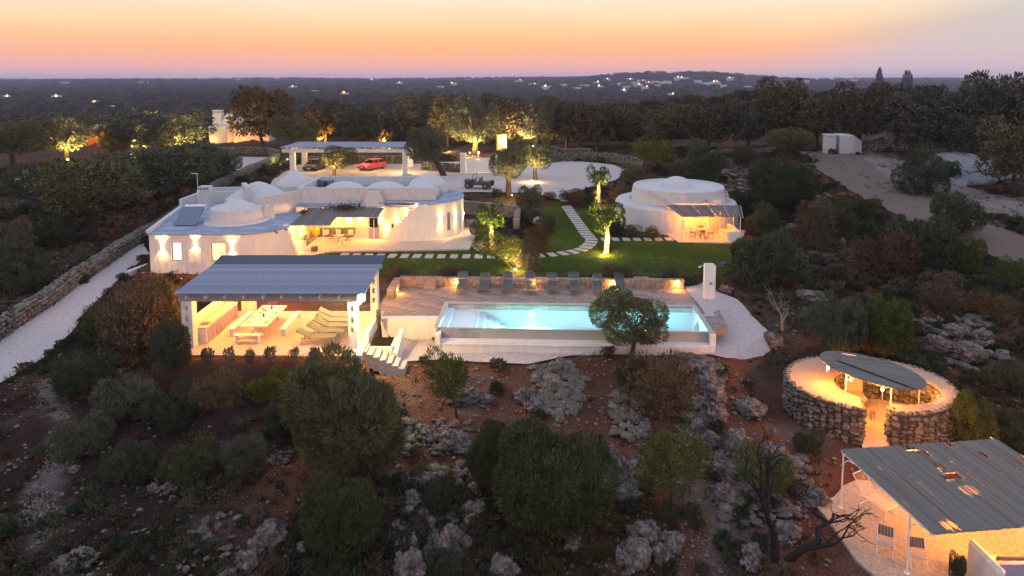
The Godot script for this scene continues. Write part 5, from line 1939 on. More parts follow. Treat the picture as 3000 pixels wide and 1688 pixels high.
func stone_round_hut() -> void:
	var t := thing("stone_hut", "round roofless drystone hut with broad plastered wall tops and a reed disc roof", "stone hut")
	var C := Vector2(18.6, -34.1)
	var outer := PackedVector2Array(arc(C, 4.12, 0, TAU - TAU / 72, 71))
	var inner := PackedVector2Array(arc(C + Vector2(0.6, 0.0), 2.5, 0, TAU - TAU / 48, 47))
	for k in outer.size():
		outer[k].y = C.y + (outer[k].y - C.y) * 0.83
	for k in inner.size():
		inner[k].y = C.y + 0.5 + (inner[k].y - C.y) * 0.8
	var mouth := (Vector2(17.05, -30.2) - C).normalized()
	var side := Vector2(-mouth.y, mouth.x)
	var corridor := v2([C + side * 0.62, C + mouth * 6 + side * 0.62, C + mouth * 6 - side * 0.62, C - side * 0.62])
	var hole: PackedVector2Array = Geometry2D.merge_polygons(inner, corridor)[0]
	var ring: PackedVector2Array = Geometry2D.clip_polygons(outer, hole)[0]
	var base := -2.85
	var top := -1.2
	var core := mb()
	core.prism(ring, base - 0.4, top - 0.06)
	part("core", core, M.core, t)
	var shrunk: PackedVector2Array = Geometry2D.offset_polygon(ring, -0.02)[0]
	var cap := mb()
	cap.prism(shrunk, top - 0.058, top + 0.02)
	part("wall_top", cap, mat("earth_plaster", lin(0.5, 0.4, 0.29), 0.95, noise_tex["slab"], 0.5, noise_tex["pits"], 5.0), t)
	var places := []
	var n := ring.size()
	for k in n:
		var a := ring[k]
		var b := ring[(k + 1) % n]
		var l := a.distance_to(b)
		var u := (b - a).normalized()
		var m := Vector2(-u.y, u.x)
		if Geometry2D.is_point_in_polygon((a + b) / 2 + m * 0.05, ring):
			m = -m
		var y := base + 0.02
		while y < top - 0.05:
			var count := maxi(1, int(round(l / 0.27)))
			for s in count:
				var p := a.lerp(b, (s + rng.randf_range(0.3, 0.7)) / count) + m * rng.randf_range(0.0, 0.07)
				var w := rng.randf_range(0.13, 0.21)
				places.append(stone_place(Vector3(p.x, y + rng.randf_range(-0.07, 0.09), p.y), Vector3(w * rng.randf_range(0.8, 1.25), w * rng.randf_range(0.6, 1.0), 0.15), atan2(-u.y, u.x)))
			y += 0.2
		if Vector2(a.x - C.x, (a.y - C.y) / 0.83).length() > 3.9:
			var p := a.lerp(b, 0.5) - m * 0.06
			places.append(stone_place(Vector3(p.x, top, p.y), Vector3(0.2, 0.11, 0.16), rng.randf() * TAU))
	lay_stones(t, places, 300)
	var fl := mb()
	fl.prism(hole, base - 0.1, base + 0.06)
	structure("hut_floor", fl, M.patio_stone)
	# reed disc on thin posts
	var tilt := Basis(Vector3.BACK, -0.15) * Basis(Vector3.RIGHT, -0.04)
	var rc := Vector3(18.5, -0.38, -33.8)
	var roof := mb()
	for layer in 2:
		var R := 2.45
		var k := -R
		while k < R:
			var half := sqrt(R * R - k * k)
			var x0 := -half
			var x1 := half
			if layer == 1:
				# the second mat ends in a kinked edge
				if k < -1.6:
					k += 0.06
					continue
				x0 = maxf(x0, -1.6 + absf(k + 0.4) * 0.9)
				if k < -0.9:
					x0 = maxf(x0, -0.3 + (-0.9 - k) * 2.2)
			var skip := layer == 0 and k < -1.9 and rng.randf() < 0.5
			if x1 > x0 + 0.1:
				roof.col = Color.WHITE * rng.randf_range(0.65, 1.35)
				if skip:
					roof.tube([rc + tilt * Vector3(x0, 0, k), rc + tilt * Vector3(lerpf(x0, x1, 0.3), 0, k)], [0.03, 0.03], 5, false)
					roof.tube([rc + tilt * Vector3(lerpf(x0, x1, 0.62), 0, k), rc + tilt * Vector3(x1, 0, k)], [0.03, 0.03], 5, false)
				else:
					roof.tube([rc + tilt * Vector3(x0, 0.1 * layer, k), rc + tilt * Vector3(x1, 0.06 * layer, k)], [0.032, 0.032], 5, false)
			k += 0.058
	part("reed_disc", roof, M.reed, t).set_meta("kind", "stuff")
	var rim := mb()
	var pts := []
	var rad := []
	for k in 49:
		var a := TAU * k / 48
		pts.append(rc + tilt * Vector3(cos(a) * 2.22, -0.06, sin(a) * 2.22))
		rad.append(0.03)
	rim.tube(pts, rad, 6, false)
	part("rim", rim, M.white_metal, t)
	for a in [[2.6, 0.0], [0.55, 0.0], [3.9, 0.0], [5.5, 0.0], [1.65, 0.0]]:
		var q: Vector3 = rc + tilt * Vector3(cos(a[0]) * 2.18, -0.06, sin(a[0]) * 2.18)
		var p := mb()
		p.tube([Vector3(q.x, base if Geometry2D.is_point_in_polygon(Vector2(q.x, q.z), hole) else top, q.z), q], [0.03, 0.03], 8)
		part("post", p, M.white_metal, t)
	for a in [[3.05, "at the left end of the round hut's reed roof"], [2.45, "near the left post of the round hut"], [1.85, "at the front of the round hut's reed roof, above the armchair"], [0.42, "near the right post of the round hut"]]:
		var q: Vector3 = rc + tilt * Vector3(cos(a[0]) * 2.35, -0.2, sin(a[0]) * 2.35)
		var l := thing("bulb_lamp", "bare glowing bulb " + a[1], "lamp", q, 0, "bulbs round the hut roof")
		var b := mb()
		b.lathe(Vector3.ZERO, [Vector2(0, 0.08), Vector2(0.05, 0.06), Vector2(0.075, 0), Vector2(0.05, -0.06), Vector2(0, -0.08)], 12)
		part("bulb", b, M.warm_bulb, l)
		omni("bulb_light", Vector3.ZERO, 2.7, Color(1.0, 0.6, 0.22), 0.06, l)
	# armchair inside
	var c := thing("armchair", "cushioned armchair inside the round stone hut", "armchair", Vector3(18.3, base + 0.06, -34.9), -0.1)
	var cs := mb()
	cs.soft_box(Vector3(0, 0.5, 0.1), Vector3(0.95, 0.2, 0.8), 0.06)
	part("seat_cushion", cs, M.pale_cushion, c)
	var cbk := mb()
	cbk.soft_box(Vector3(0, 1.0, -0.42), Vector3(1.05, 0.9, 0.24), 0.08, Basis(Vector3.RIGHT, -0.2))
	part("back_cushion", cbk, M.pale_cushion, c)
	for x in [-0.45, 0.45]:
		for z in [-0.4, 0.45]:
			var l := mb()
			l.tube([Vector3(x, 0, z), Vector3(x, 0.45, z)], [0.025, 0.025], 6)
			part("leg", l, M.wood, c)
	var st := mb()
	st.lathe(Vector3.ZERO, [Vector2(0, 0.44), Vector2(0.17, 0.44), Vector2(0.17, 0.4), Vector2(0, 0.4)], 14)
	st.tube([Vector3(0.1, 0, 0), Vector3(0.07, 0.41, 0)], [0.02, 0.02], 5)
	st.tube([Vector3(-0.08, 0, 0.1), Vector3(-0.05, 0.41, 0.05)], [0.02, 0.02], 5)
	st.tube([Vector3(-0.08, 0, -0.1), Vector3(-0.05, 0.41, -0.05)], [0.02, 0.02], 5)
	single("stool", st, M.wood, "small dark stool in front of the armchair in the round hut", "stool", Vector3(18.35, base + 0.06, -33.2))


# ---------------------------------------------------------------- near pergola

func reed_pergola() -> void:
	var fl := mb()
	fl.prism(ragged([Vector2(12.75, -26.9), Vector2(14.4, -28.3), Vector2(16.5, -28.8), Vector2(25, -28.4), Vector2(25, -19.5), Vector2(14.4, -19.5), Vector2(13.2, -22.0), Vector2(12.6, -24.5)], 0.18, 0.8), -3.7, -3.24)
	structure("pergola_terrace", fl, mat("terrace_earth", lin(0.55, 0.45, 0.33), 0.9, noise_tex["slab"], 0.4, noise_tex["grit"], 1.5))
	var t := thing("reed_pergola", "large reed-covered pergola on white arched posts in the near right corner", "pergola")
	var BL: Vector3 = Vector3(13.6, -0.8, -26.86)
	var FL: Vector3 = Vector3(14.35, -0.95, -21.81)
	var BR: Vector3 = Vector3(20.67, -0.8, -27.69)
	var FR := FL + (BR - BL) * 1.02
	var holes := [[0.42, 0.05, 0.035], [0.47, 0.12, 0.02], [0.44, 0.3, 0.03], [0.46, 0.42, 0.035], [0.41, 0.45, 0.02], [0.44, 0.6, 0.035], [0.8, 0.2, 0.03], [0.97, 0.33, 0.05], [0.13, 0.93, 0.03], [0.68, 0.03, 0.02], [0.2, 0.78, 0.01]]
	var reeds := mb()
	var n := 190
	for k in n:
		var u := (k + 0.5) / n
		var a := BL.lerp(BR, u)
		var b := FL.lerp(FR, u)
		var cuts: Array = []
		reeds.col = Color.WHITE * rng.randf_range(0.6, 1.35)
		for h in holes:
			if absf(u - h[0]) < h[2] * 1.3 and rng.randf() < 0.72:
				cuts.append([h[1] - h[2] * rng.randf_range(0.8, 2.2), h[1] + h[2] * rng.randf_range(0.8, 2.2)])
		if rng.randf() < 0.05:
			var q := rng.randf()
			cuts.append([q, q + rng.randf_range(0.02, 0.08)])
		cuts.sort()
		var v := rng.randf_range(-0.012, 0.0)
		var bend := Vector3(rng.randf_range(-0.01, 0.01), rng.randf_range(-0.012, 0.012), 0)
		var r := rng.randf_range(0.0135, 0.019) * 1.15
		for c in cuts + [[1.0 + rng.randf_range(-0.012, 0.01), 2.0]]:
			if c[0] > v + 0.01:
				reeds.tube([a.lerp(b, v), a.lerp(b, (v + c[0]) / 2) + bend, a.lerp(b, c[0])], [r, r, r], 5, false)
			v = maxf(v, c[1])
	part("reed_mat", reeds, M.reed, t).set_meta("kind", "stuff")
	for q in [[BL, FL], [BR, FR], [BL.lerp(BR, 0.5), FL.lerp(FR, 0.5)]]:
		var r := mb()
		var d: Vector3 = Vector3(0.05, -0.06, 0)
		r.tube([q[0] + d, q[1] + d], [0.03, 0.03], 6)
		part("rail", r, M.white_metal, t)
	for v in [0.03, 0.35, 0.68, 0.97]:
		var r := mb()
		var d := Vector3(0, -0.12, 0)
		r.tube([BL.lerp(FL, v) + d, BR.lerp(FR, v) + d], [0.028, 0.028], 6)
		part("cross_rail", r, M.white_metal, t)
	var feet := [[Vector3(13.45, -3.24, -26.51), BL.lerp(FL, 0.03)], [Vector3.ZERO, BL.lerp(FL, 0.78)], [Vector3.ZERO, BR.lerp(FR, 0.05)], [Vector3.ZERO, BR.lerp(FR, 0.78)]]
	for q in feet:
		var topp: Vector3 = q[1] + Vector3(0.04, -0.08, 0)
		var foot := Vector3(topp.x, -3.24, topp.z)
		var p := mb()
		p.tube([foot, topp], [0.035, 0.03], 10)
		p.lathe(foot, [Vector2(0.1, 0), Vector2(0.1, 0.03), Vector2(0.03, 0.06)], 12)
		part("post", p, M.white_metal, t)
		for s in [-1, 1]:
			var along: Vector3 = (FL - BL).normalized() * s
			if s < 0 and q == feet[0]:
				continue
			var br := mb()
			var path := []
			var rad := []
			for k in 8:
				var w := k / 7.0 * PI / 2
				path.append(topp + Vector3(0, -0.65 + 0.62 * sin(w), 0) + along * (0.62 - 0.62 * cos(w)))
				rad.append(0.026)
			br.tube(path, rad, 7)
			part("bracket", br, M.white_metal, t)
	ceiling_lamp(Vector3(17.2, -1.15, -26.0), "lamp under the near reed pergola, back part", 3.8, "", Color(1.0, 0.6, 0.22))
	ceiling_lamp(Vector3(17.6, -1.2, -23.0), "lamp under the near reed pergola, front part", 3.6, "", Color(1.0, 0.6, 0.22))
	ceiling_lamp(Vector3(20.5, -1.15, -25.0), "lamp under the right part of the near reed pergola", 3.4, "", Color(1.0, 0.6, 0.22))
	# chairs and masonry bench under the pergola
	var ch := [[Vector3(15.07, -3.24, -26.62), 0.5, "white tubular lounge chair at the left edge of the near pergola floor", true], [Vector3(14.04, -3.24, -24.04), -0.5, "folding chair with a dark woven back, left of the near pergola post", false], [Vector3(14.87, -3.24, -23.37), -0.25, "folding chair with a dark woven back, just behind the near pergola post", false]]
	for q in ch:
		var c := thing("garden_chair", q[2], "chair", q[0], q[1])
		var f := mb()
		if q[3]:
			for x in [-0.36, 0.36]:
				f.tube([Vector3(x, 0.05, 0.6), Vector3(x, 0.05, -0.5), Vector3(x, 0.4, -0.62), Vector3(x, 0.5, -0.3), Vector3(x, 0.4, 0.35), Vector3(x, 0.42, 0.65), Vector3(x, 0.05, 0.62)], [0.02, 0.02, 0.02, 0.02, 0.02, 0.02, 0.02], 6)
				f.tube([Vector3(x, 0.48, -0.35), Vector3(x, 0.9, -0.6), Vector3(x, 1.2, -0.85)], [0.02, 0.02, 0.02], 6)
			f.tube([Vector3(-0.36, 1.2, -0.85), Vector3(0.36, 1.2, -0.85)], [0.02, 0.02], 6)
			f.tube([Vector3(-0.36, 0.05, -0.5), Vector3(0.36, 0.05, -0.5)], [0.02, 0.02], 6)
			f.tube([Vector3(-0.36, 0.42, 0.65), Vector3(0.36, 0.42, 0.65)], [0.02, 0.02], 6)
			part("frame", f, M.white_metal, c)
			var cord := mb()
			for k in 16:
				var v := k / 15.0
				cord.tube([Vector3(-0.36, lerpf(0.46, 0.41, v), lerpf(-0.28, 0.6, v)), Vector3(0.36, lerpf(0.46, 0.41, v), lerpf(-0.28, 0.6, v))], [0.008, 0.008], 4, false)
				cord.tube([Vector3(-0.36, lerpf(0.5, 1.18, v), lerpf(-0.36, -0.83, v)), Vector3(0.36, lerpf(0.5, 1.18, v), lerpf(-0.36, -0.83, v))], [0.008, 0.008], 4, false)
			part("cords", cord, M.white_metal, c).set_meta("kind", "stuff")
		else:
			for x in [-0.27, 0.27]:
				f.tube([Vector3(x, 0, 0.3), Vector3(x, 0.45, -0.05), Vector3(x, 0.85, -0.3)], [0.016, 0.016, 0.016], 6)
				f.tube([Vector3(x, 0, -0.35), Vector3(x, 0.44, 0.25)], [0.016, 0.016], 6)
			part("frame", f, M.white_metal, c)
			var s := mb()
			s.box(Vector3(0, 0.45, 0.08), Vector3(0.52, 0.02, 0.42))
			part("seat", s, M.pale_cushion, c)
			for k in 5:
				var b := mb()
				b.box(Vector3(-0.21 + k * 0.105, 0.72, -0.22), Vector3(0.095, 0.34, 0.015), Basis(Vector3.RIGHT, -0.55))
				part("back_slat", b, M.cushion, c)
	var m := thing("masonry_bench", "white masonry bench with rounded end and grey cushions in the lower right corner", "bench", Vector3(16.99, -3.24, -22.76))
	var mb2 := mb()
	mb2.soft_box(Vector3(-0.28, 0.55, 0.3), Vector3(0.3, 1.15, 1.7), 0.12)
	part("end_wall", mb2, M.plaster, m)
	var back := mb()
	back.box(Vector3(1.4, 0.5, 0.6), Vector3(3.1, 1.0, 0.18))
	part("back_wall", back, mat("lilac_wall", lin(0.33, 0.3, 0.38), 0.9), m)
	var seat := mb()
	seat.box(Vector3(1.4, 0.22, 0.1), Vector3(3.1, 0.44, 0.85))
	part("base", seat, M.plaster, m)
	for k in 2:
		var q := mb()
		q.soft_box(Vector3(0.72 + k * 1.45, 0.52, 0.05), Vector3(1.4, 0.16, 0.8), 0.05)
		part("seat_cushion", q, M.pale_cushion, m)
		var r := mb()
		r.soft_box(Vector3(0.72 + k * 1.45, 0.82, 0.38), Vector3(1.4, 0.5, 0.18), 0.05)
		part("back_cushion", r, M.cushion, m)


# ---------------------------------------------------------------- carport, gate, farm

func carport_and_gate() -> void:
	var t := thing("carport", "long white carport with a flat slate-blue roof sheltering two cars", "carport")
	for p in [Vector3(-29.31, 1.8, -90.64), Vector3(-14.17, 1.8, -89.98), Vector3(-29.9, 1.8, -97.73), Vector3(-14.57, 1.8, -97.35)]:
		var b := mb()
		b.soft_box(Vector3(p.x, 3.3, p.z), Vector3(0.68, 3.1, 0.68), 0.05)
		part("post", b, M.plaster, t)
	for q in [[Vector3(-22.1, 5.0, -90.4), Vector3(17.0, 0.5, 0.45)], [Vector3(-22.1, 5.0, -97.9), Vector3(17.0, 0.5, 0.45)], [Vector3(-29.9, 5.0, -94.2), Vector3(0.4, 0.4, 7.0)], [Vector3(-14.1, 5.0, -94.2), Vector3(0.4, 0.4, 7.0)]]:
		var b := mb()
		b.box(q[0], q[1])
		part("beam", b, M.plaster, t)
	for k in 16:
		var b := mb()
		b.box(Vector3(-30 + k * 1.05, 5.33, -94.1), Vector3(0.14, 0.16, 8.4))
		part("rafter", b, M.plaster, t)
	for k in 12:
		var b := mb()
		b.soft_box(Vector3(-22.1, 5.44, -90.2 - k * 0.68), Vector3(17.4, 0.06, 0.665), 0.01)
		part("roof_board", b, M.roof_board, t)
	ceiling_lamp(Vector3(-14.6, 4.75, -91.2), "bright lamp under the right front corner of the carport", 7.0, "", Color(1.0, 0.85, 0.6))
	ceiling_lamp(Vector3(-20.6, 5.2, -93.0), "lamp under the carport above the red car", 4.5, "", Color(1.0, 0.8, 0.52))
	ceiling_lamp(Vector3(-27.0, 5.2, -93.0), "lamp under the carport above the black car", 4.5, "", Color(1.0, 0.8, 0.52))
	var g := thing("driveway_gate", "white gate of wide horizontal boards between white pillars", "gate", Vector3(-4.4, 1.8, -91.3))
	for x in [-2.2, 2.2]:
		var b := mb()
		b.soft_box(Vector3(x, 1.3, 0), Vector3(0.75, 2.7, 0.6), 0.04)
		b.soft_box(Vector3(x, 2.7, 0), Vector3(0.85, 0.14, 0.7), 0.03)
		part("pillar", b, M.plaster, g)
	for k in 7:
		var b := mb()
		b.soft_box(Vector3(0, 0.25 + k * 0.29, 0), Vector3(3.6, 0.265, 0.06), 0.012)
		part("board", b, M.white_metal, g)
	var gl := thing("gate_lamp", "glowing lamp standing just behind the white gate", "lamp", Vector3(-4.6, 1.8, -93.0))
	var gp := mb()
	gp.tube([Vector3.ZERO, Vector3(0, 2.5, 0)], [0.03, 0.03], 6)
	part("pole", gp, M.white_metal, gl)
	var gb := mb()
	gb.lathe(Vector3(0, 2.6, 0), [Vector2(0, 0.12), Vector2(0.1, 0.08), Vector2(0.14, 0), Vector2(0.1, -0.08), Vector2(0, -0.1)], 12)
	part("bulb", gb, M.white_bulb, gl)
	omni("lamp_light", Vector3(0, 2.6, 0), 9.0, Color(1.0, 0.84, 0.55), 0.1, gl)
	var pier := thing("gate_pier", "sandstone pier with a lit lamp niche behind the gate", "pier", Vector3(-1.77, 1.9, -117.05))
	var pb := mb()
	pb.soft_box(Vector3(0, 1.5, 0), Vector3(1.7, 3.4, 1.2), 0.06)
	part("pier", pb, mat("sandstone", lin(0.42, 0.25, 0.15), 0.9, noise_tex["fine"], 0.5, noise_tex["pits"], 4.0), pier)
	var pn := mb()
	pn.soft_box(Vector3(0.35, 2.3, 0.62), Vector3(0.45, 0.45, 0.1), 0.05)
	part("bulb", pn, M.soft_bulb, pier)
	omni("lamp_light", Vector3(0.35, 2.3, 0.9), 3.0, Color(1.0, 0.8, 0.5), 0.1, pier)
	# distant farm on the left
	var f := thing("farmhouse", "white domed farmhouse with a square chimney half hidden by trees", "house", Vector3(-64.48, 0.59, -152) * Vector3(1, 0, 1) + Vector3(0, 0.2, 0))
	var w := mb()
	w.soft_box(Vector3(0, 1.8, 0), Vector3(4.0, 4.4, 6.0), 0.15)
	part("wall", w, M.limewash, f)
	var w2 := mb()
	w2.soft_box(Vector3(6.0, 1.6, -2), Vector3(9.0, 3.6, 5.0), 0.15)
	part("wall", w2, M.limewash, f)
	var d := mb()
	d.lathe(Vector3(1.6, 3.9, -1.5), [Vector2(2.6, 0), Vector2(2.3, 1.2), Vector2(1.6, 2.2), Vector2(0.8, 2.8), Vector2(0, 3.0)], 28)
	part("dome", d, M.limewash, f)
	var c := mb()
	c.box(Vector3(-1.2, 5.3, -0.5), Vector3(2.0, 2.8, 1.6))
	for k in 5:
		c.box(Vector3(-2.0 + k * 0.4, 6.95, -0.5), Vector3(0.18, 0.5, 1.5))
	c.box(Vector3(-1.2, 7.28, -0.5), Vector3(2.1, 0.16, 1.7))
	part("chimney", c, M.limewash, f)
	var lamps := [[Vector3(-1.0, 0.9, 3.6), "warm lamp against the front wall of the distant farmhouse", 2.0], [Vector3(3.2, 0.6, 1.4), "orange lamp right of the distant farmhouse", 1.8], [Vector3(5.0, 1.0, 1.2), "tall warm lamp beside the distant farmhouse", 1.5], [Vector3(9.0, 1.4, 1.4), "small warm lamp far right of the distant farmhouse", 1.2]]
	for q in lamps:
		var l := thing("yard_lamp", q[1], "lamp", f.position + q[0])
		var lb := mb()
		lb.lathe(Vector3.ZERO, [Vector2(0, 0.22), Vector2(0.14, 0.14), Vector2(0.2, 0), Vector2(0.1, -0.14), Vector2(0, -0.2)], 10)
		part("bulb", lb, M.orange_lamp, l)
		omni("lamp_light", Vector3(0, 0, 0), q[2], Color(1.0, 0.55, 0.2), 0.15, l)
	var bn := thing("stone_barn", "low stone barn with pale roof and glowing terracotta end wall among the trees", "barn", Vector3(-90.05, -0.05, -150) * Vector3(1, 0, 1) + Vector3(0, -0.3, 0))
	var bw := mb()
	bw.box(Vector3(-2.8, 1.7, 0), Vector3(0.5, 4.0, 4))
	bw.box(Vector3(2.2, 2.0, 0.5), Vector3(1.6, 4.6, 4))
	bw.box(Vector3(0, 1.7, -1.6), Vector3(5.6, 4.0, 0.5))
	bw.box(Vector3(0, 3.5, 1.5), Vector3(5.6, 0.5, 0.5))
	part("wall", bw, M.sandstone, bn)
	var br := mb()
	br.box(Vector3(-0.4, 4.3, 0), Vector3(5.6, 0.25, 4.4), Basis(Vector3.RIGHT, 0.12))
	part("roof", br, M.limewash, bn)
	omni("barn_light", bn.position + Vector3(0.4, 2.4, 0.4), 6.0, Color(1.0, 0.5, 0.25), 0.1)
	var bb := mb()
	bb.lathe(Vector3.ZERO, [Vector2(0, 0.1), Vector2(0.1, 0), Vector2(0, -0.1)], 8)
	single("barn_lamp", bb, M.orange_lamp, "orange lamp inside the open stone barn", "lamp", bn.position + Vector3(0.4, 2.4, 0.4))
	structure("parking_place", drape(v2([Vector2(-46.19, -109.78), Vector2(-48.91, -121.49), Vector2(-42.25, -118.23), Vector2(-38.04, -103.4), Vector2(-38.85, -96.28)]), 2.0, 0.08), M.gravel)
	structure("gravel_clearing", drape(ragged([Vector2(-67.71, -91.44), Vector2(-77.06, -106.13), Vector2(-74.94, -107.72), Vector2(-67.55, -98.4), Vector2(-60.67, -86.91), Vector2(-63.52, -87.21)], 0.3), 2.0, 0.1), M.gravel)


# ---------------------------------------------------------------- vehicles

# side outline (x along, y up) swept to both sides, narrower towards the top
func hull(b: MB, prof: Array, y_mid: float, half: float, top_half: float, y_top: float) -> void:
	var P := PackedVector2Array(prof)
	var w := func(y: float) -> float: return half if y <= y_mid else lerpf(half, top_half, clampf((y - y_mid) / (y_top - y_mid), 0, 1))
	var n := P.size()
	for k in n:
		var a := P[k]
		var e := P[(k + 1) % n]
		b.quad(Vector3(a.x, a.y, w.call(a.y)), Vector3(e.x, e.y, w.call(e.y)), Vector3(e.x, e.y, -w.call(e.y)), Vector3(a.x, a.y, -w.call(a.y)))
	var t := Geometry2D.triangulate_polygon(P)
	for k in range(0, t.size(), 3):
		for s in [1.0, -1.0]:
			var nn := Vector3(0, 0.2, s).normalized()
			var q := []
			for e in 3:
				var p: Vector2 = P[t[k + e]]
				q.append(Vector3(p.x, p.y, s * w.call(p.y)))
			b.stri(q[0], q[1], q[2], nn, nn, nn)


func wheel(parent: Node3D, at: Vector3, r: float, w: float, side: float) -> void:
	var a := mb()
	a.lathe(Vector3.ZERO, [Vector2(r * 0.62, -w / 2), Vector2(r * 0.95, -w / 2), Vector2(r, -w / 3), Vector2(r, w / 3), Vector2(r * 0.95, w / 2), Vector2(r * 0.62, w / 2)], 20)
	var o := part("wheel", a, M.rubber, parent, at)
	o.rotation.x = PI / 2
	var b := mb()
	b.lathe(Vector3.ZERO, [Vector2(0, 0.0), Vector2(r * 0.25, 0.02), Vector2(r * 0.6, -0.02), Vector2(r * 0.62, -0.06)], 14)
	var q := part("rim", b, M.grey_metal, o, Vector3(0, w / 2 * side, 0))
	q.scale.y = side


func car(at: Vector3, heading: float, paint: Material, label: String) -> void:
	var t := thing("parked_car", label, "car", at, heading)   # front points along +x
	var b := mb()
	hull(b, [Vector2(-2.1, 0.3), Vector2(2.05, 0.28), Vector2(2.16, 0.45), Vector2(2.12, 0.68), Vector2(1.9, 0.8), Vector2(0.85, 0.95), Vector2(-2.0, 0.98), Vector2(-2.15, 0.7)], 0.7, 0.9, 0.82, 0.98)
	part("body", b, paint, t)
	var g := mb()
	hull(g, [Vector2(0.85, 0.94), Vector2(0.12, 1.38), Vector2(-1.35, 1.4), Vector2(-1.95, 0.96)], 0.95, 0.8, 0.6, 1.4)
	part("window", g, M.black_glass, t)
	var r := mb()
	hull(r, [Vector2(0.2, 1.36), Vector2(0.0, 1.45), Vector2(-0.8, 1.48), Vector2(-1.4, 1.42), Vector2(-1.45, 1.36)], 1.36, 0.64, 0.56, 1.48)
	for s in [-1, 1]:
		for q in [[Vector3(0.86, 0.95, s * 0.8), Vector3(0.14, 1.39, s * 0.61)], [Vector3(-0.5, 0.97, s * 0.81), Vector3(-0.5, 1.4, s * 0.61)], [Vector3(-1.97, 0.97, s * 0.8), Vector3(-1.4, 1.4, s * 0.61)]]:
			r.tube([q[0], q[1]], [0.035, 0.035], 5)
	part("roof", r, paint, t)
	for s in [-1, 1]:
		for x in [1.32, -1.3]:
			wheel(t, Vector3(x, 0.32, s * 0.8), 0.32, 0.2, s)
		var h := mb()
		h.soft_box(Vector3(2.02, 0.66, s * 0.66), Vector3(0.16, 0.14, 0.36), 0.04)
		part("headlight", h, M.white_metal, t)
		var m := mb()
		m.soft_box(Vector3(0.62, 1.0, s * 0.95), Vector3(0.12, 0.14, 0.2), 0.03)
		part("mirror", m, paint, t)
	var k := mb()
	k.box(Vector3(2.15, 0.5, 0), Vector3(0.05, 0.24, 0.9))
	part("grille", k, M.dark_metal, t)
	var p := mb()
	p.box(Vector3(2.185, 0.45, 0), Vector3(0.02, 0.11, 0.5))
	part("number_plate", p, M.white_metal, t)


func vehicles() -> void:
	car(Vector3(-19.66, 1.85, -95.12), -PI / 2 - 0.5, M.red_paint, "red hatchback parked under the carport")
	car(Vector3(-27.61, 1.85, -94.75), -PI / 2 - 0.1, M.black_paint, "black car parked under the left part of the carport")
	car(Vector3(7.65, 2, -110.91), 0.2, M.black_paint, "dark car parked behind the curved wall at the back")
	var t := thing("open_jeep", "open olive-green vintage off-road jeep with its windscreen up", "jeep", Vector3(-3.8, 1.86, -78.24), PI - 0.3)
	var b := mb()
	b.box(Vector3(-0.75, 0.72, 0), Vector3(1.5, 0.5, 1.4))
	b.box(Vector3(0.35, 0.62, 0), Vector3(0.75, 0.34, 1.4))
	b.soft_box(Vector3(1.1, 0.85, 0), Vector3(1.1, 0.42, 1.0), 0.06)
	b.box(Vector3(0.62, 0.9, 0), Vector3(0.1, 0.4, 1.4))
	part("body", b, M.olive_paint, t)
	for s in [-1, 1]:
		var f := mb()
		f.box(Vector3(1.25, 0.78, s * 0.62), Vector3(0.95, 0.05, 0.32))
		f.box(Vector3(0.72, 0.62, s * 0.62), Vector3(0.1, 0.36, 0.32), Basis(Vector3.BACK, 0.5))
		part("fender", f, M.olive_paint, t)
		for x in [1.22, -0.95]:
			wheel(t, Vector3(x, 0.37, s * 0.62), 0.37, 0.2, s)
		var h := mb()
		h.lathe(Vector3.ZERO, [Vector2(0, 0.04), Vector2(0.09, 0.03), Vector2(0.1, 0)], 10)
		part("headlight", h, M.white_metal, t, Vector3(1.66, 0.85, s * 0.36)).rotation.z = -PI / 2
		var st := mb()
		st.soft_box(Vector3(0.05, 0.92, s * 0.34), Vector3(0.5, 0.12, 0.45), 0.03)
		st.soft_box(Vector3(-0.22, 1.15, s * 0.34), Vector3(0.1, 0.42, 0.45), 0.03)
		part("seat", st, M.dark_metal, t)
	var gr := mb()
	for k in 7:
		gr.box(Vector3(1.665, 0.83, -0.24 + k * 0.08), Vector3(0.02, 0.3, 0.025))
	part("grille", gr, M.dark_metal, t)
	var w := mb()
	for s in [-1, 1]:
		w.tube([Vector3(0.66, 1.05, s * 0.66), Vector3(0.46, 1.72, s * 0.66)], [0.035, 0.035], 6)
	w.tube([Vector3(0.46, 1.72, -0.66), Vector3(0.46, 1.72, 0.66)], [0.035, 0.035], 6)
	w.tube([Vector3(0.66, 1.08, -0.66), Vector3(0.66, 1.08, 0.66)], [0.03, 0.03], 6)
	part("windscreen", w, M.dark_metal, t)
	var sw := mb()
	sw.tube([Vector3(0.55, 1.0, 0.32), Vector3(0.32, 1.12, 0.32)], [0.02, 0.02], 5)
	sw.lathe(Vector3(0.32, 1.12, 0.32), [Vector2(0.18, 0.0), Vector2(0.2, 0.02), Vector2(0.18, 0.03)], 14)
	part("steering_wheel", sw, M.dark_metal, t)
	var sp := mb()
	sp.lathe(Vector3.ZERO, [Vector2(0.2, -0.09), Vector2(0.34, -0.09), Vector2(0.36, 0), Vector2(0.34, 0.09), Vector2(0.2, 0.09)], 18)
	part("spare_wheel", sp, M.rubber, t, Vector3(-1.62, 0.72, 0.1)).rotation.z = PI / 2


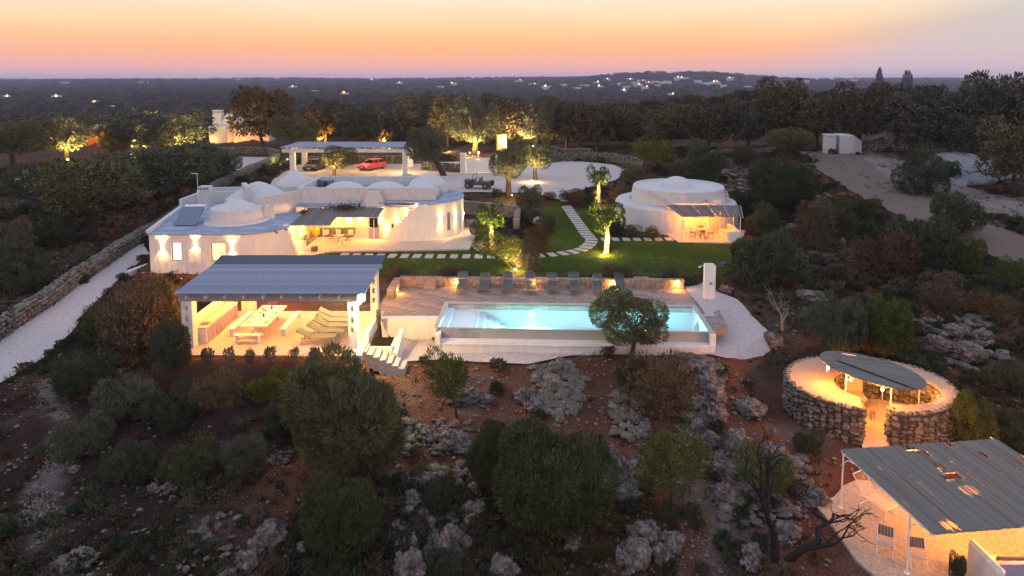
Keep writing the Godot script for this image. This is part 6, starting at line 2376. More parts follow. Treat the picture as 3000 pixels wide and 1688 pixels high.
func garden_lights() -> void:
	var up := Vector3(-0.05, 1, -0.15)
	uplight(Vector3(7.27, 0.62, -52.51), Vector3(0.05, 1, -0.3), 6.0, "very bright spike light at the foot of the lawn citrus tree")
	uplight(Vector3(9.08, 0.8, -72.79), Vector3(0.05, 1, -0.3), 6.0, "bright spike light under the small tree at the top of the lawn")
	uplight(Vector3(2.42, 1.85, -82.76), Vector3(0.05, 1, -0.35), 9.0, "spike light under the bushy olive beside the driveway")
	uplight(Vector3(0, 1.85, -72.35), Vector3(-0.1, 1, -0.3), 5.0, "spike light at the foot of the slim olive by the jeep")
	uplight(Vector3(0.25, 0.62, -48.04), Vector3(-0.35, 1, -0.25), 4.0, "spike light at the foot of the leaning olive above the deck wall")
	uplight(Vector3(-1.74, 0.65, -54.89), Vector3(0.02, 1, -0.25), 5.0, "spike light in the flower bed under the forked citrus tree")
	uplight(Vector3(-22.58, 1.85, -85.03), Vector3(0.05, 1, -0.3), 6.0, "spike light under the white-trunked tree in front of the carport")
	uplight(on(-20.16, -140.85) + Vector3(0.6, 0.4, 2.2), Vector3(0, 1, -0.5), 26.0, "strong spike light against the big pale-trunked tree behind the carport", Color(1.0, 0.78, 0.42), 62)
	uplight(on(-25.05, -134.77) + Vector3(0, 0.4, 3.0), Vector3(0, 1, -0.7), 12.0, "spike light behind the right end of the carport roof", Color(1.0, 0.72, 0.36), 60)
	uplight(on(-36.39, -132.88) + Vector3(0, 0.4, 3.0), Vector3(0, 1, -0.7), 12.0, "spike light behind the left end of the carport roof", Color(1.0, 0.72, 0.36), 60)
	uplight(on(-36.09, -108.91) + Vector3(0, 0.4, 0), Vector3(0, 1, -0.1), 14.0, "spike light in the bushes left of the carport", Color(0.95, 0.95, 0.5), 60)
	uplight(on(-6.89, -114.19) + Vector3(0, 0.4, 3.5), Vector3(0, 1, -0.8), 26.0, "spike light under the tree behind the gate", Color(1.0, 0.86, 0.5), 60)
	uplight(on(3.75, -124.37) + Vector3(0, 0.4, 3.5), Vector3(-0.2, 1, -0.8), 26.0, "spike light under the trees right of the gate pier", Color(1.0, 0.86, 0.5), 60)
	uplight(on(-74.84, -116.55) + Vector3(0, 0.4, 2.5), Vector3(0.1, 1, -0.6), 20.0, "spike light under the left farm olive tree", Color(1.0, 0.88, 0.45), 62)
	uplight(on(-68.58, -125.62) + Vector3(0, 0.4, 3.5), Vector3(0.5, 1, -0.8), 40.0, "spike light under the broad farm olive tree", Color(1.0, 0.88, 0.45), 62)
	uplight(on(-11.67, -122.15) + Vector3(0, 0.4, 3.0), Vector3(0, 1, -0.8), 18.0, "spike light under the brown-tinged tree behind the carport", Color(1.0, 0.86, 0.55), 60)
	uplight(on(-1.77, -117.15) + Vector3(1.2, 0.4, 2.0), Vector3(0.1, 1, -0.8), 20.0, "spike light beside the sandstone gate pier", Color(1.0, 0.86, 0.55), 60)
	uplight(on(-55.66, -117.61) + Vector3(0, 0.4, 2.0), Vector3(0, 1, -0.7), 18.0, "spike light under the right side of the broad farm olive", Color(1.0, 0.86, 0.5), 60)


# ---------------------------------------------------------------- plants

var crowns := {}
var kept: Array = []
var kept_boxes: Array[Rect2] = []


func crown(seed_: int, n: int, leaf: float, slim: float, lobes: int, rise := 0.3, spread := 0.52, core := 0.56) -> ArrayMesh:
	var r := RandomNumberGenerator.new()
	r.seed = seed_
	var L: Array = [[Vector3(0, -0.1, 0), core]]
	for k in lobes:
		var a := TAU * (k + r.randf() * 0.7) / lobes * 1.618
		var y := r.randf_range(-0.55, 0.62)
		var q := sqrt(maxf(0.05, 1.0 - y * y)) * spread
		L.append([Vector3(cos(a) * q, y * 0.72, sin(a) * q), r.randf_range(0.22, 0.46)])
	var total := 0.0
	for l in L:
		total += l[1] * l[1]
	var f := FastNoiseLite.new()
	f.seed = seed_
	f.frequency = 1.1
	f.fractal_octaves = 2
	var v := PackedVector3Array()
	var nn := PackedVector3Array()
	var c := PackedColorArray()
	var ix := PackedInt32Array()
	var made := 0
	var tries := 0
	while made < n and tries < n * 5:
		tries += 1
		var pick := r.randf() * total
		var li := 0
		while li < L.size() - 1 and pick > L[li][1] * L[li][1]:
			pick -= L[li][1] * L[li][1]
			li += 1
		var d := Vector3(r.randfn(), r.randfn(), r.randfn()).normalized()
		var rad: float = L[li][1] * (1.04 - 0.45 * r.randf() * r.randf())
		var p: Vector3 = L[li][0] + d * rad
		var deep := false
		for k in L.size():
			if k != li and p.distance_squared_to(L[k][0]) < L[k][1] * L[k][1] * 0.5:
				deep = true
				break
		if deep and r.randf() < 0.8:
			continue
		var clump := f.get_noise_3dv(p * 2.2)
		if clump < -0.14 and r.randf() < 0.85:
			continue
		var t := (d * 0.75 + Vector3(r.randfn(), r.randfn(), r.randfn()) * 0.5 + Vector3.UP * rise).normalized()
		var s := t.cross(Vector3(r.randfn(), r.randfn(), r.randfn())).normalized()
		var l := leaf * r.randf_range(0.6, 1.35)
		var face := t.cross(s).normalized()
		if face.dot(d) < 0.0:
			face = -face
		var m := (face + d * 0.35).normalized()
		var tone := r.randf_range(0.6, 1.35) * (1.0 + clump * 0.7)
		var col := Color(tone * r.randf_range(0.92, 1.1), tone, tone * r.randf_range(0.85, 1.1))
		var k0 := v.size()
		v.append(p); v.append(p + t * l * 0.5 + s * l * slim); v.append(p + t * l); v.append(p + t * l * 0.45 - s * l * slim)
		for q in 4:
			nn.append(m)
			c.append(col)
		# wind the two triangles to agree with the face normal (clockwise in Godot)
		var g := (v[k0 + 2] - v[k0]).cross(v[k0 + 1] - v[k0])
		if g.dot(face) >= 0.0:
			ix.append_array(PackedInt32Array([k0, k0 + 1, k0 + 2, k0, k0 + 2, k0 + 3]))
		else:
			ix.append_array(PackedInt32Array([k0, k0 + 2, k0 + 1, k0, k0 + 3, k0 + 2]))
		made += 1
	# fit the crown to a unit ball
	var lo := Vector3.ONE * 9.0
	var hi := -lo
	for q in v:
		lo = lo.min(q)
		hi = hi.max(q)
	var half := (hi - lo) * 0.47
	var mid := (hi + lo) / 2.0
	for k in v.size():
		v[k] = (v[k] - mid) / half
	var arr := []
	arr.resize(Mesh.ARRAY_MAX)
	arr[Mesh.ARRAY_VERTEX] = v
	arr[Mesh.ARRAY_NORMAL] = nn
	arr[Mesh.ARRAY_COLOR] = c
	arr[Mesh.ARRAY_INDEX] = ix
	var mesh := ArrayMesh.new()
	mesh.add_surface_from_arrays(Mesh.PRIMITIVE_TRIANGLES, arr)
	return mesh


func crown_of(set_: String, k: int) -> ArrayMesh:
	var key := "%s%d" % [set_, k % 4]
	if not crowns.has(key):
		var s := hash(key) % 10000
		match set_:
			"near": crowns[key] = crown(s, 38000, 0.095, 0.068, 22, 0.6, 0.58, 0.7)
			"feather": crowns[key] = crown(s, 8000, 0.19, 0.06, 13, 0.9, 0.78, 0.42)
			"column": crowns[key] = crown(s, 3000, 0.12, 0.2, 3, 0.8, 0.15, 0.7)
			"lobed": crowns[key] = crown(s, 26000, 0.075, 0.11, 11, 0.4, 0.58)
			"bush": crowns[key] = crown(s, 12000, 0.12, 0.1, 15, 0.6, 0.72, 0.46)
			"tree": crowns[key] = crown(s, 11000, 0.09, 0.16, 18, 0.2, 0.64)
			"citrus": crowns[key] = crown(s, 2600, 0.13, 0.24, 9, 0.1, 0.8, 0.42)
			"airy": crowns[key] = crown(s, 3800, 0.15, 0.1, 15, 0.5, 0.62)
			"wood": crowns[key] = crown(s, 6000, 0.11, 0.2, 16, 0.2, 0.62)
			"small": crowns[key] = crown(s, 420, 0.4, 0.13, 6, 0.8, 0.5)
			_: crowns[key] = crown(s, 420, 0.3, 0.3, 9, 0.15, 0.6)
	return crowns[key]


# kind: [leaf material, crown set, share of the height that is bare trunk, bark, trunk thickness]
const KINDS := {
	"olive": ["leaf_olive", "tree", 0.31, "bark", 0.055],
	"silver": ["leaf_silver", "tree", 0.2, "bark", 0.05],
	"big_olive": ["leaf_olive", "near", 0.04, "bark", 0.05],
	"dark_big": ["leaf_dark", "near", 0.03, "bark", 0.04],
	"pool_olive": ["leaf_olive", "lobed", 0.24, "bark", 0.03],
	"bush": ["leaf_dark", "bush", 0.0, "bark", 0.03],
	"green_bush": ["leaf_fresh", "bush", 0.0, "bark", 0.03],
	"olive_bush": ["leaf_olive", "bush", 0.0, "bark", 0.03],
	"scrub": ["leaf_dark", "feather", 0.0, "bark", 0.02],
	"grey_scrub": ["leaf_olive", "feather", 0.0, "bark", 0.02],
	"dry_bush": ["leaf_brown", "airy", 0.0, "bark", 0.02],
	"red_bush": ["leaf_dry", "airy", 0.0, "bark", 0.02],
	"young": ["leaf_fresh", "airy", 0.22, "bark", 0.014],
	"citrus": ["leaf_citrus", "citrus", 0.42, "pale_bark", 0.055],
	"wood": ["leaf_far", "wood", 0.16, "bark", 0.03],
	"brown_wood": ["leaf_brown", "wood", 0.16, "bark", 0.03],
	"sprig": ["leaf_silver", "small", 0.0, "", 0.0],
	"flowers": ["leaf_flower", "small", 0.0, "", 0.0],
}


func grow(kind: String, x: float, z: float, h: float, w: float, label: String, group := "", lean := Vector2.ZERO, category := "") -> Node3D:
	var K: Array = KINDS[kind]
	var bare: float = K[2]
	var called := "tree" if bare > 0.1 else "bush"
	if kind == "citrus":
		called = "citrus_tree"
	elif kind in ["olive", "silver", "big_olive", "pool_olive"]:
		called = "olive_tree"
	elif kind == "flowers":
		called = "flowering_bush"
	elif kind == "sprig":
		called = "lavender_bush"
	var t := thing(called, label, category if category else ("bush" if called.ends_with("bush") else "tree"), on(x, z, -0.05), 0.0, group)
	var ry := (h - h * bare) / 2.0
	var cy := h - ry
	if bare < 0.02:
		ry = h * 0.56
		cy = h * 0.46
	var tip := Vector3(lean.x, cy, lean.y)
	if K[3]:
		var b := mb()
		var r: float = maxf(0.03, h * K[4])
		var mid := Vector3(lean.x * 0.45 + rng.randf_range(-0.12, 0.12) * h * 0.3, (cy - ry * 0.6) * 0.6, lean.y * 0.45)
		var fork := Vector3(lean.x * 0.8, maxf(cy - ry * 0.55, 0.2), lean.y * 0.8)
		b.tube([Vector3(0, -0.15, 0), Vector3(0, 0.12, 0), mid, fork], [r * 1.5, r * 1.15, r * 0.85, r * 0.75], 9, false)
		for k in 5:
			var a := TAU * k / 5.0 + rng.randf()
			var e := tip + Vector3(cos(a) * w * 0.3, ry * rng.randf_range(-0.1, 0.5), sin(a) * w * 0.3)
			b.tube([fork - Vector3(0, r, 0), fork.lerp(e, 0.5) + Vector3(0, ry * 0.08, 0), e], [r * 0.6, r * 0.4, r * 0.12], 6, false)
		part("trunk", b, M[K[3]], t)
	# a slightly different leaf tone for every third plant
	var shade: String = K[0] + ["", "_warm", "_grey"][rng.randi() % 3]
	if not M.has(shade):
		var m: StandardMaterial3D = M[K[0]].duplicate()
		var l := m.albedo_color.srgb_to_linear()
		m.albedo_color = (l * Color(1.35, 1.15, 0.85) if shade.ends_with("warm") else Color(l.r * 1.1 + 0.006, l.g * 1.02 + 0.006, l.b + 0.006)).linear_to_srgb()
		M[shade] = m
	var o := part("crown", crown_of(K[1], rng.randi()), M[shade], t, tip)
	o.basis = Basis(Vector3.UP, rng.randf() * TAU).scaled_local(Vector3(1, 1, 1))
	o.scale = Vector3(w / 2.0, ry, w / 2.0) * 1.0
	return t


func bare_branches(b: MB, p: Vector3, d: Vector3, l: float, r: float, depth: int, g: RandomNumberGenerator) -> void:
	var m := p + d * l * 0.5 + Vector3(g.randfn(), g.randfn(), g.randfn()) * l * 0.08
	var e := p + d * l + Vector3(g.randfn(), g.randfn(), g.randfn()) * l * 0.06
	b.tube([p, m, e], [r, r * 0.85, r * 0.65], 6 if depth > 2 else 4, false)
	if depth <= 0:
		return
	for k in 2 + (1 if g.randf() < 0.5 else 0):
		var q := (d + Vector3(g.randfn(), g.randfn() * 0.6 + 0.15, g.randfn()) * 0.65).normalized()
		bare_branches(b, e if k else m, q, l * g.randf_range(0.55, 0.8), r * 0.6, depth - 1, g)


func bare_tree(at: Vector3, h: float, label: String, first: Vector3, m: Material, depth := 4, called := "bare_tree") -> void:
	var t := thing(called, label, "dead tree", at)
	var b := mb()
	var g := RandomNumberGenerator.new()
	g.seed = hash(label)
	bare_branches(b, Vector3(0, -0.1, 0), first.normalized(), h * 0.38, h * 0.036, depth, g)
	part("branches", b, m, t)


func trees() -> void:
	# foreground
	grow("big_olive", -7.22, -27.87, 5.54, 5.15, "huge round grey-green olive in front of the right pavilion pillar")
	grow("dark_big", -6.33, -24.04, 3.6, 3.22, "dark leafy shrub below the huge round olive")
	grow("dark_big", 1.62, -25.39, 4.32, 5, "wide dark shrub in the middle of the rocky foreground")
	grow("dark_big", -0.88, -27.68, 3.15, 2.2, "smaller dark shrub growing against the left of the wide foreground shrub")
	grow("young", 6.65, -26.78, 3.28, 3.2, "yellow-green young tree among the foreground rocks left of the round hut")
	grow("young", -2.74, -32.3, 3.8, 2.28, "slender fresh-green young tree in front of the pool wall", "", Vector2(-0.5, 0.1))
	grow("pool_olive", 6.86, -37.49, 3.83, 4.51, "round dark olive standing in front of the right half of the pool")
	grow("dry_bush", 7.47, -33.25, 2.74, 3.74, "loose brownish-green bush on the rocks below the pool olive")
	grow("bush", 6.33, -34.69, 1.72, 1.72, "small dark bush directly below the pool olive's trunk")
	grow("olive_bush", 19.27, -39.13, 3.5, 3.25, "left half of the big lit shrub behind the round hut, olive green")
	grow("green_bush", 21.87, -38.71, 3.26, 3.01, "right half of the big lit shrub behind the round hut, brighter green")
	grow("red_bush", 20.65, -39.07, 2.61, 2.43, "rust-brown dry bush caught in the middle of the big shrub behind the hut")
	grow("bush", 17.83, -47.18, 4.13, 4.48, "dense dark bush at the right edge of the lawn near the small house")
	grow("bush", 13.81, -30.29, 1.29, 1.36, "small green bush at the left foot of the round hut wall")
	grow("green_bush", 21.92, -30.88, 2.66, 2.03, "lamplit yellow-green bush at the right side of the round hut")
	grow("bush", 23.62, -31.33, 1.46, 1.97, "dark bush behind the far right corner of the near pergola")
	grow("bush", 15.87, -22.67, 1.07, 0.55, "small pointed dark shrub beside the masonry bench in the lower right corner")
	grow("young", 10.7, -27.47, 2.3, 2.55, "thin-leaved tree with dark forked trunk left of the near pergola")
	bare_tree(on(10.37, -24.21), 4.2, "dead black olive with a long crooked bough in the lower right foreground", Vector3(0.75, 0.55, 0.1), M.dead_wood, 5)
	bare_tree(on(10.01, -24.22), 4.6, "dark bare forked trunk rising at the left of the dead bough", Vector3(-0.12, 1, 0.0), M.dead_wood, 4)
	bare_tree(on(16.56, -40.47), 2.6, "grey leafless shrub on the red soil right of the pool", Vector3(0.0, 1, 0), M.pale_bark, 5)
	# slope left of and below the pavilion
	grow("olive_bush", -20.42, -38.28, 4.16, 2.58, "lamplit olive bush touching the left side of the pavilion")
	grow("dry_bush", -21.32, -36.88, 4.02, 3.63, "tall brownish bush between the gravel road and the pavilion")
	grow("scrub", -23.63, -38.37, 2.24, 2.78, "dark bush at the edge of the gravel road left of the pavilion")
	grow("bush", -17.47, -33.62, 2.52, 2.1, "dark bush at the foot of the left pavilion pillar")
	grow("scrub", -21.46, -32.91, 2.31, 3.09, "dark scrubby bush at the bend of the gravel road")
	grow("grey_scrub", -18.67, -31.59, 1.89, 3.14, "grey-green bush on the dark slope below the pavilion, left end")
	grow("scrub", -16.13, -30.94, 1.85, 2.76, "dark bush in the middle of the slope below the pavilion")
	grow("dry_bush", -14.09, -31.35, 1.78, 2.46, "dry brownish bush below the lavender row")
	grow("green_bush", -12.16, -32.36, 1.41, 2.2, "lamplit yellow-green bush below the right end of the lavender row")
	grow("grey_scrub", -19.09, -28.9, 1.75, 2.28, "low grey-green bush near the pale gravel trail")
	grow("scrub", -16.21, -27.5, 1.53, 2.18, "dark low bush at the bottom of the pavilion slope")
	grow("scrub", -13.65, -27.47, 1.6, 2.47, "dark spreading bush left of the huge round olive")
	grow("grey_scrub", -11.64, -28.08, 1.63, 1.93, "grey-green bush against the left side of the huge round olive")
	grow("scrub", -10.69, -30.38, 1.83, 1.75, "small dark bush in the shade of the huge round olive")
	grow("bush", -2.49, -23.2, 1.17, 1.87, "low green bush at the bottom edge between grey boulders")
	grow("scrub", -6.7, -23.11, 0.8, 1.86, "low green bush in the bottom edge near three boulders")
	grow("bush", -2.92, -26.14, 1.47, 1.11, "small dark bush beside the pitted grey outcrop")
	grow("bush", 6.31, -25.79, 0.87, 0.82, "small green bush behind the cluster of big boulders")
	grow("bush", -35.06, -47.42, 3.72, 3.65, "dark bush beyond the long dry stone wall on the left")
	grow("dry_bush", -38.44, -51.42, 4.01, 3.42, "brownish bush at the left edge beyond the dry stone wall")
	grow("bush", -41.92, -60, 3.72, 5.2, "dark bush under the leaning olives at the left")
	# lavender row
	var lav := ["leftmost", "second from the left", "third from the left", "fourth from the left", "fifth from the left", "sixth from the left", "rightmost"]
	var lp := [[-17.02, -34.21, 0.63, 0.67], [-15.79, -34.03, 0.66, 0.78], [-14.62, -34.03, 0.66, 0.71], [-13.55, -34.03, 0.62, 0.6], [-12.49, -33.95, 0.73, 0.78], [-11.26, -33.95, 0.66, 0.6], [-10.18, -33.86, 0.69, 0.6]]
	for k in 7:
		grow("sprig", lp[k][0], lp[k][1], lp[k][2] * 1.2, lp[k][3], lav[k] + " lavender clump in the row at the front of the pavilion", "lavender clumps in front of the pavilion")
	# garden
	grow("olive", -0.38, -74.57, 5.57, 4.08, "slim olive with lit trunk beside the parked jeep")
	grow("olive", 2.92, -85.07, 4.87, 4.51, "bushy olive glowing from below at the driveway edge")
	grow("olive", -8.95, -88.7, 6.68, 5.6, "dark olive with a strongly leaning trunk right of the carport", "", Vector2(-2.2, 0.3))
	grow("olive", -22.89, -86.85, 4.27, 4.82, "white-trunked tree in front of the carport between the two cars", "", Vector2(0.6, 0))
	grow("citrus", -1.71, -56.01, 3.76, 2.86, "forked citrus tree lit from below in the flower bed")
	grow("citrus", 7.54, -53.54, 4.26, 3.06, "round bright citrus tree standing on the lawn by the stepping stones")
	grow("citrus", 9.5, -74.35, 4.55, 2.71, "small yellow-lit tree at the top of the lawn")
	grow("olive", 1.86, -65.28, 3.75, 2.92, "dark green small tree at the head of the flower bed")
	grow("young", 0.07, -48.64, 3.14, 3.73, "sparse silvery tree with leaning trunk just above the sunbeds", "", Vector2(-1.0, -0.3))
	grow("olive", 14.13, -79.81, 3.01, 3.15, "round lit bush-like tree at the edge of the turning circle")
	for q in [["bush", [-2.83, -58.46, 1.82, 1.64], "dark bush behind the forked citrus tree"], ["red_bush", [2.04, -53.22, 2.49, 1.9], "reddish feathery shrub in the middle of the flower bed"], ["bush", [3.04, -59.76, 1.85, 1.83], "dark leafy shrub at the lawn edge of the flower bed"], ["dry_bush", [1.12, -48.82, 2.29, 2.12], "brown feathery shrub by the leaning tree above the deck wall"], ["flowers", [-2.63, -54.3, 0.85, 1.39], "white-flowered shrub at the corner of the house patio"], ["flowers", [2.44, -64.04, 0.99, 0.98], "white-flowered shrub below the small dark green tree"], ["flowers", [2.71, -60.43, 1.09, 0.86], "white-flowered shrub at the lawn edge of the flower bed"], ["red_bush", [6.05, -74.69, 1.15, 1.7], "reddish low plant right of the top of the stepping stones"], ["red_bush", [4.16, -74.59, 0.84, 1.51], "reddish low plant left of the top of the stepping stones"], ["dry_bush", [7.14, -74.12, 1.98, 2.25], "olive-brown bush left of the small yellow-lit tree"], ["bush", [8.29, -72.67, 1.86, 1.84], "dark bush under the small yellow-lit tree"], ["dry_bush", [12.15, -74.92, 1.92, 2.66], "dry twiggy bush between the yellow-lit tree and the small house"], ["bush", [9.13, -59.76, 1.92, 1.83], "dark bush touching the lower wall of the small house"], ["dry_bush", [10.54, -59.1, 1.22, 1.81], "thin climbing shrub on the small house wall"], ["dry_bush", [12.21, -58.46, 1.21, 1.49], "twiggy shrub at the front of the small house wall"], ["dry_bush", [-7.98, -47.94, 0.7, 1.47], "dry grass clump at the left end of the lawn above the deck"], ["red_bush", [-4.61, -47.4, 0.74, 1.46], "reddish plant just above the left steps of the deck wall"], ["dry_bush", [-3.77, -47.45, 0.75, 0.97], "pale feathery plant behind the leftmost sunbed"], ["red_bush", [7.52, -47.33, 0.92, 2.18], "reddish feathery plants behind the seventh sunbed"], ["dry_bush", [11.27, -47.28, 0.82, 1.21], "pale feathery plant above the right end of the deck wall"], ["dry_bush", [-8.45, -47.07, 1.48, 0.97], "tall thin grass at the back right corner of the pavilion"]]:
		grow(q[0], q[1][0], q[1][1], maxf(0.5, q[1][2]), q[1][3], q[2])
	grow("young", -7.83, -38.84, 1.65, 0.32, "thin climbing plant growing out of the white planter")
	# left of the house, beyond the wall
	grow("silver", -76.74, -116.77, 8.76, 12.05, "olive by the stone barn, its right side lit yellow from below")
	grow("silver", -61.81, -121.59, 8.92, 17.44, "broad olive in front of the farmhouse lit from below")
	grow("olive", -39.4, -62.89, 7.89, 8.65, "big olive with a bare twisted trunk on the dark field left of the house")
	grow("olive", -35.57, -71.53, 7.72, 10.52, "wide dark olive behind the left house wing and wall")
	grow("olive", -42.6, -75.73, 6.18, 7.68, "dark olive between the two big field olives")
	grow("olive", -49.33, -70.38, 6.12, 6.43, "dark olive at the left edge of the field")
	grow("olive", -36.84, -84.77, 4.73, 6.42, "olive at the corner of the parking place")
	grow("olive", -78.24, -106.27, 8.05, 9.11, "olive cut by the left edge of the picture")
	grow("wood", -68.86, -117.89, 7.13, 5.34, "dark tree between the stone barn and the broad farm olive")
	grow("brown_wood", -50.6, -137.94, 12.42, 13.52, "tall brown-leaved tree right of the farmhouse chimney")
	grow("olive", -40.73, -125.59, 6.94, 9.47, "grey-green olive left behind the carport")
	grow("brown_wood", -36.74, -132.94, 9.47, 8.68, "brown tree behind the left half of the carport roof")
	grow("wood", -29.33, -129.68, 8.85, 9.78, "dark tree behind the middle of the carport roof")
	grow("olive", -27.7, -129.65, 5.48, 5.87, "small grey-green olive just above the carport roof")
	grow("silver", -19.01, -137.66, 10.61, 11.41, "big tree with a floodlit pale trunk behind the carport")
	grow("brown_wood", -12.32, -129.07, 10.22, 7.78, "brown-tinged tree right of the floodlit one")
	grow("silver", -6.32, -114.23, 10.14, 9.77, "olive glowing from below right behind the gate")
	grow("brown_wood", -1.81, -119.91, 10.09, 8.44, "dark brown tree behind the sandstone gate pier")
	grow("silver", 4.22, -119.86, 9.92, 9.04, "tree lit from below right of the sandstone gate pier")
	grow("wood", 9.8, -121.88, 9.16, 8.58, "dark round tree behind the dark parked car")
	grow("brown_wood", 14.8, -117.72, 8.27, 8.88, "dark tree with a thin trunk above the curved pale wall", "", Vector2(0.2, 0))
	grow("young", 19.03, -91.56, 4.96, 5.54, "half bare greyish tree at the right end of the curved wall")
	# right slope
	grow("bush", 23.26, -80.06, 4.15, 3.96, "round dark bush on the slope behind the small house dome")
	grow("olive_bush", 27.15, -98.93, 3.4, 2.99, "small pale bush behind the round dark slope bush")
	grow("dark_big", 25.88, -64.53, 5.67, 6.71, "large dark round bush at the foot of the earth track")
	grow("olive", 38.95, -95.3, 4.47, 6.24, "dark olive beside the white cistern")
	grow("bush", 45.68, -75.42, 4.83, 5.65, "dark round bush in front of the white rubble heap")
	grow("bush", 52.03, -80.48, 2.46, 2.44, "small dark bush on top of the white rubble heap")
	grow("dry_bush", 25.16, -55.73, 3.94, 3.41, "brownish bush on the slope right of the small house")
	grow("bush", 28.09, -58.69, 3.39, 3.59, "dark bush crossing the earth track from the left")
	grow("bush", 32.65, -62.4, 2.15, 2.54, "small spiky dark bush on the earth track")
	grow("bush", 30.66, -50.31, 3.53, 5.01, "wide dark bush on the right slope below the track")
	grow("bush", 37.31, -56.35, 3.77, 4.02, "dark bush at the right bend of the earth track")
	grow("red_bush", 27.05, -48.45, 3.61, 4.47, "wide rust-brown thicket on the right slope")
	grow("green_bush", 33.56, -49.1, 2.69, 2.26, "fresh green small tree on the right slope")
	grow("young", 34.12, -45.44, 2.69, 1.87, "small young tree with dark trunk near the right edge")
	grow("bush", 22.38, -60.21, 2.95, 3.07, "dark bush directly right of the small house shade")
	grow("bush", 23.16, -67.12, 2.07, 2.04, "small dark bush behind the right side of the small house")
	grow("dry_bush", 28.28, -43.6, 2.3, 3.37, "low brown bush on the rocky right slope")
	grow("bush", 23.11, -37.35, 1.61, 2.72, "dark bush behind the round hut's roof on the right")
	grow("bush", 26.29, -34.78, 1.51, 2.18, "dark bush at the right edge above the round hut")
	grow("dry_bush", 30.61, -42.41, 1.8, 2.62, "brown bush at the right edge of the rocky slope")
	grow("dry_bush", 21.26, -85.94, 2.19, 2.6, "low dry bush between the curved wall and the small house")
	grow("bush", 31.76, -92.73, 2.58, 2.8, "dark bush along the low pale hillside wall")
	# right skyline
	var sky := [["wood", [12.31, -122.46, 7.37, 9.23]], ["wood", [20.1, -121.25, 7.18, 9.14]], ["wood", [26.21, -113.36, 7.74, 9.12]], ["brown_wood", [31.8, -110.01, 7.73, 8.85]], ["wood", [37.94, -109.36, 8.34, 8.8]], ["wood", [43.25, -109.63, 11.5, 9.37]], ["wood", [47.78, -106.23, 8.88, 8.54]], ["brown_wood", [52.32, -102.05, 10.21, 9.23]], ["wood", [55.17, -97.12, 9.82, 8.3]], ["wood", [56.95, -95.19, 7.49, 9.09]], ["wood", [61.39, -93.94, 9.13, 8.5]], ["wood", [66.43, -94.04, 11.13, 9.46]], ["wood", [69.7, -93.3, 10.09, 7.04]], ["wood", [55.66, -74.86, 8.33, 7.57]], ["wood", [60.67, -89.26, 6.29, 6.74]]]
	var look := ["behind the dark parked car", "behind the curved pale wall", "behind the right end of the curved wall", "right of the curved wall, brown-leaved", "left of the tall oak on the skyline", "tall and dense, rising above the town lights on the skyline", "just left of the palm-like pine", "brown-leaved, below the two cypresses", "under the right-hand cypress", "wide and pale, behind the long grey stone wall", "behind the right half of the long grey wall", "tallest on the right skyline", "cut by the right edge at the skyline", "cut by the right edge, low behind the rubble heap", "low, directly behind the rubble heap"]
	for k in sky.size():
		var q = sky[k][1]
		grow(sky[k][0], q[0], q[1], q[2], q[3], "dark woodland tree " + look[k], "trees along the right skyline")
	for k in 2:
		var q: Array = [[416.66, -778.63, 38.61, 9.33], [444.63, -771.86, 35.99, 11.56]][k]
		var t := thing("cypress", ["slim pointed cypress, left of two on the skyline", "wider pointed cypress, right of two on the skyline"][k], "tree", on(q[0], q[1]))
		var o := part("crown", crown_of("column", k), M.leaf_far, t, Vector3(0, q[2] * 0.5, 0))
		o.scale = Vector3(q[3] * 0.55, q[2] * 0.52, q[3] * 0.55)
		var b := mb()
		b.tube([Vector3.ZERO, Vector3(0, q[2] * 0.5, 0)], [0.2, 0.1], 6)
		part("trunk", b, M.bark, t)
	var pq := [374.66, -787.58, 28.94, 23.59]
	var pt := thing("pine_tree", "palm-like dark pine standing on the skyline left of the cypresses", "tree", on(pq[0], pq[1]))
	var pb := mb()
	for k in 26:
		var a := k * 2.4
		var y: float = lerpf(0.3, 1.0, k / 25.0) * pq[2]
		var l: float = pq[3] * 0.55 * (1.15 - k / 30.0)
		for s in 14:
			var c := Vector3(cos(a) * l * s / 14.0, y + 0.3 * sin(s * 0.35), sin(a) * l * s / 14.0)
			pb.col = Color.WHITE * rng.randf_range(0.6, 1.2)
			pb.tri(c + Vector3(-0.25, -0.1, 0.2), c + Vector3(cos(a) * 0.8, 0.5, sin(a) * 0.8), c + Vector3(0.25, -0.1, -0.2))
	part("crown", pb, M.leaf_far, pt)
	var ptk := mb()
	ptk.tube([Vector3.ZERO, Vector3(0, pq[2] * 0.95, 0)], [0.25, 0.1], 7)
	part("trunk", ptk, M.bark, pt)


func rk(x: float, z: float, h: float, w: float, label: String, tint := Color(0.36, 0.34, 0.34), k := -1) -> void:
	var key := "rock%d" % (rng.randi() % 7 if k < 0 else k)
	if not crowns.has(key):
		var r := RandomNumberGenerator.new()
		r.seed = hash(key)
		var b := lump(r, 4, 0.42, 1.0)
		var f := FastNoiseLite.new()
		f.frequency = 1.6
		f.fractal_octaves = 4
		for e in b.c.size():
			var t := 1.0 + 0.9 * f.get_noise_3dv(b.v[e])
			b.c[e] = Color(0.3, 0.25, 0.22) * t
		crowns[key] = b.mesh()
	var o := single("boulder", crowns[key], M.rock, label, "boulder", on(x, z, h * 0.06))
	o.rotation = Vector3(rng.randf_range(-0.2, 0.2), rng.randf() * TAU, rng.randf_range(-0.2, 0.2))
	o.scale = Vector3(w * 0.52, h * 0.62, w * 0.42)


